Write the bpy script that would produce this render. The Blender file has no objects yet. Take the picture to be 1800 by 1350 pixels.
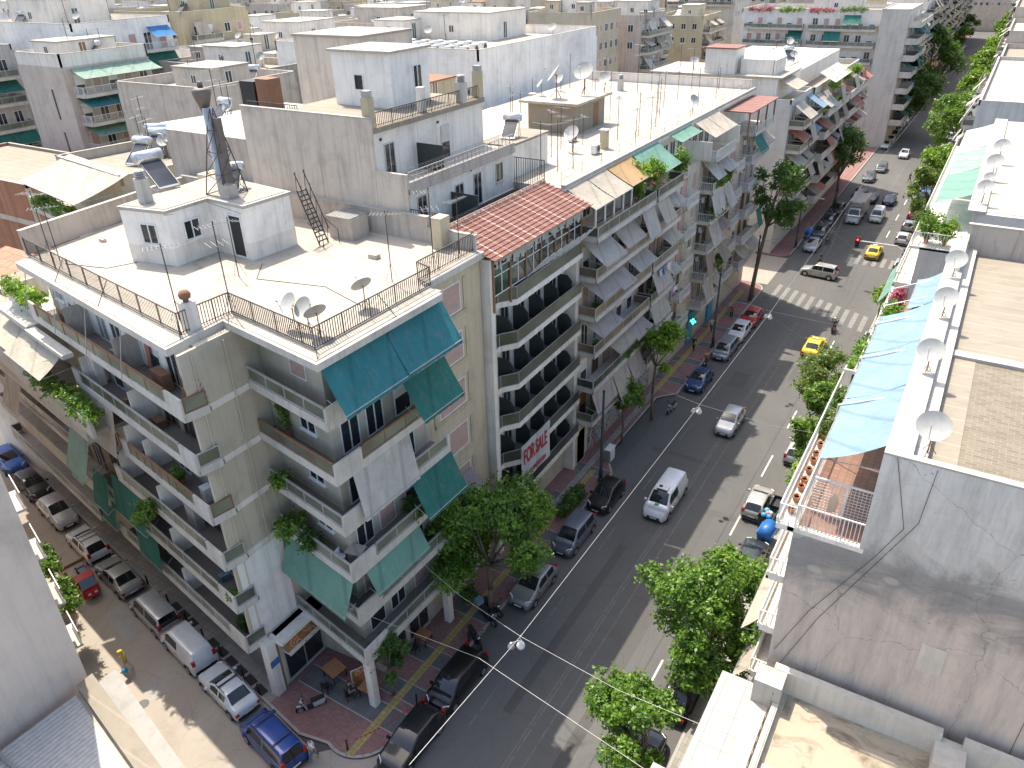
import bpy, math, random
import numpy as np
from mathutils import Vector, Matrix
R_ = math.radians
rnd = random.Random(7)
sc = bpy.context.scene
# ---------------------------------------------------------------- camera
cam_d = bpy.data.cameras.new("camera"); cam = bpy.data.objects.new("camera", cam_d)
sc.collection.objects.link(cam); sc.camera = cam
cam_d.sensor_fit = 'HORIZONTAL'; cam_d.sensor_width = 36.0; cam_d.lens = 36.0 * 1355.802 / 1800.0
cam_d.clip_start = 0.5; cam_d.clip_end = 3000.0
cam.matrix_world = Matrix(((0.855119, -0.236864, 0.461159, 0.0), (0.517898, 0.430673, -0.739123, 0.0), (-0.023537, 0.870871, 0.490948, 37.4), (0.0, 0.0, 0.0, 1.0)))
# ---------------------------------------------------------------- world, sun, exposure
SUN = Vector((-0.46, 0.235, 1.0)).normalized()
elev = math.asin(SUN.z); azim = math.atan2(SUN.x, SUN.y)
w = bpy.data.worlds.new("World"); sc.world = w; w.use_nodes = True
nt = w.node_tree; sky = nt.nodes.new('ShaderNodeTexSky'); sky.sky_type = 'NISHITA'; sky.sun_disc = False
sky.sun_elevation = elev; sky.sun_rotation = azim; sky.air_density = 1.0; sky.dust_density = 3.0; sky.altitude = 100
bg = nt.nodes['Background']; bg.inputs[1].default_value = 0.15
nt.links.new(sky.outputs[0], bg.inputs[0])
sl = bpy.data.lights.new("sun", 'SUN'); sl.energy = 3.0; sl.angle = R_(0.5); sl.color = (1.0, 0.94, 0.86)
so = bpy.data.objects.new("sun", sl); sc.collection.objects.link(so)
so.rotation_euler = SUN.to_track_quat('Z', 'Y').to_euler(); so.location = (0, 0, 90)
sc.view_settings.view_transform = 'Standard'; sc.view_settings.look = 'None'
sc.view_settings.exposure = 1.25; sc.view_settings.gamma = 1.0
sc.view_settings.use_white_balance = True; sc.view_settings.white_balance_temperature = 6950; sc.view_settings.white_balance_tint = 8
sc.cycles.max_bounces = 7; sc.cycles.diffuse_bounces = 5; sc.cycles.glossy_bounces = 3
sc.cycles.transparent_max_bounces = 8; sc.cycles.use_denoising = True

# ---------------------------------------------------------------- materials
def _m(name):
    m = bpy.data.materials.new(name); m.use_nodes = True
    return m, m.node_tree, m.node_tree.nodes['Principled BSDF']
def _ramp(nt, fac, stops):
    r = nt.nodes.new('ShaderNodeValToRGB'); e = r.color_ramp.elements
    e[0].position = stops[0][0]; e[0].color = (*stops[0][1], 1)
    e[1].position = stops[-1][0]; e[1].color = (*stops[-1][1], 1)
    for p, c in stops[1:-1]:
        k = e.new(p); k.color = (*c, 1)
    nt.links.new(fac, r.inputs[0]); return r.outputs[0]
def _noise(nt, scale, detail=4, rough=.6, vec=None, dist=0.0):
    n = nt.nodes.new('ShaderNodeTexNoise'); n.inputs['Scale'].default_value = scale
    n.inputs['Detail'].default_value = detail; n.inputs['Roughness'].default_value = rough
    n.inputs['Distortion'].default_value = dist
    if vec is not None: nt.links.new(vec, n.inputs['Vector'])
    return n.outputs[0]
def _co(nt, sx=1, sy=1, sz=1, rot=0.0, kind=3):
    c = nt.nodes.new('ShaderNodeTexCoord'); m = nt.nodes.new('ShaderNodeMapping')
    m.inputs['Scale'].default_value = (sx, sy, sz); m.inputs['Rotation'].default_value = (0, 0, rot)
    nt.links.new(c.outputs[kind], m.inputs[0]); return m.outputs[0]
def _mix(nt, fac, a, b, mode='MIX'):
    m = nt.nodes.new('ShaderNodeMix'); m.data_type = 'RGBA'; m.blend_type = mode
    for v, s in ((fac, m.inputs[0]), (a, m.inputs[6]), (b, m.inputs[7])):
        if isinstance(v, (int, float)): s.default_value = v
        elif isinstance(v, tuple): s.default_value = (*v, 1)
        else: nt.links.new(v, s)
    return m.outputs[2]
def _bump(nt, b, h, st=.3, d=.02):
    n = nt.nodes.new('ShaderNodeBump'); n.inputs['Strength'].default_value = st; n.inputs['Distance'].default_value = d
    nt.links.new(h, n.inputs['Height']); nt.links.new(n.outputs[0], b.inputs['Normal'])
def sc3(c, k): return tuple(min(1, v * k) for v in c)
def plain(name, c, rough=.6, metal=0.0, var=.12, scale=3.0):
    m, nt, b = _m(name)
    n = _noise(nt, scale, 3, .6, _co(nt))
    col = _ramp(nt, n, [(.3, sc3(c, 1 - var)), (.7, sc3(c, 1 + var))])
    nt.links.new(col, b.inputs[0]); b.inputs['Roughness'].default_value = rough; b.inputs['Metallic'].default_value = metal
    return m
def plaster(name, c, stain=.35, dirt=(.16, .14, .12), rough=.85, sc_=.35):
    """painted render: broad mottling, vertical run-off streaks, patches of grime, fine grain"""
    m, nt, b = _m(name)
    big = _noise(nt, sc_, 5, .65, _co(nt), .4)
    base = _ramp(nt, big, [(.28, sc3(c, .76)), (.5, c), (.75, sc3(c, 1.07))])
    st = _noise(nt, 1.0, 5, .7, _co(nt, 2.6, 2.6, .16))
    stf = _ramp(nt, st, [(.48, (0, 0, 0)), (.78, (1, 1, 1))])
    pa = _noise(nt, .8, 6, .75, _co(nt), .6)
    paf = _ramp(nt, pa, [(.56, (0, 0, 0)), (.72, (1, 1, 1))])
    f1 = _mix(nt, stain, (0, 0, 0), stf); f2 = _mix(nt, stain * .7, (0, 0, 0), paf)
    col = _mix(nt, f1, base, dirt); col = _mix(nt, f2, col, sc3(dirt, 1.6))
    nt.links.new(col, b.inputs[0]); b.inputs['Roughness'].default_value = rough
    _bump(nt, b, _noise(nt, 22, 4, .6, _co(nt)), .35, .02)
    return m
def roofing(name, c, stain=.4, seam=.0, rough=.8, dirt=(.2, .17, .13), rot=0.0):
    """flat roof coating with puddle stains, optional strip seams"""
    m, nt, b = _m(name)
    big = _noise(nt, .28, 7, .7, _co(nt), .8)
    base = _ramp(nt, big, [(.3, sc3(c, .9)), (.55, c), (.8, sc3(c, 1.06))])
    pa = _noise(nt, .5, 8, .72, _co(nt, 1, 1.6, 1), 1.2)
    paf = _ramp(nt, pa, [(.5, (0, 0, 0)), (.66, (1, 1, 1))])
    col = _mix(nt, _mix(nt, stain, (0, 0, 0), paf), base, dirt)
    if seam:
        wv = nt.nodes.new('ShaderNodeTexWave'); wv.inputs['Scale'].default_value = .31; wv.inputs['Distortion'].default_value = .6
        wv.bands_direction = 'Y'; nt.links.new(_co(nt, 1, 1, 1, rot), wv.inputs[0])
        s = _ramp(nt, wv.outputs[0], [(.0, (1, 1, 1)), (.06, (0, 0, 0))])
        col = _mix(nt, _mix(nt, seam, (0, 0, 0), s), col, sc3(dirt, 2.2))
    nt.links.new(col, b.inputs[0]); b.inputs['Roughness'].default_value = rough
    _bump(nt, b, _noise(nt, 9, 4, .6, _co(nt)), .25, .02)
    return m
def fabric(name, c, stripe=.0, rough=.8):
    m, nt, b = _m(name)
    n = _noise(nt, .9, 4, .6, _co(nt), .5)
    col = _ramp(nt, n, [(.25, sc3(c, .82)), (.75, sc3(c, 1.12))])
    if stripe:
        wv = nt.nodes.new('ShaderNodeTexWave'); wv.inputs['Scale'].default_value = 2.2; wv.bands_direction = 'DIAGONAL'
        nt.links.new(_co(nt, 1, 1, 0), wv.inputs[0])
        col = _mix(nt, _mix(nt, stripe, (0, 0, 0), wv.outputs[0]), col, sc3(c, .55))
    nt.links.new(col, b.inputs[0]); b.inputs['Roughness'].default_value = rough
    _bump(nt, b, _noise(nt, 1.6, 4, .6, _co(nt, 2.2, 2.2, .5), .8), .9, .08)
    wv = nt.nodes.new('ShaderNodeTexWave'); wv.inputs['Scale'].default_value = .24; wv.inputs['Distortion'].default_value = .15; wv.bands_direction = 'DIAGONAL'; nt.links.new(_co(nt, 1, 1, 0), wv.inputs[0])
    col = _mix(nt, _ramp(nt, wv.outputs[0], [(.0, (.5, .5, .5)), (.05, (0, 0, 0))]), col, sc3(c, .55)); st = _noise(nt, 1, 4, .7, _co(nt, 3, 3, .35)); col = _mix(nt, _ramp(nt, st, [(.5, (0, 0, 0)), (.75, (.35, .35, .35))]), col, sc3((.3, .28, .25), .8)); nt.links.new(col, b.inputs[0])
    # cloth lets some sunlight through
    tr = nt.nodes.new('ShaderNodeBsdfTranslucent'); nt.links.new(col, tr.inputs[0])
    ms = nt.nodes.new('ShaderNodeMixShader'); ms.inputs[0].default_value = .22
    nt.links.new(b.outputs[0], ms.inputs[1]); nt.links.new(tr.outputs[0], ms.inputs[2])
    nt.links.new(ms.outputs[0], nt.nodes['Material Output'].inputs[0])
    return m
def glassy(name, c=(.02, .026, .03), rough=.06):
    m, nt, b = _m(name)
    n = _noise(nt, .35, 3, .5, _co(nt)); col = _ramp(nt, n, [(.35, sc3(c, .6)), (.65, sc3(c, 1.9))])
    nt.links.new(col, b.inputs[0]); b.inputs['Roughness'].default_value = rough; b.inputs['Specular IOR Level'].default_value = .7
    return m
def paint(name, c, rough=.28, coat=.6, metal=.0):
    m, nt, b = _m(name)
    n = _noise(nt, 1.7, 4, .6, _co(nt)); col = _ramp(nt, n, [(.3, sc3(c, .86)), (.7, sc3(c, 1.04))])
    nt.links.new(col, b.inputs[0]); b.inputs['Roughness'].default_value = rough; b.inputs['Metallic'].default_value = metal
    b.inputs['Coat Weight'].default_value = coat; b.inputs['Coat Roughness'].default_value = .08
    return m
def leafy(name, c1, c2, c3):
    m, nt, b = _m(name)
    g = nt.nodes.new('ShaderNodeNewGeometry')
    oi = nt.nodes.new('ShaderNodeObjectInfo'); av = nt.nodes.new('ShaderNodeVectorMath'); cv = nt.nodes.new('ShaderNodeTexCoord'); nt.links.new(cv.outputs[3], av.inputs[0]); nt.links.new(oi.outputs['Location'], av.inputs[1])
    nz = _noise(nt, .75, 3, .6, av.outputs[0]); ml = nt.nodes.new('ShaderNodeMath'); ml.operation = 'MULTIPLY_ADD'; ml.inputs[1].default_value = 1.5; ml.inputs[2].default_value = -.45; nt.links.new(nz, ml.inputs[0])
    ad = nt.nodes.new('ShaderNodeMath'); ad.operation = 'MULTIPLY_ADD'; ad.inputs[1].default_value = .55; nt.links.new(g.outputs['Random Per Island'], ad.inputs[0]); nt.links.new(ml.outputs[0], ad.inputs[2])
    col = _ramp(nt, ad.outputs[0], [(.1, sc3(c1, .8)), (.5, c2), (1., sc3(c3, 1.15))])
    nt.links.new(col, b.inputs[0]); b.inputs['Roughness'].default_value = .45
    tr = nt.nodes.new('ShaderNodeBsdfTranslucent'); nt.links.new(_mix(nt, .5, col, (.25, .42, .03)), tr.inputs[0])
    ms = nt.nodes.new('ShaderNodeMixShader'); ms.inputs[0].default_value = .38
    nt.links.new(b.outputs[0], ms.inputs[1]); nt.links.new(tr.outputs[0], ms.inputs[2])
    nt.links.new(ms.outputs[0], nt.nodes['Material Output'].inputs[0])
    return m
def tiled(name, c, mortar, sx, sy, kind='brick', rough=.8, var=.25, msize=.03):
    m, nt, b = _m(name)
    t = nt.nodes.new('ShaderNodeTexBrick'); t.inputs['Scale'].default_value = 1
    t.inputs['Brick Width'].default_value = sx; t.inputs['Row Height'].default_value = sy
    t.inputs['Mortar Size'].default_value = msize; t.offset = .5 if kind == 'brick' else 0
    t.inputs['Color1'].default_value = (*sc3(c, 1 - var), 1); t.inputs['Color2'].default_value = (*sc3(c, 1 + var), 1)
    t.inputs['Mortar'].default_value = (*mortar, 1); nt.links.new(_co(nt), t.inputs[0])
    n = _noise(nt, .7, 6, .7, _co(nt), .6); f = _ramp(nt, n, [(.4, (0, 0, 0)), (.75, (.55, .55, .55))])
    col = _mix(nt, f, t.outputs[0], sc3(c, .6)); nt.links.new(col, b.inputs[0]); b.inputs['Roughness'].default_value = rough
    return m
M = {}
M['white'] = plaster('white_plaster', (.76, .71, .645), .4)
M['white_blue'] = plaster('cool_white_paint', (.84, .81, .77), .34)
M['concrete_white'] = plaster('pale_concrete', (.55, .52, .47), .42)
M['greybeige'] = plaster('grey_beige_render', (.53, .475, .375), .4)
M['tan'] = plaster('tan_render', (.56, .47, .34), .35)
M['cream'] = plaster('cream_render', (.52, .47, .38), .4)
M['yellow'] = plaster('yellow_render', (.50, .43, .29), .4)
M['pinkish'] = plaster('pink_grey_render', (.55, .475, .42), .5)
M['beige_blank'] = plaster('beige_party_wall', (.80, .68, .59), .3, (.36, .31, .27))
M['dirty'] = plaster('stained_grey_render', (.47, .42, .37), .75, (.16, .14, .125))
M['mauve'] = plaster('mauve_grey_render', (.56, .50, .43), .7, (.22, .19, .165), sc_=.7)
M['graywall'] = plaster('blue_grey_wall', (.54, .53, .51), .5, (.26, .25, .24))
M['facade_c'] = plaster('aged_facade', (.60, .51, .42), .45)
M['brickred'] = tiled('red_brick', (.36, .16, .085), (.30, .25, .2), .25, .08, var=.2, msize=.012)
M['hall'] = glassy('dark_interior', (.012, .013, .014), .5)
M['roof_white'] = roofing('white_roof_coating', (.42, .375, .315), .5, .7, rot=R_(80))
M['roof_cream'] = roofing('cream_roof_coating', (.27, .235, .185), .65, .3)
M['terrace_tiles'] = tiled('terracotta_tiles', (.25, .13, .09), (.16, .11, .09), .3, .3, 'grid', var=.15); M['balcony_floor'] = roofing('terrazzo_floor', (.21, .19, .17), .4); M['roof_grey'] = roofing('grey_roof_screed', (.33, .30, .265), .5)
M['roof_stain'] = roofing('stained_roof_screed', (.38, .32, .24), .85, dirt=(.13, .10, .07))
M['roof_paver'] = tiled('roof_pavers', (.185, .155, .115), (.27, .235, .18), .42, .2, 'brick', var=.16, msize=.012)
M['coping'] = plaster('white_coping', (.42, .40, .36), .4)
M['tin'] = plain('corrugated_tin', (.45, .45, .44), .55, .15)
M['glass'] = glassy('window_glass'); M['glass_blue'] = glassy('bluish_glass', (.03, .05, .07))
M['carglass'] = glassy('car_glass', (.012, .016, .018), .03)
M['greenglass'] = glassy('wired_green_glass', (.095, .105, .075), .3)
M['darkpanel'] = glassy('dark_parapet_panel', (.055, .065, .05), .3)
M['brownpanel'] = glassy('brown_parapet_panel', (.12, .09, .06), .35)
M['divider'] = plain('dark_green_divider', (.035, .045, .042), .5)
M['frame'] = plain('white_window_frame', (.7, .7, .68), .5); M['alu'] = plain('aluminium', (.5, .51, .52), .4, .5)
M['flue'] = plain('sooty_metal', (.16, .14, .125), .6, .3); M['rail_dark'] = plain('rusty_dark_iron', (.07, .055, .05), .7); M['rail_white'] = plain('white_railing', (.66, .66, .64), .5)
M['rust'] = plain('rust', (.24, .12, .07), .8); M['wood'] = plain('brown_wood', (.24, .13, .07), .6)
M['shutter'] = plain('pink_roller_shutter', (.50, .33, .29), .7); M['shut_brown'] = plain('brown_roller_shutter', (.30, .19, .12), .7)
M['shut_grey'] = plain('grey_roller_shutter', (.42, .42, .40), .7); M['shut_green'] = plain('green_door', (.05, .12, .10), .6)
M['shut_blue'] = plain('blue_door', (.05, .20, .32), .6)
for k, c in dict(teal=(.025, .20, .225), green=(.02, .17, .14), greenlight=(.17, .35, .275), greengrey=(.27, .40, .33), beige=(.50, .445, .37), cream_f=(.52, .47, .38),
                 white_f=(.58, .56, .52), grey_f=(.50, .465, .42), taupe=(.34, .29, .235), orange=(.50, .32, .16), skyblue=(.23, .36, .50), blue_f=(.04, .22, .5), pink=(.5, .38, .38), redbrown=(.45, .17, .12), lilac=(.46, .405, .38)).items():
    M[k] = fabric(k + '_awning_cloth', c)
M['stripes'] = fabric('striped_cloth', (.42, .35, .36), .5)
M['asphalt'] = None; M['tyre'] = plain('tyre_rubber', (.018, .018, .018), .85); M['rim'] = plain('wheel_rim', (.45, .46, .47), .35, .7)
M['black'] = plain('black_plastic', (.02, .02, .022), .5); M['lamp_red'] = plain('tail_lamp_lens', (.35, .015, .012), .2)
M['lamp_clear'] = plain('headlamp_lens', (.65, .67, .68), .15); M['chrome'] = plain('chrome', (.7, .7, .7), .15, 1.0)
M['terracotta'] = plain('terracotta', (.40, .17, .09), .8); M['water'] = plain('steel_tank', (.62, .64, .66), .3, .6)
M['panel'] = glassy('solar_panel', (.035, .04, .05), .12); M['dish'] = plain('grey_white_dish', (.36, .36, .345), .6)
M['bark'] = plain('bark', (.14, .11, .08), .9); M['soil'] = plain('soil', (.08, .055, .04), .95)
M['leaf'] = leafy('tree_leaves', (.04, .095, .015), (.085, .18, .026), (.19, .32, .04))
M['leaf_dark'] = leafy('dark_leaves', (.022, .062, .014), (.045, .11, .022), (.09, .18, .03))
M['leaf_fresh'] = leafy('fresh_leaves', (.075, .165, .02), (.15, .28, .03), (.28, .42, .05))
M['leaf_olive'] = leafy('olive_leaves', (.07, .115, .03), (.12, .18, .045), (.2, .27, .07))
M['bloom'] = leafy('pink_blossom', (.5, .06, .18), (.6, .12, .25), (.35, .04, .14))
M['skin'] = plain('skin', (.42, .25, .17), .6); M['hair'] = plain('dark_hair', (.03, .02, .015), .7)
M['pole'] = plain('dark_green_pole', (.03, .05, .045), .5); M['galv'] = plain('galvanised_steel', (.4, .4, .4), .45, .6)
M['line'] = plain('road_paint', (.52, .51, .48), .8, 0, .25, 4); M['zebra'] = plain('worn_zebra_paint', (.20, .195, .185), .85, 0, .4, 5); M['line_faint'] = plain('worn_road_paint', (.135, .135, .13), .85, 0, .3, 3)
def asphalt(name, c):
    m, nt, b = _m(name)
    n1 = _noise(nt, .12, 6, .65, _co(nt, 1, .35, 1), .5); n2 = _noise(nt, 30, 3, .6, _co(nt))
    n3 = _noise(nt, .55, 7, .75, _co(nt), 1.0)
    col = _ramp(nt, n1, [(.3, sc3(c, .78)), (.7, sc3(c, 1.25))])
    col = _mix(nt, _ramp(nt, n3, [(.52, (0, 0, 0)), (.7, (.5, .5, .5))]), col, sc3(c, .6))
    col = _mix(nt, _ramp(nt, n2, [(.3, (.0, .0, .0)), (.8, (.4, .4, .4))]), col, sc3(c, 1.7))
    v = nt.nodes.new('ShaderNodeTexVoronoi'); v.feature = 'DISTANCE_TO_EDGE'; v.inputs['Scale'].default_value = .16
    vm = _co(nt, 1, .6, 1); nz = nt.nodes.new('ShaderNodeTexNoise'); nz.inputs['Scale'].default_value = .8; nt.links.new(vm, nz.inputs[0])
    add = nt.nodes.new('ShaderNodeVectorMath'); nt.links.new(vm, add.inputs[0]); nt.links.new(nz.outputs[1], add.inputs[1]); nt.links.new(add.outputs[0], v.inputs[0])
    col = _mix(nt, _ramp(nt, v.outputs[0], [(.0, (.3, .3, .3)), (.004, (0, 0, 0))]), col, sc3(c, .35))
    nt.links.new(col, b.inputs[0]); b.inputs['Roughness'].default_value = .85
    _bump(nt, b, n2, .4, .01); return m
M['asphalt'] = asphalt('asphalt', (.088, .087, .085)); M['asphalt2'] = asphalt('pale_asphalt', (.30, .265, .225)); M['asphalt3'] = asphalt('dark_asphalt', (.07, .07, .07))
M['kerb'] = plaster('kerb_concrete', (.34, .33, .31), .3)
M['pav_red'] = tiled('red_pavers', (.26, .135, .125), (.18, .11, .10), .2, .1, var=.18, msize=.008)
M['pav_grey'] = tiled('dark_grey_pavers', (.12, .12, .12), (.08, .08, .08), .4, .4, 'grid', var=.15, msize=.01)
M['pav_pale'] = tiled('pale_pavers', (.30, .285, .26), (.18, .17, .16), .5, .5, 'grid', var=.12, msize=.015)
M['pav_yellow'] = tiled('yellow_tactile_pavers', (.38, .28, .10), (.2, .16, .08), .3, .3, 'grid', var=.12, msize=.02)
M['ledge'] = tiled('ledge_slabs', (.40, .395, .36), (.22, .21, .2), .9, .9, 'grid', var=.06, msize=.02)
M['roof_tile'] = tiled('red_roof_tiles', (.42, .155, .10), (.14, .07, .06), .35, .25, var=.3, msize=.03)

# ---------------------------------------------------------------- mesh builder
COL = sc.collection
class MB:
    def __init__(s, T=None):
        s.v = []; s.f = []; s.mi = []; s.T = T
    def _t(s, p):
        if s.T is None: return p
        ox, oy, a = s.T; c, d = math.cos(a), math.sin(a)
        return (ox + c * p[0] - d * p[1], oy + d * p[0] + c * p[1], p[2])
    def add(s, vs, fs, m=0):
        k = len(s.v); s.v += [s._t(p) for p in vs]
        s.f += [tuple(i + k for i in f) for f in fs]; s.mi += [m] * len(fs); return s
    def box(s, x0, x1, y0, y1, z0, z1, m=0):
        return s.add([(x0, y0, z0), (x1, y0, z0), (x1, y1, z0), (x0, y1, z0), (x0, y0, z1), (x1, y0, z1), (x1, y1, z1), (x0, y1, z1)],
                     [(0, 3, 2, 1), (4, 5, 6, 7), (0, 1, 5, 4), (1, 2, 6, 5), (2, 3, 7, 6), (3, 0, 4, 7)], m)
    def prism(s, poly, z0, z1, m=0, mt=None):
        n = len(poly)
        a = sum(poly[i][0] * poly[(i + 1) % n][1] - poly[(i + 1) % n][0] * poly[i][1] for i in range(n))
        if a < 0: poly = poly[::-1]
        s.add([(x, y, z0) for x, y in poly] + [(x, y, z1) for x, y in poly], [tuple(range(n - 1, -1, -1))] + [(i, (i + 1) % n, n + (i + 1) % n, n + i) for i in range(n)], m)
        s.f.append(tuple(len(s.v) - n + i for i in range(n))); s.mi.append(m if mt is None else mt); return s
    def slab(s, q, t=.03, m=0):
        """a quad given by four points, with thickness t along its normal"""
        a, b, c, d = [Vector(p) for p in q]; n = (b - a).cross(d - a).normalized() * t
        return s.add([tuple(p) for p in (a, b, c, d)] + [tuple(p - n) for p in (a, b, c, d)],
                     [(0, 1, 2, 3), (7, 6, 5, 4), (0, 4, 5, 1), (1, 5, 6, 2), (2, 6, 7, 3), (3, 7, 4, 0)], m)
    def tube(s, p, q, r, n=6, m=0, r2=None):
        p, q = Vector(p), Vector(q); d = q - p
        if d.length < 1e-6: return s
        a = d.orthogonal().normalized(); b = d.cross(a).normalized(); r2 = r if r2 is None else r2
        vs = [tuple(p + (a * math.cos(t) + b * math.sin(t)) * r) for t in [6.28318 * i / n for i in range(n)]]
        vs += [tuple(q + (a * math.cos(t) + b * math.sin(t)) * r2) for t in [6.28318 * i / n for i in range(n)]]
        return s.add(vs, [(i, (i + 1) % n, n + (i + 1) % n, n + i) for i in range(n)] + [tuple(range(n - 1, -1, -1)), tuple(range(n, 2 * n))], m)
    def path(s, ps, r, n=6, m=0):
        for a, b in zip(ps, ps[1:]): s.tube(a, b, r, n, m)
        return s
    def bar(s, p, q, w=.03, m=0):
        return s.tube(p, q, w * .7, 4, m)
    def lathe(s, c, prof, n=16, m=0):
        """profile of (radius, z) turned about the vertical through c"""
        k = len(prof); vs = []
        for r, z in prof:
            vs += [(c[0] + r * math.cos(6.28318 * i / n), c[1] + r * math.sin(6.28318 * i / n), c[2] + z) for i in range(n)]
        fs = [(j * n + i, j * n + (i + 1) % n, (j + 1) * n + (i + 1) % n, (j + 1) * n + i) for j in range(k - 1) for i in range(n)]
        return s.add(vs, fs + [tuple(range(n - 1, -1, -1)), tuple((k - 1) * n + i for i in range(n))], m)
    def mesh(s, name, off=(0, 0, 0), smooth=False, mats=()):
        me = bpy.data.meshes.new(name)
        me.from_pydata([(x - off[0], y - off[1], z - off[2]) for x, y, z in s.v], [], s.f)
        for m in mats: me.materials.append(m)
        if len(mats) > 1: me.polygons.foreach_set('material_index', s.mi)
        if smooth: me.polygons.foreach_set('use_smooth', [True] * len(s.f))
        me.update(); return me
    def build(s, name, mats, parent=None, smooth=False, **kw):
        if not isinstance(mats, (list, tuple)): mats = [mats]
        mats = [M[m] if isinstance(m, str) else m for m in mats]
        if parent is None and s.v:
            off = kw.pop('at', None) or (sum(v[0] for v in s.v) / len(s.v), sum(v[1] for v in s.v) / len(s.v), min(v[2] for v in s.v))
            o = bpy.data.objects.new(name, s.mesh(name, off, smooth, mats)); o.location = off
        else:
            off = wl(parent) if parent else (0, 0, 0)
            o = bpy.data.objects.new(name, s.mesh(name, off, smooth, mats)); o.parent = parent
        COL.objects.link(o); tag(o, **kw); return o
def wl(o):
    x, y, z = 0, 0, 0
    while o is not None:
        x += o.location.x; y += o.location.y; z += o.location.z; o = o.parent
    return (x, y, z)
def tag(o, label=None, cat=None, group=None, kind=None):
    if label: o['label'] = label
    if cat: o['category'] = cat
    if group: o['group'] = group
    if kind: o['kind'] = kind
    return o
def root(name, loc, label, cat, group=None, rz=0.0):
    o = bpy.data.objects.new(name, None); o.location = loc; o.rotation_euler = (0, 0, rz); o.empty_display_size = .3
    COL.objects.link(o); return tag(o, label, cat, group)
def kids(o): return [c for c in COL.objects if c.parent == o]
KID = {}
def proto_done(o):
    """remember the tree under a prototype so copies need no search"""
    KID[o.name] = [(c, kids(c)) for c in kids(o)]; return o
def dup(o, loc, rz=0.0, label=None, group=None, scale=None, cat=None, mat=None):
    r = o.copy(); COL.objects.link(r); r.location = loc; r.rotation_euler = (0, 0, rz)
    if scale: r.scale = scale if isinstance(scale, tuple) else (scale,) * 3
    tag(r, label, cat, group)
    for c, gs in KID.get(o.name, ()):
        d = c.copy(); COL.objects.link(d); d.parent = r
        for g in gs:
            e = g.copy(); COL.objects.link(e); e.parent = d
    return r
def hide_proto(o):
    """a prototype that was only a source is removed, its copies stay"""
    for c, gs in KID.get(o.name, ()):
        for g in gs: bpy.data.objects.remove(g)
        bpy.data.objects.remove(c)
    bpy.data.objects.remove(o)
def inst(name, me, parent, x, y, z, rz=0.0, scale=None, kind=None):
    o = bpy.data.objects.new(name, me); COL.objects.link(o); o.parent = parent
    p = wl(parent) if parent else (0, 0, 0)
    o.location = (x - p[0], y - p[1], z - p[2]); o.rotation_euler = (0, 0, rz)
    if scale: o.scale = scale
    return o
def loc(T, x, y):
    c, d = math.cos(T[2]), math.sin(T[2]); return (T[0] + c * x - d * y, T[1] + d * x + c * y)
# ---------------------------------------------------------------- facade kit (local frame: x along the wall, -y outwards)
_wc = {}
def win(par, T, x, z, w=1.2, h=1.3, kind='win', glass='glass', frame='frame', far=False, name=None):
    key = (w, h, kind, glass, frame, far)
    if key not in _wc:
        f = .07; F = MB(); F.box(-w / 2, w / 2, -.05, .02, 0, f); F.box(-w / 2, w / 2, -.05, .02, h - f, h)
        F.box(-w / 2, -w / 2 + f, -.05, .02, f, h - f); F.box(w / 2 - f, w / 2, -.05, .02, f, h - f)
        if kind in ('win', 'door'): F.box(-f / 2, f / 2, -.055, .02, f, h - f)
        if kind in ('win',) and not far: F.box(-w / 2 - .06, w / 2 + .06, -.13, .0, -.07, -.002)
        if kind == 'half': F.box(-w / 2 + f, w / 2 - f, -.06, .02, h * .5, h - f)
        P = MB()
        g = {'shut': 'shutter'}.get(kind, glass)
        if kind in ('shut', 'slats'):
            k = int(h / .11)
            for i in range(k):
                P.box(-w / 2 + f, w / 2 - f, -.045, -.012, f + i * (h - 2 * f) / k, f + (i + .86) * (h - 2 * f) / k)
        P.box(-w / 2 + f, w / 2 - f, -.02, .01, f, h - f)
        if far:
            k = len(F.v); F.v += P.v; F.f += [tuple(i + k for i in q) for q in P.f]; F.mi += [1] * len(P.f)
            _wc[key] = (F.mesh('window', mats=[M[frame], M[g]]), None)
        else: _wc[key] = (F.mesh('window', mats=[M[frame]]), P.mesh('pane', mats=[M[g if kind != 'slats' else glass]]))
    me, pa = _wc[key]; X, Y = loc(T, x, 0)
    o = inst(name or ('balcony_door' if h > 1.9 else 'window'), me, par, X, Y, z, T[2])
    if pa is not None:
        p = bpy.data.objects.new('shutter' if kind in ('shut', 'slats') else 'pane', pa); COL.objects.link(p); p.parent = o
    return o
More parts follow.
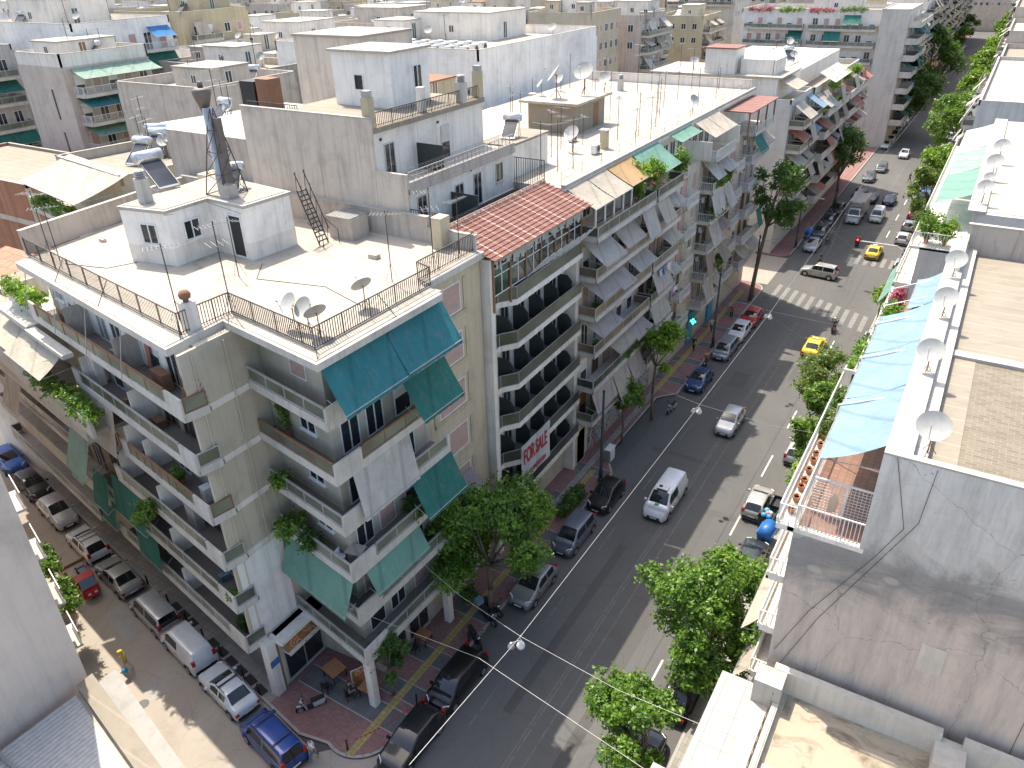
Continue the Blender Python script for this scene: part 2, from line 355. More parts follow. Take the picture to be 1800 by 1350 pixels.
def awn(par, T, x0, x1, zt, yt, zb, yb, mat='beige', val=True, arms=True, sag=.06):
    """sloped cloth from the wall line (yt, zt) out to the bar (yb, zb); yt and yb are distances outwards"""
    b = MB(T); n = 7; nx = max(2, int((x1 - x0) / .5)); vs = []; fs = []
    for i in range(n + 1):
        t = i / n; y = -(yt + (yb - yt) * t); z = zt + (zb - zt) * t - sag * math.sin(math.pi * t)
        for j in range(nx + 1):
            vs.append((x0 + (x1 - x0) * j / nx, y, z + .028 * math.sin(j * 1.7 + x0) * math.sin(math.pi * t)))
    for i in range(n):
        for j in range(nx): fs.append((i * (nx + 1) + j, i * (nx + 1) + j + 1, (i + 1) * (nx + 1) + j + 1, (i + 1) * (nx + 1) + j))
    b.add(vs, fs)
    if val:
        k = max(6, int((x1 - x0) / .14)); vs = []
        for j in range(k + 1):
            X = x0 + (x1 - x0) * j / k; vs += [(X, -yb - .01, zb), (X, -yb - .02, zb - .16 - .05 * abs(math.sin(j * .9)))]
        b.add(vs, [(2 * j, 2 * j + 1, 2 * j + 3, 2 * j + 2) for j in range(k)])
    o = b.build('awning', mat, par, smooth=True)
    if arms:
        a = MB(T); a.tube((x0, -yb, zb), (x1, -yb, zb), .03)
        for X in (x0 + .05, x1 - .05):
            a.tube((X, -yt * .6, (zt + zb) / 2 - .5 if abs(zt - zb) > 1 else zb - .1), (X, -yb, zb), .02)
        a.build('awning_frame', 'galv', o)
    return o
def sub(mb, name, mat, par, smooth=False):
    """a mesh one level below a part that itself sits at its parent's origin or elsewhere"""
    return mb.build(name, mat, par, smooth)
def balc(par, T, x0, x1, z, d, style='panel', h=.95, slab='concrete_white', ends=True, th=.16, y_in=0.0, lip=.2, panel='greenglass', solid_ends=.0, sides=(1, 1)):
    """balcony slab with top at z, sticking out d, and its parapet as a sub-part"""
    b = MB(T); b.box(x0, x1, -d, -y_in, z - th, z)
    if lip: b.box(x0, x1, -d - .004, -d + .10, z - th - .002, z + lip)
    if lip and sides[0]: b.box(x0 - .003, x0 + .1, -d + .1, -y_in, z - .002, z + lip)
    if lip and sides[1]: b.box(x1 - .1, x1 + .003, -d + .1, -y_in, z - .002, z + lip)
    o = b.build('balcony', slab, par)
    r = MB(T); p = MB(T); z0 = z + lip; zt = z + h
    segs = [((x0, -d + .05), (x1, -d + .05))]
    if sides[0]: segs.append(((x0 + .05, -d + .05), (x0 + .05, -y_in - .02)))
    if sides[1]: segs.append(((x1 - .05, -d + .05), (x1 - .05, -y_in - .02)))
    for k, ((ax, ay), (bx, by)) in enumerate(segs):
        L = math.hypot(bx - ax, by - ay)
        if style == 'solid':
            lo, hi = min(ax, bx), max(ax, bx); l2, h2 = min(ay, by), max(ay, by)
            if k == 0: p.box(lo, hi, ay - .05, ay + .05, z0, zt)
            else: p.box(lo - .05, lo + .05, l2 + .05, h2, z0, zt)
        elif style == 'bars':
            r.bar((ax, ay, zt), (bx, by, zt), .05); n = max(2, int(L / .16))
            for i in range(n + 1):
                t = i / n; X, Y = ax + (bx - ax) * t, ay + (by - ay) * t; r.bar((X, Y, z0 - .02), (X, Y, zt), .03)
        else:
            r.bar((ax, ay, zt), (bx, by, zt), .06); r.bar((ax, ay, z0 + .06), (bx, by, z0 + .06), .05)
            n = max(1, round(L / 1.7))
            for i in range(n + 1):
                t = i / n; X, Y = ax + (bx - ax) * t, ay + (by - ay) * t; r.bar((X, Y, z0 - .02), (X, Y, zt), .05)
            if k == 0: p.box(ax, bx, ay - .008, ay + .008, z0 + .08, zt - .05)
            else: p.box(ax - .008, ax + .008, min(ay, by) + .05, max(ay, by), z0 + .08, zt - .05)
    if solid_ends:
        for X0, X1 in ((x0 - .006, x0 + solid_ends), (x1 - solid_ends, x1 + .006)): 
            p2 = MB(T); p2.box(X0, X1, -d - .007, -d + .12, z - th - .004, zt + .03); q = p2.build('parapet_end', slab, o)
    if r.v: r.build('railing', {'bars': 'rail_white', 'barsd': 'rail_dark'}.get(style, 'alu'), o)
    if p.v: p.build('parapet', slab if style == 'solid' else panel, o)
    return o
def railing(par, pts, z, h=1.0, step=.14, mat='rail_dark', name='railing', sp=.03):
    r = MB()
    for a, b in zip(pts, pts[1:]):
        L = math.hypot(b[0] - a[0], b[1] - a[1]); n = max(1, int(L / step))
        r.bar((a[0], a[1], z + h), (b[0], b[1], z + h), .05); r.bar((a[0], a[1], z + .1), (b[0], b[1], z + .1), .03)
        for i in range(n + 1):
            t = i / n; X, Y = a[0] + (b[0] - a[0]) * t, a[1] + (b[1] - a[1]) * t
            r.bar((X, Y, z), (X, Y, z + h), .05 if i % 12 == 0 else sp)
    return r.build(name, mat, par)
def parapet(par, pts, z0, z1, t=.2, mat='white', cap='coping', closed=False, name='parapet'):
    """a low wall along pts (its centre line) with a slightly wider coping as sub-part"""
    b = MB(); c = MB(); P = list(pts) + ([pts[0]] if closed else [])
    for a, q in zip(P, P[1:]):
        d = Vector((q[0] - a[0], q[1] - a[1])); L = d.length; ang = math.atan2(d.y, d.x); T = (a[0], a[1], ang)
        b.T = T; b.box(-t / 2, L + t / 2, -t / 2, t / 2, z0, z1)
        c.T = T; c.box(-t / 2 - .04, L + t / 2 + .04, -t / 2 - .04, t / 2 + .04, z1, z1 + .05)
    o = b.build(name, mat, par)
    if cap: c.build('coping', cap, o)
    return o
# ================================================================ prototypes of repeated things
def skin_obj(name, pts, edges, rad, mat, parent=None, lv=1):
    me = bpy.data.meshes.new(name); me.from_pydata(pts, edges, []); me.materials.append(M[mat])
    o = bpy.data.objects.new(name, me); COL.objects.link(o); o.parent = parent
    o.modifiers.new('skin', 'SKIN'); me.skin_vertices[0].data[0].use_root = True
    for i, r in enumerate(rad):
        me.skin_vertices[0].data[i].radius = r if isinstance(r, tuple) else (r, r)
    s_ = o.modifiers.new('sub', 'SUBSURF'); s_.levels = lv; s_.render_levels = lv; me.polygons.foreach_set('use_smooth', [True] * len(me.polygons)); o.modifiers['skin'].use_smooth_shade = True
    return o
# ---- cars
def car(name, label, L=4.1, W=1.74, H=1.47, kind='hatch', col=(.3, .3, .3), metal=.3, cat='car', pos=(0, 0), ang=0.0, group=None, roofmat=None, rails=False, extra=None):
    key = ('car paint', col, metal)
    if key not in M: M[key] = paint('car_paint', col, .3, .6, metal)
    pm = key; hl = L / 2
    # station list: (x, top z, belt z, half width, half width at roof edge)
    w2 = W / 2
    P = {'hatch': dict(cowl=.22, rf=.02, rr=-.36, tail=-.475, hood=.66, belt=.62, boot=None),
         'sedan': dict(cowl=.20, rf=.02, rr=-.24, tail=-.36, hood=.66, belt=.63, boot=.69),
         'mpv': dict(cowl=.30, rf=.13, rr=-.40, tail=-.485, hood=.60, belt=.58, boot=None),
         'van': dict(cowl=.33, rf=.20, rr=-.455, tail=-.492, hood=.58, belt=.55, boot=None),
         'suv': dict(cowl=.22, rf=.08, rr=-.43, tail=-.485, hood=.60, belt=.58, boot=None)}[kind]
    cw, rf, rr, tl = [P[k] * L for k in ('cowl', 'rf', 'rr', 'tail')]
    hb, bl = P['hood'] * H, P['belt'] * H
    e = .05; st = []
    def S(x, zt, zb, w, wr): st.append((x, zt, zb, w, wr))
    S(hl, .48, .42, w2 * .62, w2 * .55); S(hl - .04, .62, .55, w2 * .78, w2 * .66); S(hl - .16, hb * .80, hb * .74, w2 * .90, w2 * .78); S(hl - .42, hb * .90, hb * .84, w2 * .975, w2 * .84)
    S(cw + .45, hb * .98, bl * .95, w2, w2 * .86); S(cw + .08, hb * 1.06, bl, w2, w2 * .86); S(cw, hb * 1.08, bl * 1.0, w2, w2 * .86)
    n = 4
    for i in range(1, n + 1):
        t = i / n; tt = t - .12 * math.sin(math.pi * t) * -1
        S(cw + (rf - cw) * t, hb * 1.08 + (H - .03 - hb * 1.08) * min(1, tt), bl * 1.01, w2, w2 * (.86 + (.74 - .86) * t))
    i_cowl, i_rf = 6, 6 + n
    m1 = rf - (rf - rr) * .42
    S(rf - .07, H - .015, bl * 1.02, w2, w2 * .74); S(m1 + e, H, bl * 1.03, w2, w2 * .75); S(m1 - e, H, bl * 1.03, w2, w2 * .75)
    i_m = len(st) - 2
    S(rr + .30, H - .01, bl * 1.05, w2, w2 * .74); S(rr + .08, H - .03, bl * 1.05, w2 * .995, w2 * .73); S(rr, H - .05, bl * 1.06, w2 * .99, w2 * .72)
    i_rr = len(st) - 1; zt_end = bl * 1.1 if P['boot'] is None else P['boot'] * H
    for i in range(1, 4):
        t = i / 3; S(rr + (tl - rr) * t, (H - .05) + (zt_end - H + .05) * t, bl * 1.06, w2 * (.99 - .02 * t), w2 * (.72 + .1 * t))
    i_tl = len(st) - 1
    if P['boot'] is None: S(-hl + .02, bl * 1.0, bl * .9, w2 * .93, w2 * .84)
    else: S(-hl + .35, zt_end - .01, bl * .98, w2 * .96, w2 * .84); S(-hl + .07, zt_end - .05, bl * .95, w2 * .9, w2 * .8)
    S(-hl, .55, .48, w2 * .82, w2 * .74); S(-hl + .03, .40, .36, w2 * .8, w2 * .72)
    G = []
    for (x, zt, zb, w_, wr) in st:
        dz = zt - zb; row = [(w_ * .90, .22), (w_ * .97, .30), (w_, .47 if zb > .6 else zb * .8), (w_ * .995, zb * .86), (w_ * .955, zb)]
        gz = dz > .3
        row += [(w_ * .945 + (wr - w_ * .945) * .10, zb + dz * (.10 if gz else .3)), (w_ * .945 + (wr - w_ * .945) * .86, zb + dz * (.84 if gz else .7)), (wr, zb + dz * .95), (wr * .86, zt - .012), (wr * .45, zt + .008), (0, zt + .016)]
        G.append([(x, y, z) for y, z in row])
    nj = len(G[0]); cells = {}
    def cls(i, j):
        x = (st[i][0] + st[i + 1][0]) / 2
        if i_cowl <= i < i_rf - 0 and 8 <= j: return 'windscreen'
        if i_rr <= i < i_tl - 0 and 8 <= j: return 'rear_window'
        if j == 5 and i_cowl + 2 <= i < i_m and i != i_m: return 'front_glass'
        if j == 5 and i_m < i < i_rr and kind != 'vanbox': return 'rear_glass'
        return 'body'
    rt = root(name, (pos[0], pos[1], 0), label, cat, group, ang)
    parts = {}
    for i in range(len(st) - 1):
        for j in range(nj - 1):
            c = cls(i, j)
            if c == 'rear_glass' and extra == 'panel': c = 'body'
            if c == 'rear_window' and extra == 'panel' : c = 'body'
            for sg in (1, -1):
                nm = c + ('' if c in ('body', 'windscreen', 'rear_window') else ('L' if sg > 0 else 'R'))
                q = [G[i][j], G[i + 1][j], G[i + 1][j + 1], G[i][j + 1]]
                if sg < 0: q = [(x, -y, z) for x, y, z in q][::-1]
                parts.setdefault(nm, []).append(q)
    ends = [G[0], G[-1]]
    for k, g in enumerate(ends):
        pl = [(x, y, z) for x, y, z in g] + [(x, -y, z) for x, y, z in g[-2::-1]]
        parts['body'].append(pl if k == 0 else pl[::-1])
    for nm, qs in parts.items():
        vm = {}; V = []; F = []
        for q in qs:
            f = []
            for p in q:
                kx = (round(p[0], 4), round(p[1], 4), round(p[2], 4))
                if kx not in vm: vm[kx] = len(V); V.append(p)
                if vm[kx] not in f: f.append(vm[kx])
            if len(f) > 2: F.append(f)
        base = nm.rstrip('LR') if nm[:-1] in ('front_glass', 'rear_glass') else nm
        me = bpy.data.meshes.new(base); me.from_pydata(V, [], F); me.materials.append(M[pm] if base == 'body' else M['carglass'])
        me.polygons.foreach_set('use_smooth', [True] * len(F)); me.update()
        o = bpy.data.objects.new({'front_glass': 'side_window', 'rear_glass': 'side_window'}.get(base, base), me); COL.objects.link(o); o.parent = rt
    def ch(mb, nm, mat, sm=False):
        o = bpy.data.objects.new(nm, mb.mesh(nm, (0, 0, 0), sm, [M[mat]])); COL.objects.link(o); o.parent = rt; return o
    r = .31 if H < 1.7 else .34
    wb = (hl - .78, -hl + .72)
    for wx in wb:
        for sg in (1, -1):
            a = MB(); a.tube((wx, sg * (w2 - .20), r), (wx, sg * (w2 + .012), r), r, 20)
            t = ch(a, 'wheel', 'tyre'); q = MB(); q.tube((wx, sg * (w2 + .005), r), (wx, sg * (w2 + .02), r), r * .64, 14)
            ro = bpy.data.objects.new('rim', q.mesh('rim', mats=[M['rim']])); COL.objects.link(ro); ro.parent = t
            ar = MB(); pts = [(wx + (r + .06) * math.cos(R_(k)), sg * (w2 + .004), r + (r + .06) * math.sin(R_(k))) for k in range(-10, 191, 20)]
            ar.path(pts, .028, 5); ch(ar, 'wheel_arch', 'black')
    hz = hb * .80
    for sg in (1, -1):
        a = MB(); a.slab([(hl - .07, sg * w2 * .52, hz * .86), (hl - .30, sg * w2 * .90, hz * .95), (hl - .36, sg * w2 * .90, hz * 1.13), (hl - .15, sg * w2 * .55, hz * 1.06)][::sg], .05); ch(a, 'headlight', 'lamp_clear')
        tz = (.62 if P['boot'] is None else .52) * H
        a = MB(); a.box(-hl - .015, -hl + .16, min(sg * w2 * .66, sg * w2 * .90), max(sg * w2 * .66, sg * w2 * .90), tz - .12, tz + (.22 if P['boot'] is None else .04)); ch(a, 'tail_light', 'lamp_red')
        a = MB(); a.box(cw - .28, cw - .12, min(sg * w2, sg * (w2 + .17)), max(sg * w2, sg * (w2 + .17)), bl * .98, bl * .98 + .13); ch(a, 'mirror', pm)
    a = MB(); a.box(hl - .03, hl + .02, -w2 * .5, w2 * .5, .34, .50); ch(a, 'grille', 'black')
    a = MB(); a.box(-hl - .025, -hl + .03, -w2 * .8, w2 * .8, .28, .46); ch(a, 'bumper', 'black'); a = MB(); a.box(hl - .01, hl + .03, -w2 * .62, w2 * .62, .24, .33); ch(a, 'bumper', 'black')
    for sg in (1, -1):
        for sx in (cw - .25, (cw + rr) / 2 - .05, rr + .25):
            a = MB(); a.box(sx - .008, sx + .008, min(sg * (w2 - .02), sg * (w2 + .003)), max(sg * (w2 - .02), sg * (w2 + .003)), .36, bl * .86); ch(a, 'door_gap', 'black')
        a = MB(); a.box((cw + rr) / 2 + .08, (cw + rr) / 2 + .24, min(sg * w2, sg * (w2 + .02)), max(sg * w2, sg * (w2 + .02)), bl * .82, bl * .82 + .025); ch(a, 'door_handle', 'black')
    a = MB(); a.box(hl + .018, hl + .03, -.26, .26, .36, .46); ch(a, 'number_plate', 'frame')
    a = MB(); a.box(-hl - .04, -hl - .022, -.26, .26, .5, .61); ch(a, 'number_plate', 'frame')
    if rails:
        for sg in (1, -1):
            a = MB(); a.tube((rf - .1, sg * w2 * .66, H + .045), (rr + .2, sg * w2 * .66, H + .045), .02); a.tube((rf - .1, sg * w2 * .66, H), (rf - .1, sg * w2 * .66, H + .045), .018); a.tube((rr + .2, sg * w2 * .66, H), (rr + .2, sg * w2 * .66, H + .045), .018); ch(a, 'roof_rail', 'black')
        if rails == 2:
            for x in (rf - .35, rr + .75):
                a = MB(); a.box(x - .03, x + .03, -w2 * .72, w2 * .72, H + .05, H + .08); ch(a, 'roof_bar', 'black')
    if kind == 'van' and not extra:
        a = MB(); a.box(-hl - .022, -hl - .004, -.01, .01, .5, H * .9); ch(a, 'door_seam', 'black')
    return rt
def scooter(label, pos, ang, col=(.05, .05, .055), box=None, cat='scooter'):
    k = ('sc', col)
    if k not in M: M[k] = paint('scooter_paint', col, .35)
    rt = root('scooter', (pos[0], pos[1], 0), label, cat, 'scooters and motorbikes', ang)
    def ch(mb, nm, mat, sm=False, par=None):
        o = bpy.data.objects.new(nm, mb.mesh(nm, (0, 0, 0), sm, [M[mat]])); COL.objects.link(o); o.parent = par or rt; return o
    for x in (.62, -.58):
        a = MB(); a.tube((x, -.06, .27), (x, .06, .27), .27, 16); t = ch(a, 'wheel', 'tyre'); b = MB(); b.tube((x, -.065, .27), (x, .065, .27), .16, 12); ch(b, 'rim', 'rim', par=t)
    a = MB(); a.add([(-.85, -.12, .75), (-.85, .12, .75), (-.1, .16, .55), (-.1, -.16, .55), (-.75, -.14, .35), (-.75, .14, .35), (-.15, .18, .28), (-.15, -.18, .28)], [(0, 1, 2, 3), (4, 7, 6, 5), (0, 3, 7, 4), (1, 5, 6, 2), (3, 2, 6, 7), (0, 4, 5, 1)]); ch(a, 'body', k)
    a = MB(); a.box(-.15, .35, -.14, .14, .24, .31); ch(a, 'footboard', 'black')
    a = MB(); a.slab([(.30, -.22, .3), (.30, .22, .3), (.50, .17, .92), (.50, -.17, .92)], .07); ch(a, 'front_shield', k)
    a = MB(); a.slab([(-.80, -.13, .80), (.0, -.14, .74), (.0, .14, .74), (-.80, .13, .80)], .09); ch(a, 'seat', 'black')
    a = MB(); a.tube((.58, 0, .3), (.42, 0, 1.0), .04); a.tube((.40, -.33, 1.03), (.40, .33, 1.03), .022); ch(a, 'handlebar', 'black')
    a = MB(); a.tube((.50, 0, .86), (.56, 0, .84), .09, 10); ch(a, 'headlight', 'lamp_clear')
    a = MB(); a.box(.44, .8, -.07, .07, .52, .56); ch(a, 'mudguard', k)
    for s in (1, -1): a = MB(); a.tube((.40, s * .25, 1.03), (.38, s * .32, 1.2), .01); a.box(.36, .39, s * .32 - .06, s * .32 + .06, 1.18, 1.26); ch(a, 'mirror', 'black')
    if box:
        a = MB(); a.box(-1.08, -.68, -.22, .22, .84, 1.26); ch(a, 'delivery_box', box)
    return rt
# ---- foliage
def leaves(seed, blobs, n, size, fill=.55):
    """n small leaf faces through the outer volume of a set of ellipsoids (x, y, z, rx, ry, rz)"""
    g = np.random.default_rng(seed); B = np.array(blobs, float); vol = (B[:, 3] * B[:, 4] * B[:, 5]) ** .67
    pick = g.choice(len(B), n, p=vol / vol.sum()); d = g.normal(size=(n, 3)); d /= np.linalg.norm(d, axis=1)[:, None]
    rr = (fill + (1 - fill) * g.random(n) ** .5) * (1 + .22 * g.standard_normal(n) * (g.random(n) < .35))
    # leaf bunches: leaves gather round twig tips so gaps stay open
    k = max(6, n // 14); tips = g.integers(0, n, k); t = tips[g.integers(0, k, n)]
    c0 = B[pick[t], :3] + d[t] * rr[t][:, None] * B[pick[t], 3:]
    c = c0 + g.normal(size=(n, 3)) * size * 1.15
    nn = d[t] * .5 + g.normal(size=(n, 3)) * .6 + np.array([0, 0, .5]); nn /= np.linalg.norm(nn, axis=1)[:, None]
    a = np.cross(nn, g.normal(size=(n, 3))); a /= np.linalg.norm(a, axis=1)[:, None]; b = np.cross(nn, a)
    s_ = size * (.6 + .8 * g.random(n))[:, None]; a = a * s_; b = b * s_ * .6
    V = np.stack([c - a, c + b * .9 - a * .1, c + a, c - b * .9 - a * .1], 1).reshape(-1, 3)
    return V
def leafmesh(name, V, mat):
    n = len(V) // 4; me = bpy.data.meshes.new(name); me.vertices.add(4 * n); me.vertices.foreach_set('co', V.astype('f').ravel())
    me.loops.add(4 * n); me.loops.foreach_set('vertex_index', np.arange(4 * n, dtype='i')); me.polygons.add(n)
    me.polygons.foreach_set('loop_start', np.arange(0, 4 * n, 4, dtype='i')); me.update(); me.materials.append(M[mat]); me.validate(); return me
def tree(label, pos, h, R, mat='leaf', seed=1, n=5200, size=.16, cz=None, squash=.8, lean=(0, 0), group='street trees along the avenue', trunk=.17, nb=16, cat='tree', name='street_tree', base=0.0):
    rt = root(name, (pos[0], pos[1], base), label, cat, group)
    g = random.Random(seed); cz = cz or h - R * squash; blobs = []; limbs = []
    for i in range(nb):
        a = g.uniform(0, 6.283); u = g.uniform(-.75, 1); q = math.sqrt(max(0, 1 - u * u)) * g.uniform(.45, 1)
        r = R * g.uniform(.18, .40); blobs.append((lean[0] + q * math.cos(a) * (R - r * .45), lean[1] + q * math.sin(a) * (R - r * .45), cz + u * (R - r * .4) * squash, r, r, r * g.uniform(.55, .85)))
    V = leaves(seed, blobs, n, size, .35); me = leafmesh('crown', V, mat)
    o = bpy.data.objects.new('crown', me); COL.objects.link(o); o.parent = rt
    t = MB(); p = Vector((0, 0, 0)); fork = Vector((lean[0] * .5, lean[1] * .5, max(1.8, cz - R * squash * .75)))
    mid = fork * .5 + Vector((g.uniform(-.15, .15), g.uniform(-.15, .15), 0))
    t.tube(p, mid, trunk * 1.15, 9, 0, trunk * .9); t.tube(mid, fork, trunk * .9, 9, 0, trunk * .75)
    for b in blobs[:11]:
        e = Vector(b[:3]); m_ = fork.lerp(e, .5) + Vector((g.uniform(-.3, .3), g.uniform(-.3, .3), g.uniform(.0, .4)))
        t.tube(fork, m_, trunk * .5, 6, 0, trunk * .3); t.tube(m_, e, trunk * .3, 5, 0, trunk * .08)
    t2 = bpy.data.objects.new('trunk', t.mesh('trunk', mats=[M['bark']], smooth=True)); COL.objects.link(t2); t2.parent = rt
    return rt
_bush = {}
def bush(name, label, pos, r, mat='leaf', kind='pot', seed=0, flat=.7, group='plants on balconies and terraces', cat='plant', long=None, rz=0.0, n=None, size=None):
    """a leafy plant, in a terracotta pot or a trough (long = its length)"""
    rt = root(name, pos, label, cat, group, rz)
    key = (round(r, 1), mat, kind, seed % 3, long)
    if key not in _bush:
        h0 = {'pot': .3, 'trough': .25, 'none': 0}[kind]
        if long: bl = [(x, 0, h0 + r * flat * .5 + rnd.uniform(-.1, .2) * r, r * rnd.uniform(.5, .8), r * rnd.uniform(.5, .7), r * flat * rnd.uniform(.5, .9)) for x in np.arange(-long / 2 + r * .3, long / 2, r * .55)]
        else: bl = [(rnd.uniform(-.4, .4) * r, rnd.uniform(-.4, .4) * r, h0 + r * flat * rnd.uniform(.4, 1.1), r * rnd.uniform(.4, .6), r * rnd.uniform(.4, .6), r * flat * rnd.uniform(.4, .6)) for _ in range(6)]
        V = leaves(seed * 7 + int(r * 10), bl, n or int(min(2600, 420 + (long or r) * r * 900)), size or min(.12, .05 + r * .05), .25); c = MB(); s_ = MB()
        if kind == 'pot': c.lathe((0, 0, 0), [(.13, 0), (.19, .3), (.21, .3), (.21, .33)], 12)
        if kind == 'trough': c.box(-(long or r) / 2, (long or r) / 2, -.14, .14, 0, .26)
        s_.path([(0, 0, .1), (r * .1, 0, h0 + r * .5), (-r * .1, r * .1, h0 + r * .9)], .02, 5)
        _bush[key] = (leafmesh('foliage', V, mat), c.mesh('pot', mats=[M['terracotta']]) if c.v else None, s_.mesh('stem', mats=[M['bark']]))
    for nm, me in zip(('foliage', 'pot', 'stem'), _bush[key]):
        if me: o = bpy.data.objects.new(nm, me); COL.objects.link(o); o.parent = rt
    return rt
# ---- roof things (prototypes at the origin, copied later)
def P_(name, label, cat, group, parts):
    rt = root(name, (0, 0, 0), label, cat, group)
    for nm, mb, mat, sm, subs in parts:
        o = bpy.data.objects.new(nm, mb.mesh(nm, (0, 0, 0), sm, [M[mat]])); COL.objects.link(o); o.parent = rt
        for n2, mb2, mat2, sm2 in subs:
            q = bpy.data.objects.new(n2, mb2.mesh(n2, (0, 0, 0), sm2, [M[mat2]])); COL.objects.link(q); q.parent = o
    return proto_done(rt)
def _dish():
    D = MB(); n = 20; vs = [(0, 0, 0)]; fs = []
    for k in (1, 2, 3, 4):
        for i in range(n):
            a = 6.28318 * i / n; r = .45 * k / 4; vs.append((r * math.cos(a), r * math.sin(a) * 1.08, .10 * (k / 4) ** 2))
    for i in range(n): fs.append((0, 1 + i, 1 + (i + 1) % n))
    for k in range(3):
        for i in range(n): a = 1 + k * n + i; b = 1 + k * n + (i + 1) % n; fs.append((a, a + n, b + n, b))
    c, s = math.cos(R_(52)), math.sin(R_(52))   # tilt towards +x, about 38 degrees up
    tr = lambda p: (p[0] * c + p[2] * s, p[1], -p[0] * s + p[2] * c + 1.05)
    vs2 = [tr(p) for p in vs]; back = [tr((p[0], p[1], p[2] - .012)) for p in vs]; k = len(vs)
    D.add(vs2 + back, fs + [tuple(i + k for i in f[::-1]) for f in fs])
    A = MB(); A.tube(tr((.42, 0, .08)), tr((.1, 0, .5)), .012); A.tube(tr((.1, 0, .5)), tr((.1, 0, .58)), .035, 8)
    Pm = MB(); Pm.tube((-.08, 0, 0), (-.08, 0, 1.05), .025, 8); Pm.tube((-.08, 0, 1.0), tr((0, 0, -.01)), .03); Pm.tube((-.3, -.2, 0), (-.08, 0, .4), .012); Pm.tube((-.3, .2, 0), (-.08, 0, .4), .012); Pm.tube((.25, 0, 0), (-.08, 0, .4), .012)
    return [('reflector', D, 'dish', True, [('feed_arm', A, 'galv', False)]), ('stand', Pm, 'rust', False, [])]
p_dish = P_('satellite_dish', 'satellite dish', 'satellite dish', 'satellite dishes on the roofs', _dish())
def _ant(k):
    m = MB(); h = (2.6, 3.6, 3.0)[k]; m.tube((0, 0, 0), (0, 0, h), .028, 6); m.tube((-.35, .1, 0), (0, 0, .8), .01); m.tube((.3, .25, 0), (0, 0, .8), .01)
    b = MB(); z = h - .15; L = .75
    b.tube((-L, 0, z), (L, 0, z), .014, 5)
    for i in range(9 if k != 1 else 5):
        x = -L + i * 2 * L / 8; q = .34 - .025 * i; b.tube((x, -q, z), (x, q, z), .009, 4)
    b2 = MB()
    if k == 1:
        b2.tube((-L * .6, 0, z - .7), (L * .6, 0, z - .7), .014, 5)
        for i in range(4): b2.tube((-.4 + i * .27, -.5, z - .7), (-.4 + i * .27, .5, z - .7), .009, 4)
    return [('mast', m, 'rail_dark', False, []), ('aerial', b, 'galv', False, [])] + ([('aerial', b2, 'galv', False, [])] if k == 1 else [])
p_ant = [P_('antenna', 'antenna', 'antenna', 'television aerials on the roofs', _ant(k)) for k in range(3)]
def _solar():
    t = MB(); t.tube((-.25, -.62, 1.35), (-.25, .62, 1.35), .27, 18)
    e = MB(); e.tube((-.25, -.66, 1.35), (-.25, -.62, 1.35), .25, 18); e2 = MB(); e2.tube((-.25, .62, 1.35), (-.25, .66, 1.35), .25, 18)
    p = MB(); p.slab([(1.15, -.5, .15), (1.15, .5, .15), (-.1, .5, 1.15), (-.1, -.5, 1.15)], .08)
    f = MB(); f.slab([(1.2, -.54, .13), (1.2, .54, .13), (1.12, .54, .2), (1.12, -.54, .2)], .05)
    for y in (-.5, .5):
        f.tube((-.45, y, 0), (-.3, y, 1.15), .02); f.tube((1.1, y, 0), (1.1, y, .15), .02); f.tube((-.45, y, .03), (1.1, y, .03), .018); f.tube((0, y, 0), (-.15, y, 1.1), .02); f.bar((-.12, y, 1.17), (1.17, y, .17), .03)
    return [('tank', t, 'water', True, [('tank_end', e, 'alu', True), ('tank_end', e2, 'alu', True)]), ('collector', p, 'panel', False, []), ('stand', f, 'galv', False, [])]
p_solar = P_('solar_water_heater', 'solar water heater', 'water heater', 'solar water heaters on the roofs', _solar())
def _ac():
    b = MB(); b.box(-.16, .16, -.4, .4, .06, .62); g = MB()
    for i in range(9): g.box(.16, .168, -.34, .34, .1 + i * .055, .125 + i * .055)
    f = MB(); f.lathe((0, 0, 0), [(.0, 0), (.2, 0)], 14)
    q = MB(); q.tube((.168, .08, .34), (.18, .08, .34), .2, 16); s = MB(); s.box(-.14, .14, -.34, -.28, 0, .06); s.box(-.14, .14, .28, .34, 0, .06)
    return [('casing', b, 'frame', False, [('grille', g, 'galv', False), ('fan', q, 'black', False)]), ('foot', s, 'black', False, [])]
p_ac = P_('air_conditioner', 'air conditioner unit', 'air conditioner', 'air conditioner units', _ac())
def _vent(k):
    b = MB(); b.box(-.28, .28, -.28, .28, 0, 1.3); c = MB()
    if k == 0:
        for i in range(4): c.lathe((0, 0, 0), [(.27, 1.33 + i * .11), (.3, 1.36 + i * .11), (.27, 1.39 + i * .11)], 12)
        c.lathe((0, 0, 0), [(.2, 1.3), (.2, 1.75)], 10)
    elif k == 1:
        c.lathe((0, 0, 0), [(.12, 1.3), (.14, 1.42), (.25, 1.5), (.28, 1.66), (.2, 1.82), (.04, 1.88)], 16)
    else: c.box(-.36, .36, -.36, .36, 1.45, 1.53); c.box(-.26, .26, -.26, -.2, 1.3, 1.45); c.box(-.26, .26, .2, .26, 1.3, 1.45)
    return [('stack', b, ('concrete_white', 'white', 'yellow')[k], False, []), ('cowl', c, ('galv', 'rust', 'concrete_white')[k], k == 1, [])]
p_vent = [P_('chimney', 'chimney', 'chimney', 'chimney stacks on the roofs', _vent(k)) for k in range(3)]
def _bollard():
    b = MB(); b.lathe((0, 0, 0), [(.055, 0), (.055, .8), (.03, .86)], 10); c = MB(); c.lathe((0, 0, 0), [(.062, .68), (.062, .74)], 10)
    return [('post', b, 'black', True, [('band', c, 'rail_dark', False)])]
p_bol = P_('bollard', 'bollard', 'bollard', 'black bollards along the kerbs', _bollard())
_roofthings = []
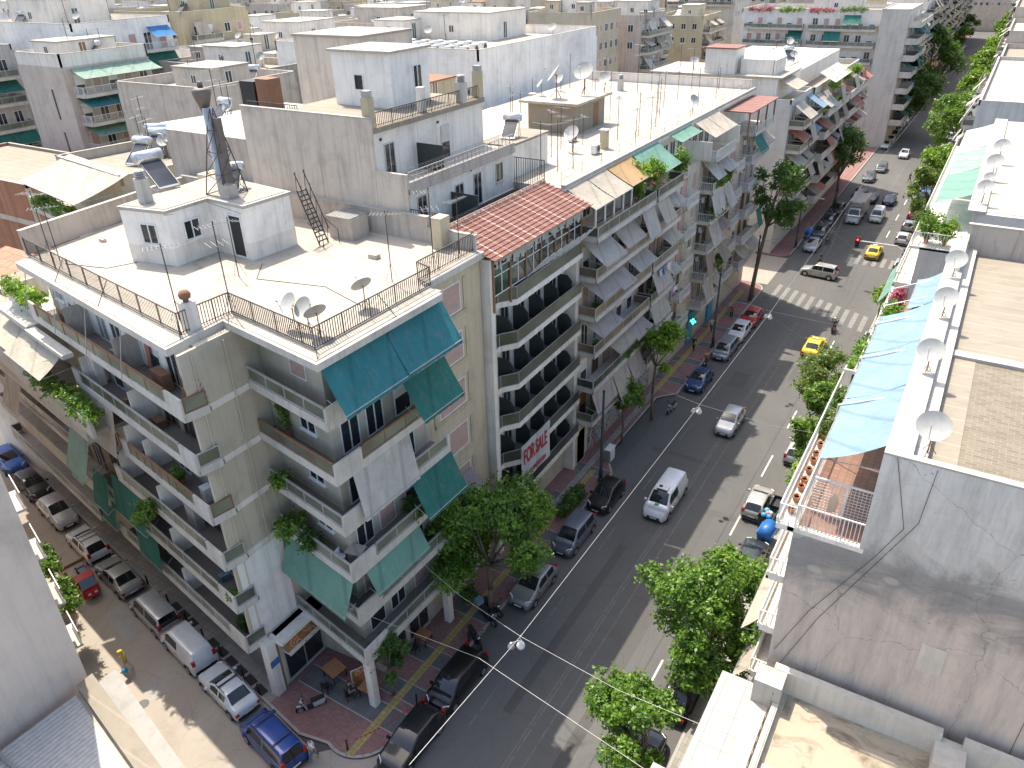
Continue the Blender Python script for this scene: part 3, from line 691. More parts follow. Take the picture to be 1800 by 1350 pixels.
def put(p, x, y, z, rz=0.0, label=None, s=None):
    return dup(p, (x, y, z), rz, label, None, s)
# ---- people
def person(label, pos, rz, shirt=(.5, .5, .5), trousers=(.05, .06, .1), pose='stand', hat=None, hold=None, hair=True, s=1.0):
    rt = root('person', pos, label, 'person', None, rz); rt.scale = (s, s, s)
    for k, c in (('sh', shirt), ('tr', trousers)):
        if (k, c) not in M: M[(k, c)] = plain('cloth', c, .85)
    st = {'stand': (.08, -.02, .04), 'walk': (.30, -.28, .0), 'sit': (.1, -.1, 0), 'bend': (.2, -.12, .0)}[pose]; sit = pose == 'sit'
    hz = .52 if sit else .92; lx = .18 if pose == 'bend' else 0
    hip = Vector((0, 0, hz)); che = Vector((lx * .7, 0, hz + .38)); nk = Vector((lx + .02, 0, hz + .58)); hd = Vector((lx + .05, 0, hz + .74))
    pts = [hip, hip + Vector((0, 0, .16)), che, nk, hd, hd + Vector((.01, 0, .06))]; ed = [(0, 1), (1, 2), (2, 3), (3, 4), (4, 5)]
    rad = [(.13, .11), (.13, .10), (.17, .11), .055, .09, .075]; tors = list(range(4)); leg = []; arms = []
    def ad(p, par, r): pts.append(Vector(p)); rad.append(r); ed.append((par, len(pts) - 1)); return len(pts) - 1
    L = []
    for sg, f in ((1, st[0]), (-1, st[1])):
        h = ad((0, sg * .09, hz - .05), 0, .09)
        if sit: k = ad((.42, sg * .11, hz), h, .06); a = ad((.45, sg * .11, .08), k, .04); t = ad((.6, sg * .11, .04), a, .035)
        else: k = ad((f * .55 + .03, sg * .10, .50), h, .06); a = ad((f, sg * .10, .09 if f > -.1 else .14), k, .042); t = ad((f + .17, sg * .11, .04), a, .035)
        L.append((h, k, a, t))
        sh = ad((che.x + .02, sg * .19, che.z + .12), 2, .055); fw = -f if pose in ('walk',) else .1
        el = ad((che.x + fw * .5, sg * .25, che.z - .14), sh, .042); wr = ad((che.x + fw + .16, sg * .22, che.z - .33 if not sit else che.z - .1), el, .032)
        hn = ad(tuple(pts[wr] + Vector((.04, 0, -.08))), wr, .03)
        for q in (-.025, 0, .025): ad(tuple(pts[hn] + Vector((.02, q, -.08 + abs(q)))), hn, .011)
        ad(tuple(pts[wr] + Vector((.06, -sg * .03, -.05))), wr, .012)
        arms.append((sh, el))
    body = skin_obj('body', [tuple(p) for p in pts], ed, rad, 'skin', rt)
    # clothes: skins grown a little wider on the same joints
    ids = [0, 1, 2]; P2 = [pts[0] + Vector((0, 0, .02)), pts[1], pts[2], pts[2] + Vector((.01, 0, .12))]; R2 = [(.155, .13), (.15, .125), (.19, .135), (.11, .1)]; E2 = [(0, 1), (1, 2), (2, 3)]
    for sh, el in arms:
        P2 += [pts[sh], pts[sh].lerp(pts[el], .75)]; R2 += [.075, .062]; E2 += [(3, len(P2) - 2), (len(P2) - 2, len(P2) - 1)]
    skin_obj('shirt', [tuple(p) for p in P2], E2, R2, ('sh', shirt), rt)
    P3 = [pts[0] + Vector((0, 0, .05))]; R3 = [(.145, .125)]; E3 = []
    for h, k, a, t in L:
        n = len(P3); P3 += [pts[h], pts[k], pts[a] + Vector((0, 0, .04))]; R3 += [.1, .075, .06]; E3 += [(0, n), (n, n + 1), (n + 1, n + 2)]
    skin_obj('trousers', [tuple(p) for p in P3], E3, R3, ('tr', trousers), rt)
    hp = [(hd.x - .015, 0, hd.z + .03), (hd.x - .01, 0, hd.z + .10)]
    if hat:
        if ('hat', hat) not in M: M[('hat', hat)] = plain('hat_cloth', hat, .8)
        b = MB(); b.lathe((hd.x, 0, hd.z + .05), [(.105, 0), (.11, .05), (.09, .1), (.03, .125)], 12); b.box(hd.x + .05, hd.x + .2, -.08, .08, hd.z + .05, hd.z + .065)
        o = bpy.data.objects.new('cap', b.mesh('cap', (0, 0, 0), True, [M[('hat', hat)]])); COL.objects.link(o); o.parent = rt
    else: skin_obj('hair', hp, [(0, 1)], [(.098, .098), (.07, .07)], 'hair', rt)
    f = MB(); f.tube((hd.x + .085, 0, hd.z + .02), (hd.x + .115, 0, hd.z - .01), .014, 5); 
    for sg in (1, -1): f.box(hd.x + .082, hd.x + .095, sg * .035 - .012, sg * .035 + .012, hd.z + .03, hd.z + .045)
    o = bpy.data.objects.new('face', f.mesh('face', (0, 0, 0), False, [M['hair']])); COL.objects.link(o); o.parent = rt
    return rt
ORDS = ['first', 'second', 'third', 'fourth', 'fifth']
# ================================================================ ground, streets, pavements
UA = math.atan2(-.183, .983)            # side-street facades face the street at this angle
def sheet(name, poly, z, mat, label, t=.0):
    b = MB(); n = len(poly)
    a = sum(poly[i][0] * poly[(i + 1) % n][1] - poly[(i + 1) % n][0] * poly[i][1] for i in range(n))
    if a < 0: poly = poly[::-1]
    if t: b.prism(poly, z - t, z)
    else: b.add([(x, y, z) for x, y in poly], [tuple(range(n))])
    me = b.mesh(name, (0, 0, 0), mats=[M[mat]]); o = bpy.data.objects.new(name, me); COL.objects.link(o)
    return tag(o, label, name.split('_')[-1], None, 'structure')
sheet('ground', [(-1500, -800), (1500, -800), (1500, 2200), (-1500, 2200)], 0, 'asphalt3', 'dark city ground between the blocks')
sheet('avenue_road', [(-20.2, -40), (-6.9, -40), (-6.9, 900), (-20.2, 900)], .012, 'asphalt', 'wide asphalt avenue running away between the blocks')
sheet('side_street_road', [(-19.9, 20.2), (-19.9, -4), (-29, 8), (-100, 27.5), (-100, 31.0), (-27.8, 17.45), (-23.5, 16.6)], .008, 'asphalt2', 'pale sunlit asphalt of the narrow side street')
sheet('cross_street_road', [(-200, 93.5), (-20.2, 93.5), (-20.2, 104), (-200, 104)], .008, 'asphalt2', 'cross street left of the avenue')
sheet('cross_street_road', [(-6.9, 96.5), (90, 96.5), (90, 103), (-6.9, 103)], .008, 'asphalt', 'cross street right of the avenue')
KH = .14
def curve(cx_, cy_, r, a0, a1, n=8): return [(cx_ + r * math.cos(R_(a0 + (a1 - a0) * i / n)), cy_ + r * math.sin(R_(a0 + (a1 - a0) * i / n))) for i in range(n + 1)]
pavL = [(-27.9, 17.45), (-25.0, 16.95)] + curve(-22.4, 19.35, 2.2, -112, 0, 9) + [(-20.2, 47.5), (-21.6, 49.5), (-21.6, 60.5), (-20.2, 62)] + curve(-22.2, 91.2, 2.0, 0, 90, 6) + [(-26, 93.2), (-26, 40), (-30, 22), (-60, 27), (-100, 34), (-100, 31), (-60, 23.55)]
sheet('pavement', pavL, KH, 'pav_red', 'red paved pavement along the avenue in front of the hotel', .14)
sheet('pavement', [(-27.9, 17.46), (-60, 23.56), (-100, 31.01), (-100, 33.2), (-27.9, 18.95)], KH + .004, 'pav_pale', 'narrow pale paved pavement of the side street', .004)
sheet('pavement', [(-6.9, -10), (-6.9, 94)] + [(-3, 96.5), (8, 96.5), (8, -10)], KH, 'pav_pale', 'pale pavement on the right of the avenue', .14)
sheet('pavement', [(-6.9, 105), (-3, 103), (8, 103), (8, 900), (-6.9, 900)], KH, 'pav_pale', 'pale pavement beyond the cross street', .14)
sheet('pavement', [(-21.2, 104), (-20.2, 105), (-20.2, 900), (-30, 900), (-30, 104)], KH, 'pav_red', 'red pavement beyond the cross street', .14)
def kerbline(pts):
    b = MB()
    for a, c in zip(pts, pts[1:]):
        d = Vector((c[0] - a[0], c[1] - a[1])); T = (a[0], a[1], math.atan2(d.y, d.x)); b.T = T; b.box(-.01, d.length + .01, 0, .16, .01, KH + .012)
    return b
i0 = [(-60, 23.55)] + [(-27.9, 17.45), (-25.0, 16.95)] + curve(-22.4, 19.35, 2.2, -112, 0, 9) + [(-20.2, 47.5), (-21.6, 49.5), (-21.6, 60.5), (-20.2, 62), (-20.2, 91.2)] + curve(-22.2, 91.2, 2.0, 0, 90, 6)
o = kerbline(i0).build('kerb', 'kerb', None); tag(o, 'pale concrete kerb curving round the cafe corner', 'kerb', None, 'structure')
for x, y0, y1, s_ in ((-20.2, 105, 500, 1),): o = kerbline([(x, y0), (x, y1)]).build('kerb', 'kerb', None); tag(o, 'kerb of the far left pavement', 'kerb', None, 'structure')
for y0, y1 in ((94, -10), (500, 105)): o = kerbline([(-6.9, y0), (-6.9, y1)]).build('kerb', 'kerb', None); tag(o, 'kerb of the right pavement', 'kerb', None, 'structure')
# bands in the paving
b = MB(); z = KH + .004
for y in (21.6, 24.4, 28.8, 33.2, 37.6, 42, 46.4, 64, 68.4, 72.8, 77.2, 81.6, 86): b.box(-23.2, -20.36, y, y + 1.1, z - .003, z + .004)
b.box(-27.6, -20.5, 19.6, 20.9, z - .003, z + .004); o = b.build('pavement_bands', 'pav_grey', None); tag(o, 'dark grey cross bands in the red paving', 'pavement', None, 'structure')
b = MB()
for y in (21.6, 24.4, 28.8, 33.2, 37.6, 42, 46.4, 64, 68.4, 72.8, 77.2, 81.6, 86):
    for k in (-.06, 1.1): b.box(-23.2, -20.36, y + k, y + k + .06, z - .003, z + .009)
for y in (19.54, 20.9): b.box(-27.6, -20.5, y, y + .07, z - .003, z + .009)
o = b.build('paving_edges', 'kerb', None); tag(o, 'pale stone edges of the paving bands', 'pavement', None, 'structure')
b = MB(); b.box(-21.95, -21.5, 17.4, 47, z, z + .013); b.box(-22.5, -22.0, 62, 90, z, z + .013); o = b.build('tactile_paving', 'pav_yellow', None); tag(o, 'yellow tactile strip in the red pavement', 'pavement', None, 'structure')
b = MB(); b.box(-22.6, -22.1, 38, 62, z, z + .011); o = b.build('paving_strip', 'pav_pale', None); tag(o, 'pale slab strip in front of the graffiti wall', 'pavement', None, 'structure')
# road paint
b = MB(); zb = MB(); z = .016
for i in range(11):
    x = -18.9 + i * 1.08; yc = 93.0 - .47 * (x + 18.9) - .6; zb.add([(x, yc - 2.6, z), (x + .52, yc - 2.75, z), (x + .52, yc + 1.7, z), (x, yc + 1.9, z)], [(0, 1, 2, 3)])
for i in range(12):
    x = -19.6 + i * 1.05; zb.add([(x, 106, z), (x + .5, 106, z), (x + .5, 109.6, z), (x, 109.6, z)], [(0, 1, 2, 3)]) if i > 5 else None
for x in (-9.75,):
    for y in np.arange(12, 84, 8.2): b.add([(x, y, z), (x + .13, y, z), (x + .13, y + 3.4, z), (x, y + 3.4, z)], [(0, 1, 2, 3)])
for y in np.arange(110, 400, 9): b.add([(-10.2, y, z), (-10.05, y, z), (-10.05, y + 3.4, z), (-10.2, y + 3.4, z)], [(0, 1, 2, 3)])
o = b.build('lane_dashes', 'line', None); tag(o, 'white lane dashes on the avenue', 'marking', None, 'structure'); o = zb.build('zebra_crossing', 'zebra', None); tag(o, 'worn zebra crossing stripes', 'marking', None, 'structure')
b = MB()
for x, y0, y1 in ((-13.45, 8, 84), (-14.4, 8, 84), (-14.2, 8, 84), (-13.5, 108, 420)): b.add([(x, y0, z), (x + .09, y0, z), (x + .09, y1, z), (x, y1, z)], [(0, 1, 2, 3)])
for y in np.arange(14, 84, 8.2): b.add([(-17.3, y, z), (-17.2, y, z), (-17.2, y + 3, z), (-17.3, y + 3, z)], [(0, 1, 2, 3)])
for y in (44.5, 62.6): b.add([(-21.4, y, z), (-18.2, y, z), (-18.2, y + .12, z), (-21.4, y + .12, z)], [(0, 1, 2, 3)])
o = b.build('road_lines', 'line_faint', None); tag(o, 'worn double centre line on the avenue', 'marking', None, 'structure')
b = MB()
for px in ((-34.3, 13.9), (-21.5, 65.0), (-19.3, 89.2), (-12.2, 97)): b.lathe((px[0], px[1], .012), [(.0, .004), (.33, .004), (.33, .008)], 18)
o = b.build('manhole_covers', 'black', None); tag(o, 'round dark manhole covers in the streets', 'manhole', None, 'structure')
b = MB(); z = .0145
for x0, x1, y0, y1 in ((-12.1, -11.4, 20, 47), (-11.4, -7.4, 46.4, 47.1), (-16.8, -15.2, 66, 69.4), (-18.9, -13.8, 52.3, 52.9), (-11.9, -9.9, 70, 76), (-16.2, -15.6, 24, 40), (-18.2, -11.5, 100.5, 101.2)): b.add([(x0, y0, z), (x1, y0, z), (x1, y1, z), (x0, y1, z)], [(0, 1, 2, 3)])
M['patch'] = asphalt('patch_asphalt', (.072, .07, .067)); o = b.build('road_patches', 'patch', None); tag(o, 'darker trench patches in the avenue asphalt', 'patch', None, 'structure')
b = MB(); b.add([(-42.6, 17.0, z), (-39.2, 16.3, z), (-39.0, 17.3, z), (-42.4, 18, z)], [(0, 1, 2, 3)]); b.add([(-35.5, 14.6, z), (-34.0, 14.3, z), (-33.8, 15.4, z), (-35.3, 15.7, z)], [(0, 1, 2, 3)]); b.add([(-48, 18.6, z), (-47.2, 18.4, z), (-46.4, 21, z), (-47.2, 21.2, z)], [(0, 1, 2, 3)])
o = b.build('street_patches', 'kerb', None); tag(o, 'pale cement patches in the side street', 'patch', None, 'structure')
b = MB()
for k in range(9): x = -29.5 - k * 1.05 - (1.5 if k > 5 else 0); T = (x, 18.35 - (x + 29.5) * .186 - .55, UA); b.T = T; b.box(0, .85, 0, .5, KH + .002, KH + .02)
o = b.build('pavement_gratings', 'black', None); tag(o, 'dark cellar gratings in the side street pavement', 'grating', None, 'structure')

# ================================================================ the corner block with the teal awnings
A = root('apartment_building', (-34, 26, 0), 'grey beige corner apartment block with teal awnings, long glazed balconies and a big flat roof', 'building')
A['label'] = 'grey beige corner apartment block with teal awnings and railed flat roof'
core = [(-28.45, 18.9), (-28.45, 22.3), (-23.4, 21.36), (-23.4, 28.6), (-23.6, 28.6), (-23.6, 34.6), (-48.4, 34.6), (-46.2, 22.15)]
b = MB(); b.prism(core, 4.2, 22.2); b.build('wall', 'greybeige', A)
b = MB(); b.prism([(-27.9, 19.0), (-27.9, 22.3), (-23.6, 22.6), (-23.6, 34.6), (-48.3, 34.6), (-46.1, 22.2)], 0, 4.2); b.build('ground_floor_wall', 'cream', A)
roofp = [(-28.75, 17.65), (-28.95, 20.95), (-21.9, 19.8), (-21.75, 28.55), (-23.2, 28.55), (-23.2, 34.6), (-48.6, 34.6), (-46.0, 20.75)]
b = MB(); b.prism(roofp, 22.2, 22.56); b.build('roof_slab', 'concrete_white', A)
b = MB(); b.prism([(x + (.25 if x < -40 else -.2), y + (.2 if y < 30 else -.2)) for x, y in roofp], 22.565, 22.60); b.build('roof', 'roof_white', A)
TS = (-46.2, 22.15, UA); LS = math.hypot(17.75, 3.25); TN = (-28.45, 22.3, UA); LN = 5.13; TV = (-23.4, 21.36, R_(90)); LV = 7.24
# pilaster at the notch with white bands
for k in range(1, 7):
    z = 1.2 + 3 * k; b = MB(); b.box(-28.5, -28.38, 18.0, 21.2, z - .28, z + .06); b.build('floor_band', 'white', A)
b = MB(); b.box(-28.55, -28.4, 17.9, 18.9, 4.2, 22.2); b.build('pier', 'greybeige', A)
b = MB(); b.box(-28.40, -28.37, 18.1, 21.15, 4.3, 9.9); b.build('pale_render_panel', 'white_blue', A)
b = MB(); b.box(-28.3, -27.75, 18.15, 18.75, 0, 4.2); b.build('pillar', 'white', A)
b = MB(); b.box(-28.3, -27.2, 18.76, 22.3, 3.95, 4.2); b.build('lintel', 'white', A)
# balconies of the avenue corner: an L round the corner per floor, with white end block and glazed panels
for k in range(1, 7):
    z = 1.2 + 3 * k + .0; zt = z + .95
    b = MB(); b.T = None
    c0 = (-22.2, 20.15); poly = [(-28.4, 21.28), c0, (-22.08, 28.6), (-23.4, 28.6), (-23.4, 21.36), (-28.4, 22.3)]
    b.prism(poly, z - .18, z); o = b.build('balcony', 'balcony_floor', A)
    w_ = MB(); w_.T = (-28.4, 21.28, UA); Ln = 6.31
    w_.box(0, Ln, -.05, .07, z - .24, z + .22); w_.T = (c0[0], c0[1], R_(89)); w_.box(0.05, 8.45, -.05, .07, z - .24, z + .22)
    # white corner block
    w_.T = (c0[0], c0[1], R_(89)); w_.box(-.06, 1.75, -.052, .075, z + .22, zt); w_.box(8.2, 8.45, -.052, .07, z + .22, zt)
    w_.build('parapet', 'concrete_white', o)
    r = MB(); p = MB()
    for T, x0, x1 in (((-28.4, 21.28, UA), .08, Ln - .1), ((c0[0], c0[1], R_(89)), 1.85, 8.2)):
        r.T = T; p.T = T; r.bar((x0, 0, zt), (x1, 0, zt), .09); r.bar((x0, 0, z + .3), (x1, 0, z + .3), .06); n = 4
        for i in range(n + 1): X = x0 + (x1 - x0) * i / n; r.bar((X, 0, z + .22), (X, 0, zt), .06)
        p.box(x0, x1, -.01, .01, z + .32, zt - .06)
    r.build('railing', 'alu' if k not in (5,) else 'rust', o); p.build('glazed_panel', 'greenglass', o)
# side street balconies
for k in range(1, 7):
    z = 1.2 + 3 * k; x0 = {6: .2, 5: 4.3, 4: 8.6, 3: 6.0, 2: .2, 1: 3}[k]; x1 = LS + .25
    b = MB(TS); b.box(x0, x1, -1.32, 0, z - .18, z); o = b.build('balcony', 'balcony_floor', A); zt = z + .95
    w_ = MB(TS); w_.box(x0, x1, -1.38, -1.26, z - .24, z + .2); w_.box(x1 - 1.55, x1 + .02, -1.384, -1.26, z + .2, zt); w_.box(x0, x0 + .9, -1.384, -1.26, z + .2, zt); w_.box(x1 - .06, x1 + .05, -1.26, -.1, z - .24, z + .2)
    w_.build('parapet', 'concrete_white', o)
    r = MB(TS); p = MB(TS); q0, q1 = x0 + .95, x1 - 1.6
    r.bar((q0, -1.32, zt), (q1, -1.32, zt), .09); n = 8
    for i in range(n + 1): X = q0 + (q1 - q0) * i / n; r.bar((X, -1.32, z + .2), (X, -1.32, zt), .05)
    r.bar((x1, -1.25, zt), (x1, -.12, zt), .06); r.bar((x1, -1.25, z + .25), (x1, -.12, z + .25), .06); r.bar((x1, -1.25, z + .2), (x1, -1.25, zt), .06); r.bar((x1, -.15, z + .2), (x1, -.15, zt), .06)
    p.box(q0, q1, -1.325, -1.305, z + .24, zt - .06); p.box(x1 - .01, x1 + .01, -1.2, -.18, z + .28, zt - .05)
    r.build('railing', 'alu' if k not in (4, 6) else 'rust', o); p.build('glazed_panel', 'greenglass' if k != 2 else 'darkpanel', o)
    for i in range(2):
        X = max(5.6 + i * 6, x0 + .8); d = MB(TS); d.box(X, X + .06, -1.25, -.02, z + .002, z + 1.9); d.build('divider', 'white' if k != 6 else 'grey_f', A)
    for i, X in enumerate((1.6, 3.3, 7.2, 9.0, 10.8, 13.2, 15.2, 16.8)):
        kd = rnd.choice(['door', 'door', 'shut', 'half', 'win']); h = 2.15 if kd != 'win' else 1.2
        win(A, TS, X, z + (.02 if h > 2 else .9), 1.25, h, kd, frame='frame' if k == 6 else rnd.choice(['frame', 'alu', 'wood']))
    # notch side
    win(A, TN, 3.25, z + .95, 1.3, 1.25, 'shut' if k in (6, 1) else 'win'); 
    # avenue side
    for X in (1.2, 3.0, 5.2): win(A, TV, X, z + .02, 1.3, 2.15, rnd.choice(['door', 'shut', 'door', 'half']))
    # narrow tan front with rolled pink shutters
    T2 = (-23.6, 28.6, R_(90)); win(A, T2, 2.6, z + .55, 2.7, 1.75, 'shut' if k != 5 else 'shut')
b = MB((-23.6, 28.6, R_(90))); b.box(.05, 5.98, -.035, 0, 0.02, 22.15)
o = b.build('narrow_front', 'tan', A); o['label'] = 'tan strip of facade with pink roller shutters'
for k in range(1, 7):
    b = MB((-23.6, 28.6, R_(90))); z = 1.2 + 3 * k; b.box(.7, 4.4, -.16, -.036, z + .25, z + .5); b.box(.7, .95, -.1, -.036, z + .5, z + 2.4); b.box(4.2, 4.45, -.1, -.036, z + .5, z + 2.4); b.build('window_surround', 'yellow', A)
awn(A, (-23.6, 28.6, R_(90)), 1.2, 4.1, 8.9, .1, 7.9, 1.0, 'stripes')
# top-floor white plaster wall strip on the side street
b = MB(TS); b.box(1.0, LS - .1, -.02, 0, 19.3, 22.1); b.build('white_wall_strip', 'white_blue', A)
# awnings: avenue corner
TC = (-22.2, 20.15, R_(89))
awn(A, TC, .15, 5.0, 22.0, -.05, 20.0, 1.1, 'teal'); awn(A, TC, 4.4, 8.7, 22.05, -.05, 20.1, 1.15, 'teal')
awn(A, TC, 5.1, 8.5, 19.0, 0, 17.1, 1.2, 'green'); awn(A, TC, 1.0, 5.2, 16.0, 0, 13.5, .45, 'white_f'); awn(A, TC, 5.0, 8.5, 13.0, 0, 10.9, 1.0, 'green')
awn(A, TC, .9, 5.2, 10.0, 0, 8.7, .65, 'greenlight'); awn(A, (-28.4, 21.28, UA), .5, 6.2, 9.95, -.05, 8.0, .75, 'greenlight')
# side-street awnings
awn(A, TS, 4.6, 6.8, 15.95, 1.36, 13.1, 1.9, 'beige', False); awn(A, TS, 6.85, 8.9, 15.95, 1.36, 13.1, 1.9, 'beige', False)
awn(A, TS, 4.8, 9.0, 9.95, 1.36, 7.3, 1.75, 'green', False); awn(A, TS, 6.3, 9.3, 7.0, 1.36, 4.6, 1.6, 'green', False); awn(A, TS, 1.2, 3.4, 6.95, 1.36, 4.7, 1.7, 'green', False)
awn(A, TS, -.4, 1.4, 10.0, 1.3, 7.8, 2.2, 'greengrey', False)
b = MB(TS); b.slab([(4.3, -1.3, 16.0), (4.3, -1.3, 13.2), (4.3, .0, 13.2), (4.3, 0, 16)], .04); b.build('side_screen', 'white', A)
b = MB(TS); c0_ = (LS + .05, -1.2)
for i in range(13): a_ = R_(2 + i * 7); b.tube((LS + .12, -1.22 + .12, 19.35), (LS + .12, -1.22 + 1.15 * math.cos(a_) + .1, 19.35 + 2.3 * math.sin(a_)), .014, 4)
b.build('fan_grille', 'rust', A)
for i, (X, z, w_, h_, m_) in enumerate(((5.2, 16.2, .9, 1.9, 'white'), (9.6, 19.2, 1.4, .5, 'coping'), (11.0, 13.2, .5, .5, 'skyblue'), (13.5, 10.2, 1.0, 1.4, 'coping'), (7.4, 13.2, .5, 1.6, 'frame'), (12.4, 16.2, .8, .4, 'wood'), (15.5, 7.2, .35, .4, 'skyblue'), (16.2, 13.2, .5, .8, 'frame'), (9.2, 16.2, .3, .35, 'orange'), (3.0, 19.2, 1.2, .8, 'rust'), (14.2, 19.2, 1.2, .9, 'rust'))):
    b = MB(TS); b.box(X, X + w_, -.75, -.3, z + .01, z + h_); b.box(X - .02, X + w_ + .02, -.78, -.28, z + h_, z + h_ + .03); o = b.build('storage_box', m_, None); tag(o, ('white cupboard on the fifth side street balcony', 'mattress like white slab on the top side street balcony', 'blue tub on the fourth side street balcony', 'pale cabinet on the third side street balcony', 'white frame on the fourth side street balcony', 'low wooden chest on the fifth side street balcony', 'small blue tub on the second side street balcony', 'pale chair like box near the corner of the fourth balcony', 'orange bucket on the fifth side street balcony', 'rusty rack on the top side street balcony', 'rusty rack near the pier on the top side street balcony')[i], 'household item', 'things left on the side street balconies')
b = MB(TS)
for X in (1.5, 5.5, 9.5, 13.5): b.tube((X, -1.3, 22.2), (X + .2, -1.95, 19.9), .025)
b.build('awning_poles', 'galv', A)
b = MB(TS); b.slab([(12.6, -.05, 21.9), (13.3, -.05, 21.9), (13.2, -.25, 19.6), (12.9, -.25, 19.6)], .03); o = b.build('curtain', 'redbrown', A)
for i in range(6):
    b = MB(TS); b.box(2 + i * 2.5, 2.05 + i * 2.5, -.03, -.02, 19.3, 22.0); b.build('facade_strip', 'grey_f', A)
# roof railing
railing(A, [(-46.4, 21.75), (-29.35, 18.95)], 22.6, 1.05, .16, sp=.018)
railing(A, [(-29.35, 18.95), (-29.2, 21.75), (-22.85, 20.75), (-22.75, 28.9), (-23.75, 29.2), (-23.75, 34.4)], 22.6, 1.05, .15)
b = MB()
for a, c in (((-46.4, 21.75), (-29.35, 18.95)), ((-29.2, 21.75), (-22.85, 20.75)), ((-22.85, 20.75), (-22.75, 28.9))):
    d = Vector((c[0] - a[0], c[1] - a[1])); b.T = (a[0], a[1], math.atan2(d.y, d.x)); b.box(0, d.length, -.07, .07, 22.6, 22.68)
b.build('roof_upstand', 'roof_grey', A)
for (x, y), dx, dy in (((-29.35, 18.95), .5, -.4), ((-36, 20.05), .2, -.9), ((-41, 20.85), .2, -.9), ((-22.85, 20.75), .7, -.6), ((-22.8, 25), .9, .1), ((-29.2, 21.75), .9, -1.0)):
    b = MB(); b.tube((x, y, 23.6), (x + dx, y + dy, 22.6), .02); b.build('railing_stay', 'rail_dark', A)
parapet(A, [(-46.6, 21.9), (-48.2, 34.3)], 22.6, 24.0, .25, 'dirty'); parapet(A, [(-48.2, 34.4), (-27.0, 34.4)], 22.6, 24.1, .25, 'dirty')
parapet(A, [(-27.0, 34.4), (-23.7, 34.4)], 22.6, 23.5, .2, 'concrete_white')
b = MB(); b.box(-26.1, -25.4, 33.6, 34.5, 22.6, 24.4); b.build('chimney', 'tan', A); b = MB(); b.box(-44.8, -43.9, 33.0, 34.3, 22.6, 24.9); b.build('chimney', 'tan', A)
b = MB(); b.box(-32.8, -31.0, 32.4, 33.9, 22.6, 23.9); b.build('light_well', 'dirty', A); b = MB()
for i in range(9): b.box(-32.85 + i * .21, -32.72 + i * .21, 32.3, 34.0, 23.92, 23.96)
b.build('light_well_grating', 'galv', A)
# stair head on the roof
H1 = [(-40.3, 24.0), (-36.95, 24.75), (-36.8, 27.5), (-33.85, 27.25), (-33.6, 30.6), (-39.8, 31.4)]
H1 = [(-40.0, 24.1), (-36.9, 24.7), (-36.85, 27.5), (-33.8, 27.3), (-33.6, 30.5), (-40.6, 31.2)]
b = MB(); b.prism(H1, 22.6, 25.55); o = b.build('stair_head', 'white_blue', A)
b = MB(); b.prism([(x + (-.08 if x < -38 else .08), y + (-.08 if y < 28 else .08)) for x, y in H1], 25.55, 25.72); b.build('flat_roof', 'coping', o)
b = MB(); b.prism([(x + (.15 if x < -38 else -.15), y + (.15 if y < 28 else -.15)) for x, y in H1], 25.722, 25.75); b.build('roof_screed', 'roof_grey', o)
b = MB(); b.prism([(x + (-.012 if x < -38 else .012), y + (-.012 if y < 28 else .012)) for x, y in H1], 22.6, 23.6); b.build('lower_wall_band', 'white', o)
th = (-40.0, 24.1, math.atan2(.6, 3.1)); q = win(A, th, 1.75, 23.75, 1.1, 1.15, 'win', 'glass'); 
win(A, (-36.88, 24.75, R_(89)), 1.35, 23.8, 1.05, 1.1, 'win'); 
b = MB((-36.85, 27.5, math.atan2(-.2, 3.05))); b.box(1.65, 2.6, -.05, 0, 22.75, 25.0); b.build('roof_door', 'black', A)
b = MB((-36.85, 27.5, math.atan2(-.2, 3.05))); b.box(1.55, 1.65, -.07, 0, 22.7, 25.1); b.box(2.6, 2.7, -.07, 0, 22.7, 25.1); b.box(1.65, 2.6, -.07, 0, 25.0, 25.1); b.build('roof_door_frame', 'frame', A)
# iron stair behind the stair head
b = MB()
for s_ in (0, .7):
    b.tube((-32.2 + .0, 30.9 + s_, 22.6), (-33.4, 30.9 + s_, 25.7), .04); b.tube((-32.0, 30.9 + s_, 23.5), (-33.4, 30.9 + s_, 26.7), .03)
    for i in range(5): b.tube((-32.2 - i * .3, 30.9 + s_, 22.7 + i * .77), (-32.1 - i * .3, 30.9 + s_, 23.7 + i * .77), .02)
for i in range(12): b.bar((-32.25 - i * .1, 30.9, 22.85 + i * .25), (-32.25 - i * .1, 31.6, 22.85 + i * .25), .06)
for y in (30.6, 31.9):
    b.path([(-31.6, y, 22.6), (-31.6, y, 23.4), (-32.6, y, 24.0)], .025)
b.build('iron_stair', 'rail_dark', A)
b = MB(); b.path([(-39.5, 24.0, 22.62), (-40.2, 22.6, 22.62), (-43.0, 21.9, 22.62)], .02); b.path([(-33, 27.2, 22.62), (-31.5, 25.4, 22.62), (-27.5, 26.3, 22.62), (-24.2, 25.3, 22.62)], .016); b.path([(-36.9, 24.6, 25.5), (-36.9, 25.9, 25.3), (-36.87, 27.4, 25.5), (-34.0, 27.25, 25.25)], .012); b.build('roof_cable', 'black', A)
for x, y, w_, h_ in ((-43.5, 30.5, 1.2, .1), (-28.3, 30.6, .6, .25), (-31.5, 23.2, .3, .06), (-44.8, 25.2, .4, .2)): bxm_ = MB(); bxm_.box(x, x + w_, y, y + w_ * .6, 22.6, 22.6 + h_); bxm_.build('roof_slab_piece', 'dirty', A)
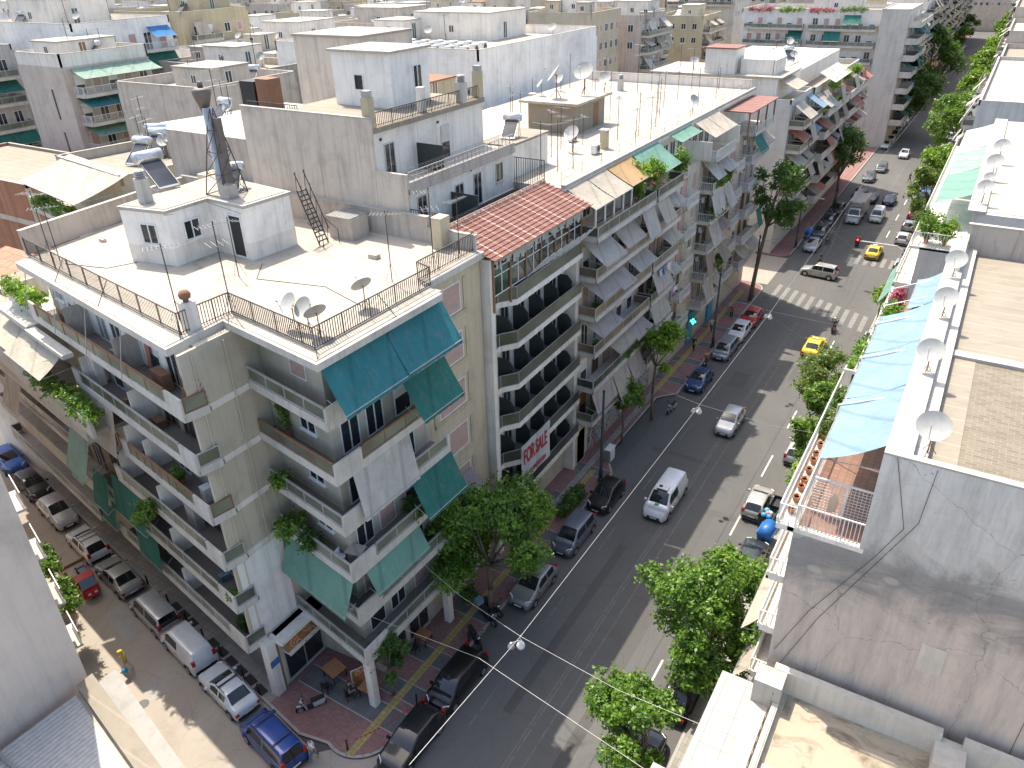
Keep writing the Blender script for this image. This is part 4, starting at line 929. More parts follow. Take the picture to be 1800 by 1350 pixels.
# cafe front
TF = (-27.9, 18.76, R_(90))
win(A, TF, 1.9, .35, 2.9, 2.35, 'win', 'glass', 'alu', name='shop_window')
b = MB(TF); b.box(.35, 3.5, -.75, 0, 2.95, 3.05); b.box(.35, 3.5, -.78, -.70, 2.9, 3.18); b.build('shop_canopy', 'white', A)
M['poster'] = None
m, nt, bs = _m('shop_sign_picture'); v = nt.nodes.new('ShaderNodeTexVoronoi'); v.inputs['Scale'].default_value = 2.1; nt.links.new(_co(nt), v.inputs[0])
nt.links.new(_ramp(nt, v.outputs[0], [(.1, (.62, .30, .14)), (.3, (.34, .09, .04)), (.42, (.60, .42, .33)), (.5, (.5, .16, .05)), (.8, (.20, .17, .04))]), bs.inputs[0]); M['poster'] = m
b = MB(TF); b.slab([(.35, -.62, 3.1), (3.4, -.62, 3.1), (3.4, -.18, 3.75), (.35, -.18, 3.75)], .05); b.build('picture_sign', 'poster', A)
b = MB((-28.3, 18.15, R_(0))); b.box(.57, .6, -.02, .6, 2.5, 2.95); b.build('street_name_plate', 'blue_f', A)
# arcade columns and glazing under the corner balconies
for x, y in ((-22.6, 20.6), (-22.6, 27.9)): b = MB(); b.box(x - .22, x + .22, y - .22, y + .22, 0, 4.05); b.build('pillar', 'white', A)
TA = (-23.6, 22.7, R_(90))
for X in (1.2, 3.4, 7.0, 9.6): win(A, TA, X, .3, 1.9, 2.6, 'win', 'glass', 'alu', name='shop_window')
win(A, (-27.9, 22.55, R_(0)), 2.1, .3, 3.2, 2.7, 'win', 'glass', 'alu', name='shop_window')
for i in range(5):
    b = MB(TS); b.box(1.0 + i * 3.4, 3.9 + i * 3.4, -.02, .2, .3, 3.2); b.build('roller_door', 'galv', A)
b = MB(); b.tube((-28.35, 18.5, 4.3), (-28.35, 18.5, 22), .045, 8); b.tube((-28.33, 20.3, 10), (-28.33, 20.3, 22), .03, 8); b.build('downpipe', 'greybeige', A)

M['roof_brown'] = None
def thing_text(parent, body, T, x, z, h, y, mat, bold=.0, name='lettering', sx=1.0, flat=False):
    """letters lie in the facade plane of frame T"""
    c = bpy.data.curves.new(name, 'FONT'); c.body = body; c.size = h; c.extrude = .006; c.offset = bold; c.align_x = 'LEFT'
    t_ = bpy.data.objects.new('tmp', c); COL.objects.link(t_); dg = bpy.context.evaluated_depsgraph_get(); dg.update()
    me = bpy.data.meshes.new_from_object(t_.evaluated_get(dg)); bpy.data.objects.remove(t_)
    o = bpy.data.objects.new(name, me); COL.objects.link(o); me.materials.clear(); me.materials.append(M[mat]); X, Y = loc(T, x, y); p = wl(parent)
    o.parent = parent; o.location = (X - p[0], Y - p[1], z - p[2]); o.rotation_euler = (0 if flat else R_(90), 0, T[2]); o.scale = (sx, 1, 1); return o
M['ink'] = plain('black_ink', (.03, .03, .03), .7); M['red_ink'] = plain('red_ink', (.42, .02, .04), .7); M['sheet'] = fabric('white_banner', (.66, .68, .70)); M['green_ink'] = plain('green_ink', (.0, .20, .10), .5)
thing_text(A, 'K', TF, 1.5, 2.95, .22, -.79, 'ink'); thing_text(A, '/ L^', TF, 2.0, 2.95, .2, -.79, 'ink')

# ================================================================ the closed hotel with the red tiled awning roof
Bh = root('apartment_building', (-30, 40.5, 0), 'white terraced block with rows of dark balcony dividers and red tiled loggia roof', 'building')
def bxm(par, name, mat, *bs, T=None):
    b = MB(T)
    for q in bs: b.box(*q)
    return b.build(name, mat, par)
Y0, Y1 = 34.75, 46.6; TB = (-24.2, Y0, R_(90)); LB = Y1 - Y0
bxm(Bh, 'wall', 'white', (-40.5, -24.2, Y0, Y1, 3.7, 22.6))
bxm(Bh, 'ground_floor_wall', 'cream', (-40.5, -24.0, Y0, Y1, 0, 3.7))
bxm(Bh, 'pilaster', 'white', (-24.2, -23.0, Y0, Y0 + .45, 0, 22.0)); bxm(Bh, 'pilaster', 'white', (-24.2, -23.2, Y1 - .4, Y1 - .02, 0, 18.5))
for k in range(6):
    z = 3.75 + 2.98 * k
    b = MB(); b.prism([(-24.2, Y0 + .45), (-24.2, Y1 - .05), (-22.9, Y1 - .05), (-22.7, 37.3), (-23.5, 36.3), (-23.5, Y0 + .45)], z - .2, z); o = b.build('balcony', 'balcony_floor', Bh)
    e = [(-23.5, Y0 + .5), (-23.5, 36.3), (-22.75, 37.3), (-22.95, Y1 - .05)]
    w_ = MB(); p = MB(); r = MB()
    for a, c in zip(e, e[1:]):
        d = Vector((c[0] - a[0], c[1] - a[1])); T = (a[0], a[1], math.atan2(d.y, d.x)); w_.T = p.T = r.T = T; L = d.length
        w_.box(-.02, L + .02, -.06, .05, z - .27, z + .1); p.box(0, L, -.012, .012, z + .12, z + .86); r.bar((0, 0, z + .93), (L, 0, z + .93), .05); r.bar((0, 0, z + .1), (0, 0, z + .93), .05)
    w_.build('slab_edge', 'white', o); p.build('panel', 'darkpanel', o); r.build('railing', 'galv', o)
    if k > 0 and k < 6:
        zz = z
        if k == 5: continue
    for i, X in enumerate((1.2, 3.3, 5.3, 7.5, 9.7)):
        win(Bh, TB, X, z + .03, 1.0, 2.3, 'door' if not (i == 0 and k == 2) else 'shut', frame='alu', glass='glass' if rnd.random() < .8 else 'glass_blue')
    if k < 5:
        for X in (2.4, 6.45, 10.5) if k % 2 else (2.4, 6.45, 10.5):
            d = MB((-24.2, Y0 + X, R_(0))); 
            pr_ = [(0, z + .02), (1.15, z + .02), (1.15, z + 1.35), (.8, z + 1.75), (0, z + 1.75)]
            d.add([(px_, -.03, pz_) for px_, pz_ in pr_] + [(px_, .03, pz_) for px_, pz_ in pr_], [(0, 1, 2, 3, 4), (9, 8, 7, 6, 5)] + [(i, i + 5, (i + 1) % 5 + 5, (i + 1) % 5) for i in range(5)]); d.build('divider', 'divider', Bh)
        for X in (4.4, 8.5): 
            d = MB((-24.2, Y0 + X, R_(0))); d.add([(px_, -.03, pz_) for px_, pz_ in pr_] + [(px_, .03, pz_) for px_, pz_ in pr_], [(0, 1, 2, 3, 4), (9, 8, 7, 6, 5)] + [(i, i + 5, (i + 1) % 5 + 5, (i + 1) % 5) for i in range(5)]); d.build('divider', 'divider', Bh)
# loggia under the tiled roof
zt = 3.75 + 2.98 * 5
for X in np.linspace(.3, LB - .3, 7): bxm(Bh, 'loggia_post', 'wood', (X - .07, X + .07, -1.3, -1.16, zt, 22.2), T=TB)
bxm(Bh, 'loggia_glazing', 'glass', (.3, LB - .3, -1.22, -1.2, zt + 1.0, 21.3), T=TB)
b = MB(TB)
for X in np.linspace(.3, LB - .3, 13): b.box(X - .03, X + .03, -1.25, -1.17, zt + .95, 21.4)
for z in (zt + 1.0, zt + 2.2, 21.35): b.box(.3, LB - .3, -1.25, -1.17, z - .03, z + .03)
b.build('loggia_frames', 'frame', Bh)
b = MB(TB); k = 60
for i in range(k): X = .3 + (LB - .6) * i / k; b.box(X, X + (LB - .6) / k - .01, -1.38, -1.35, 22.05 - rnd.uniform(.25, .95), 22.05)
b.build('torn_canvas', 'white_f', Bh)
for i in range(9): X = 4.2 + i * .85; b = MB(TB); b.tube((X, -1.25, 19.6 + .0), (X + .55, -2.4, 20.9), .035); b.build('awning_arm', 'frame', Bh)
# corrugated tile roof: real ridges
b = MB(TB); nx, ny = 170, 12
for j in range(ny):
    vs = []
    for e in (0, 1, 2):
        t = (j + min(e, 1) * 1.08) / ny
        for i in range(nx + 1):
            X = -.35 + (LB + .6) * i / nx; vs.append((X, 2.15 - 3.95 * t, 23.4 - 1.25 * t + .02 * math.sin(i * math.pi / 2 + .5) + (.06 if e == 1 else 0) + (-.0 if e else 0)))
    b.add(vs, [(k * (nx + 1) + i + 1, k * (nx + 1) + i, (k + 1) * (nx + 1) + i, (k + 1) * (nx + 1) + i + 1) for k in range(2) for i in range(nx)])
m, nt, bs = _m('red_roof_sheet'); wv = nt.nodes.new('ShaderNodeTexWave'); wv.bands_direction = 'Y'; wv.inputs['Scale'].default_value = .33; wv.inputs['Distortion'].default_value = .8; wv.inputs['Detail'].default_value = 2
nt.links.new(_co(nt), wv.inputs[0]); n1 = _noise(nt, 1.2, 6, .7, _co(nt), .6)
col = _mix(nt, _ramp(nt, wv.outputs[0], [(.97, (0, 0, 0)), (.995, (.6, .6, .6))]), _ramp(nt, n1, [(.3, (.15, .06, .048)), (.6, (.22, .095, .072)), (.8, (.30, .17, .135))]), (.62, .52, .48))
nt.links.new(col, bs.inputs[0]); bs.inputs['Roughness'].default_value = .8; M['red_sheet'] = m
b.build('tiled_roof', 'red_sheet', Bh)
# stepped terraces above
TT = []
for (xf, zf, zr, h) in ((-26.0, 22.6, 25.4, .9), (-28.4, 25.4, 28.5, .95)):
    bxm(Bh, 'terrace_slab', 'dirty', (xf - 2.4, xf + .1, Y0 - .1, Y1 + .02, zf - .28, zf))
    parapet(Bh, [(xf, Y0 + .1), (xf, Y1 - .1)], zf, zf + .35, .16, 'dirty')
    railing(Bh, [(xf, Y0 + .1), (xf, Y1 - .1)], zf + .35, .6, .45, 'galv')
bxm(Bh, 'upper_wall', 'white', (-40.5, -28.5, Y0, Y1, 22.6, 25.13)); bxm(Bh, 'upper_wall', 'white', (-40.5, -30.9, Y0, Y1, 25.4, 28.3))
bxm(Bh, 'roof', 'roof_cream', (-40.5, -30.7, Y0 - .05, Y1 + .05, 28.3, 28.6))
b = MB(); b.prism([(-40.6, Y0 - .02), (-28.55, Y0 - .02), (-28.55, Y0 - .012), (-40.6, Y0 - .012)], 22.6, 25.2); b.build('party_wall_render', 'dirty', Bh)
# the big stained side wall facing the corner block's roof
bxm(Bh, 'side_wall', 'mauve', (-41.2, -30.6, Y0 - .22, Y0 - .02, 22.6, 29.2)); bxm(Bh, 'side_wall', 'mauve', (-30.6, -28.3, Y0 - .2, Y0 - .02, 22.6, 26.3)); bxm(Bh, 'side_wall', 'mauve', (-28.3, -26.3, Y0 - .18, Y0 - .02, 22.6, 23.2))
bxm(Bh, 'side_wall_coping', 'coping', (-41.25, -30.55, Y0 - .26, Y0 + .02, 29.2, 29.27))
T1 = (-28.5, Y0, R_(90)); T2 = (-30.9, Y0, R_(90))
for T, z, L_ in ((T1, 22.62, ((1.3, 'shut', 2.1), (5.2, 'win', 1.0), (7.3, 'shut', 2.1), (10.0, 'win', 1.3))), (T2, 25.42, ((1.6, 'door', 2.1), (7.3, 'half', 2.1)))):
    for X, kd, h in L_: win(Bh, T, X, z + (.9 if h < 2 else .02), .95, h, kd if kd != 'shut' else 'door', 'glass', 'alu')
    d = MB((T[0], T[1] + 4.3, 0)); d.box(0, 2.0, -.03, .03, z, z + 1.6); d.build('divider', 'divider', Bh)
    for X in (.8, 6.5): bxm(Bh, 'vent_grille', 'black', (X, X + .22, -.03, 0, z + 2.35, z + 2.5), T=T)
railing(Bh, [(-30.9, Y0 + .2), (-30.9, Y1 - .3)], 28.6, .8, .16)
for y in (Y0 + .0, Y1 - .5): bxm(Bh, 'corner_pier', 'yellow', (-31.3, -30.75, y, y + .5, 28.6, 30.3)); bxm(Bh, 'pier_cap', 'galv', (-31.25, -30.8, y + .05, y + .45, 30.3, 30.65))
bxm(Bh, 'chimney', 'white', (-31.5, -31.05, 40.1, 40.5, 28.6, 30.1)); 
o = bxm(Bh, 'stair_head', 'white_blue', (-38.5, -33.6, 40.4, 44.4, 28.6, 31.9)); bxm(o, 'flat_roof', 'dirty', (-38.7, -33.4, 40.2, 44.6, 31.9, 32.05)); win(Bh, (-33.6, 40.4, R_(90)), 2.7, 29.4, .9, 1.6, 'win'); win(Bh, (-38.5, 40.4, 0), 2.2, 29.6, .8, 1.0, 'slats')
o = bxm(Bh, 'lift_house', 'mauve', (-45.4, -39.2, 44.0, 50.0, 25, 32.3)); bxm(o, 'flat_roof', 'roof_grey', (-45.5, -39.1, 43.9, 50.1, 32.3, 32.45))
bxm(Bh, 'rear_wing', 'dirty', (-50, -40.5, Y0 + .3, Y1, 0, 27.0)); railing(Bh, [(-40.8, Y0 + .1), (-36.5, Y0 + .1)], 28.6, .9, .2)
bxm(Bh, 'rusty_tank', 'rust', (-41.3, -40.2, 36.2, 37.3, 28.6, 30.6)); bxm(Bh, 'rusty_tank', 'black', (-42.8, -41.5, 36.2, 37.3, 28.6, 30.4))
# razor wire coils along the terrace rails
for xf, z in ((-26.0, 23.55), (-28.4, 26.35), (-26.35, 23.1)):
    b = MB(); r = .26; ps = []; n = int((LB - .4) / .28)
    for i in range(n * 10 + 1): a = i / 10 * 6.283; ps.append((xf + r * math.cos(a), Y0 + .3 + (LB - .6) * i / (n * 10), z + r * math.sin(a)))
    b.path(ps, .008, 3); b.build('razor_wire', 'galv', Bh)
railing(Bh, [(-28.4, Y0 - .1), (-26.05, Y0 - .1)], 22.6, 1.7, .16); railing(Bh, [(-26.0, Y1), (-28.4, Y1)], 22.6, 2.2, .18)
# banner
tl, tr_, br_, bl = [Vector(p) for p in ((-22.500, 37.227, 7.902), (-22.500, 41.249, 7.929), (-22.500, 41.258, 4.808), (-22.500, 37.284, 4.852))]
z1 = (tl.z + tr_.z) / 2; z0 = (bl.z + br_.z) / 2; y0_, y1_ = tl.y, tr_.y
bn = root('banner', (-22.5, (y0_ + y1_) / 2, z0), 'white FOR SALE banner with red letters hanging on the hotel balconies', 'banner')
b = MB((-22.6, y0_, R_(90))); L = y1_ - y0_; nn = 14; vs = []
for i in range(nn + 1):
    for j in range(7): vs.append((L * i / nn, .03 * math.sin(i * .9 + j * .5), z0 + (z1 - z0) * j / 6))
b.add(vs, [(i * 7 + j, (i + 1) * 7 + j, (i + 1) * 7 + j + 1, i * 7 + j + 1) for i in range(nn) for j in range(6)]); b.build('cloth', 'sheet', bn, True)
TBn = (-22.6, y0_, R_(90))
thing_text(bn, 'FOR', TBn, L * .05, z0 + (z1 - z0) * .47, (z1 - z0) * .55, -.06, 'red_ink', .035, sx=.36 * L / (z1 - z0)); thing_text(bn, 'SALE', TBn, L * .47, z0 + (z1 - z0) * .47, (z1 - z0) * .52, -.06, 'red_ink', .03, sx=.36 * L / (z1 - z0))
thing_text(bn, 'info: +36 0942/0323324', TBn, L * .05, z0 + (z1 - z0) * .10, (z1 - z0) * .17, -.06, 'red_ink', .012, sx=.62 * L / (z1 - z0) * .75)
# ================================================================ generic block maker
def block(label, x0, x1, y0, y1, z1, wall='white', roof='roof_white', rot=0.0, faces=(), hut=None, par=.8, far=False, group=None, name='apartment_building', coping='coping', upstand='same'):
    cx_, cy_ = (x0 + x1) / 2, (y0 + y1) / 2; w_, d_ = x1 - x0, y1 - y0
    B = root(name, (cx_, cy_, 0), label, 'building', group); c, s = math.cos(rot), math.sin(rot)
    def P(x, y): return (cx_ + c * x - s * y, cy_ + s * x + c * y)
    q = [P(-w_ / 2, -d_ / 2), P(w_ / 2, -d_ / 2), P(w_ / 2, d_ / 2), P(-w_ / 2, d_ / 2)]
    b = MB(); b.prism(q, 0, z1 - .005); b.build('wall', wall, B)
    t = .16; qi = [P(-w_ / 2 + t, -d_ / 2 + t), P(w_ / 2 - t, -d_ / 2 + t), P(w_ / 2 - t, d_ / 2 - t), P(-w_ / 2 + t, d_ / 2 - t)]
    b = MB(); b.prism(qi, z1 - .003, z1 + .03); b.build('roof', roof, B)
    if par: parapet(B, [P(-w_ / 2 + .1, -d_ / 2 + .1), P(w_ / 2 - .1, -d_ / 2 + .1), P(w_ / 2 - .1, d_ / 2 - .1), P(-w_ / 2 + .1, d_ / 2 - .1)], z1, z1 + par, .18, wall if upstand == 'same' else upstand, coping, True)
    fr = {'S': (*P(-w_ / 2, -d_ / 2), rot, w_), 'E': (*P(w_ / 2, -d_ / 2), rot + R_(90), d_), 'W': (*P(-w_ / 2, d_ / 2), rot - R_(90), d_)}
    for f in faces:
        T = fr[f[0]][:3]; L = fr[f[0]][3]; kw = dict(f[1]); kw.setdefault('far', far); facade_fill(B, T, L, z1, **kw)
    if hut:
        for hx, hy, hw, hd, hh, *mt in hut:
            m_ = mt[0] if mt else wall; hp = [P(hx - hw / 2, hy - hd / 2), P(hx + hw / 2, hy - hd / 2), P(hx + hw / 2, hy + hd / 2), P(hx - hw / 2, hy + hd / 2)]
            b = MB(); b.prism(hp, z1, z1 + hh); o = b.build('stair_head', m_, B); g = .12
            hp2 = [P(hx - hw / 2 - g, hy - hd / 2 - g), P(hx + hw / 2 + g, hy - hd / 2 - g), P(hx + hw / 2 + g, hy + hd / 2 + g), P(hx - hw / 2 - g, hy + hd / 2 + g)]
            b = MB(); b.prism(hp2, z1 + hh, z1 + hh + .14); b.build('flat_roof', mt[1] if len(mt) > 1 else 'coping', o)
            X, Y = P(hx - hw / 2, hy - hd / 2); win(B, (X, Y, rot), hw * .5, z1 + .9, .8, .9, 'win', far=True)
            X, Y = P(hx + hw / 2, hy - hd / 2); win(B, (X, Y, rot + R_(90)), hd * .4, z1 + .1, .9, 2.0, 'door', far=True, glass=rnd.choice(['glass', 'wood', 'shut_green']))
    return B
def facade_fill(B, T, L, z1, cols=(), floors=6, fh=3.0, top=.6, win_mats=('frame',), p_shut=.35, far=False, awnp=.5, awncols=('beige', 'grey_f'), bd=1.3, style='panel', blank=False, panel='greenglass', nb=None, awn_all=None, zmin=3.6, slabm='concrete_white'):
    """cols: list of (x0, x1, kind) along the wall, kind 'b' balcony, 'w' windows, 's' small barred balcony"""
    if blank: return
    if not cols: cols = [(.4, L - .4, 'w')]
    for k in range(floors):
        z = z1 - top - fh * (k + 1) + .15
        if z < zmin: break
        for (a, c, kd) in cols:
            if kd == 'w':
                n = max(1, int((c - a) / 2.3))
                for i in range(n):
                    X = a + (c - a) * (i + .5) / n; win(B, T, X, z + .85, 1.15, 1.3, 'shut' if rnd.random() < p_shut else 'win', rnd.choice(['glass', 'glass', 'glass_blue']), rnd.choice(win_mats), far=far)
            else:
                st = style if kd == 'b' else 'bars'
                balc(B, T, a, c, z, bd if kd == 'b' else bd * .8, st if st != 'mix' else rnd.choice(['panel', 'solid', 'bars']), panel=panel, slab=slabm)
                n = max(1, int((c - a) / 1.9))
                for i in range(n):
                    X = a + (c - a) * (i + .5) / n; win(B, T, X, z + .02, 1.1, 2.1, rnd.choice(['door', 'shut', 'door', 'half']), 'glass', rnd.choice(win_mats), far=far)
                if kd == 'b':
                    n = max(1, round((c - a) / 3.2))
                    for i in range(n):
                        if rnd.random() < awnp:
                            xa = a + (c - a) * i / n + .05; xb = a + (c - a) * (i + 1) / n - .05; s_ = rnd.random(); h = rnd.uniform(1.3, 2.3); m_ = awn_all or rnd.choice(awncols)
                            if s_ < .5: awn(B, T, xa, xb, z + 2.72, .5 if s_ < .25 else bd * .8, z + 2.72 - h, bd + rnd.uniform(.15, .7), m_, rnd.random() < .5, arms=not far)
                            else: awn(B, T, xa, xb, z + 2.72, .1, z + 2.72 - h * .7, bd + rnd.uniform(.2, .5), m_, False, arms=not far)
# ================================================================ avenue row after the hotel
XC = -23.3
def crow(label, y0, y1, cols, wall='facade_c', **kw):
    B = root('apartment_building', (XC - 11, (y0 + y1) / 2, 0), label, 'building', 'apartment blocks of the shaded avenue row')
    bxm(B, 'wall', wall, (-46, XC, y0 + .01, y1 - .01, 3.9, 19.7)); bxm(B, 'ground_floor_wall', kw.get('gf', 'cream'), (-46, XC + .05, y0 + .01, y1 - .01, 0, 3.9))
    bxm(B, 'penthouse_wall', 'white', (-46, -25.0, y0 + .01, y1 - .01, 19.7, 22.75)); bxm(B, 'roof_slab', 'white', (-46, -24.4, y0 + .01, y1 - .01, 22.75, 23.0))
    bxm(B, 'roof', 'roof_white', (-45.8, -24.7, y0 + .01, y1 - .01, 23.0, 23.03)); bxm(B, 'roof_edge', 'coping', (-24.7, -24.4, y0 + .01, y1 - .01, 23.0, 23.25))
    T = (XC, y0, R_(90))
    for k in range(6):
        z = 4.5 + 3.03 * k
        for (a, c, kd) in cols:
            a -= y0; c -= y0
            if kd == 'w':
                if k < 5:
                    n = max(1, int((c - a) / 1.7))
                    for i in range(n): win(B, T, a + (c - a) * (i + .5) / n, z + .85, .95, 1.35, rnd.choice(['win', 'shut', 'half']), 'glass', rnd.choice(['frame', 'wood', 'alu']))
            elif kd == 's':
                if k < 5: balc(B, T, a, c, z, 1.05, 'bars', h=.9, slab='concrete_white'); win(B, T, (a + c) / 2, z + .02, 1.5, 2.15, rnd.choice(['door', 'shut', 'half']), 'glass', 'wood')
            else:
                balc(B, T, a, c, z, 1.45, {'b': 'panel', 'r': 'bars', 'o': 'solid'}[kd], h=.92, panel=rnd.choice(['greenglass', 'darkpanel', 'brownpanel']), slab='concrete_white')
                n = int((c - a) / 1.8)
                if k < 5:
                    for i in range(n): win(B, T, a + (c - a) * (i + .5) / n, z + .02, 1.15, 2.15, rnd.choice(['door', 'shut', 'half', 'door']), 'glass', rnd.choice(['frame', 'wood']))
                    cc = a + .05; seq = kw.get('aw', ())
                    while cc < c - 1.5:
                        wd = min(rnd.uniform(2.4, 4.2), c - cc - .05)
                        if rnd.random() < kw.get('ap', .8):
                            m_ = rnd.choice(kw.get('ac', ['beige', 'grey_f', 'beige', 'taupe'])); t_ = rnd.random(); h = rnd.uniform(1.5, 2.6)
                            if t_ < .55: awn(B, T, cc, cc + wd, z + 2.78, 1.3, z + 2.78 - h, 1.5 + rnd.uniform(.35, .9), m_, rnd.random() < .4)
                            else: awn(B, T, cc, cc + wd, z + 2.8, .15, z + 2.8 - h * .65, 1.75 + rnd.uniform(0, .4), m_, rnd.random() < .4)
                        cc += wd + rnd.choice([.05, .05, .9])
    return B, T
C1, TC1 = crow('first block beside the hotel with wide balconies and long beige awnings over a graffiti wall', 46.65, 57.6, [(46.8, 57.4, 'b')], ac=['beige', 'grey_f', 'beige', 'lilac'], ap=.85)
C2, TC2 = crow('narrow block with laundry on its balconies and a bushy pink oleander roof terrace', 57.6, 66.0, [(57.9, 63.6, 'b'), (63.8, 65.8, 'w')], ac=['grey_f', 'beige', 'grey_f'], ap=.8)
C3, TC3 = crow('block with a column of small white barred balconies above the pharmacy', 66.0, 72.0, [(66.3, 69.4, 's'), (69.6, 71.8, 'w')], wall='cream')
C4, TC4 = crow('block with stacked taupe and grey awnings and planted top balcony', 72.0, 80.6, [(72.2, 78.2, 'r'), (78.4, 80.4, 'w')], ac=['taupe', 'grey_f', 'white_f', 'grey_f'], ap=.9, wall='cream')
C5, TC5 = crow('end block at the crossing with teal awnings and red metal pergola roof', 80.6, 92.6, [(81, 84, 's'), (85, 91.9, 'r')], ac=['grey_f', 'beige', 'green'], ap=.6)
# penthouse level: awnings, glazing, terraces
def pent(B, y0, y1, aw, front=-22.0, glaz=True):
    T = (-25.0, y0, R_(90)); L = y1 - y0
    for i in range(int(L / 1.8)): win(B, T, (i + .5) * 1.8, 19.75, 1.3, 2.2, rnd.choice(['door', 'win']), 'glass', 'frame')
    bxm(B, 'terrace_divider', 'white', (-25.0, -22.3, y1 - .1, y1 - .02, 19.7, 21.4))
    for a, c, m_, dz, out in aw: awn(B, (-24.4, y0, R_(90)), a - y0, c - y0, 22.95, .02, 22.95 - dz, out, m_, False)
pent(C1, 46.7, 57.5, [(46.9, 49.9, 'beige', 1.15, 2.3), (50.0, 53.1, 'beige', 1.15, 2.3), (53.3, 57.6, 'orange', 1.1, 2.2)]); 
b = MB((-24.4, 46.7, R_(90))); b.box(.2, 6.3, -2.2, -2.17, 20.7, 21.7); b.build('terrace_glazing', 'glass', C1)
for X in (.2, 1.7, 3.2, 4.8, 6.3): bxm(C1, 'awning_post', 'frame', (X - .05, X + .05, -2.3, -2.2, 19.8, 21.8), T=(-24.4, 46.7, R_(90)))
pent(C2, 57.6, 65.9, [(58.0, 63.4, 'greenlight', 1.5, 2.3)]); pent(C3, 66, 72, [(66.2, 71.5, 'greenlight', .5, 1.2)]); pent(C4, 72, 80.6, [(72.4, 75.6, 'beige', 1.2, 2.2), (75.7, 79.2, 'beige', 1.2, 2.2)])
bxm(C5, 'pergola_roof', 'red_sheet', (-24.6, -21.6, 82.0, 92.3, 22.35, 22.45))
for y in (82.2, 85.5, 88.8, 92): bxm(C5, 'pergola_post', 'wood', (-22.0, -21.85, y - .07, y + .07, 19.7, 22.35))
M['storefront_blue'] = plain('blue_storefront', (.05, .26, .42), .5); M['screen_green'] = plain('green_cross', (.02, .5, .25), .4)
bxm(C4, 'shop_fascia', 'storefront_blue', (0.2, 8.4, -.35, -.05, 2.9, 3.8), T=TC4)
bxm(C4, 'shop_fascia', 'storefront_blue', (0.2, 1.5, -.3, -.05, .3, 2.9), T=TC4); bxm(C4, 'shop_fascia', 'storefront_blue', (6.6, 8.2, -.3, -.05, .3, 2.9), T=TC4)
# graffiti wall: sprayed shapes on the ground-floor shutters
m, nt, bs = _m('graffiti'); v = nt.nodes.new('ShaderNodeTexVoronoi'); v.feature = 'DISTANCE_TO_EDGE'; v.inputs['Scale'].default_value = 1.4
n1 = nt.nodes.new('ShaderNodeTexNoise'); n1.inputs['Scale'].default_value = 1.6; n1.inputs['Detail'].default_value = 3; cc_ = _co(nt); nt.links.new(cc_, n1.inputs[0])
ad = nt.nodes.new('ShaderNodeVectorMath'); nt.links.new(cc_, ad.inputs[0]); nt.links.new(n1.outputs[1], ad.inputs[1]); nt.links.new(ad.outputs[0], v.inputs[0])
n2 = _noise(nt, .7, 2, .5, cc_, 2); c2 = _ramp(nt, n2, [(.3, (.30, .34, .42)), (.45, (.42, .42, .46)), (.55, (.2, .28, .16)), (.62, (.45, .14, .16)), (.7, (.38, .40, .50))])
nt.links.new(_mix(nt, _ramp(nt, v.outputs[0], [(.03, (1, 1, 1)), (.07, (0, 0, 0))]), c2, (.05, .04, .08)), bs.inputs[0]); M['graffiti'] = m
bxm(C1, 'graffiti_shutter', 'graffiti', (2.2, 5.6, -.08, -.02, .3, 3.1), (5.9, 9.0, -.08, -.02, .3, 3.3), T=TC1); bxm(C1, 'red_plinth', 'redbrown', (1.9, 10.9, -.07, -.01, .14, .55), (1.9, 10.9, -.09, -.01, 3.3, 3.75), T=TC1); bxm(C2, 'graffiti_shutter', 'graffiti', (.2, 4.5, -.08, -.02, .3, 3.3), T=TC2)
bxm(C1, 'entrance_door', 'wood', (.4, 1.7, -.05, -.01, .2, 3.2), T=TC1)
for B, T, L in ((C2, TC2, 8), (C3, TC3, 6), (C4, TC4, 8), (C5, TC5, 12)):
    for X in np.arange(1.4, L - .8, 2.6): win(B, T, X, .35, 2.1, 2.4, 'win', 'glass', 'alu', name='shop_window')
o = bxm(C2, 'stair_head', 'roof_cream', (-36.5, -31.8, 62.5, 68.5, 23.03, 25.5)); bxm(o, 'flat_roof', 'roof_white', (-37.1, -31.3, 61.9, 69.1, 25.5, 25.7)); win(C2, (-31.8, 62.5, R_(90)), 4.2, 23.1, .9, 2.0, 'door', 'wood', 'wood')
o = bxm(C1, 'stair_head', 'white', (-31.5, -29.0, 47.0, 52.5, 23.03, 25.3)); bxm(o, 'flat_roof', 'roof_cream', (-31.6, -28.9, 46.9, 52.6, 25.3, 25.45))
parapet(C1, [(-45.8, 46.9), (-45.8, 57.4)], 23, 24, .2, 'white'); parapet(C5, [(-45, 92.4), (-25, 92.4)], 23, 24.0, .2, 'white'); 
b = MB()
for y in np.arange(47, 92, 3.2): b.tube((-24.9, y, 23.0), (-24.9, y, 24.0), .02)
for z in (23.5, 24.0): b.tube((-24.9, 47, z), (-24.9, 92, z), .012)
o = b.build('wire_fence', 'rust', None); tag(o, 'thin rusty wire fence along the edge of the long white roof', 'fence')

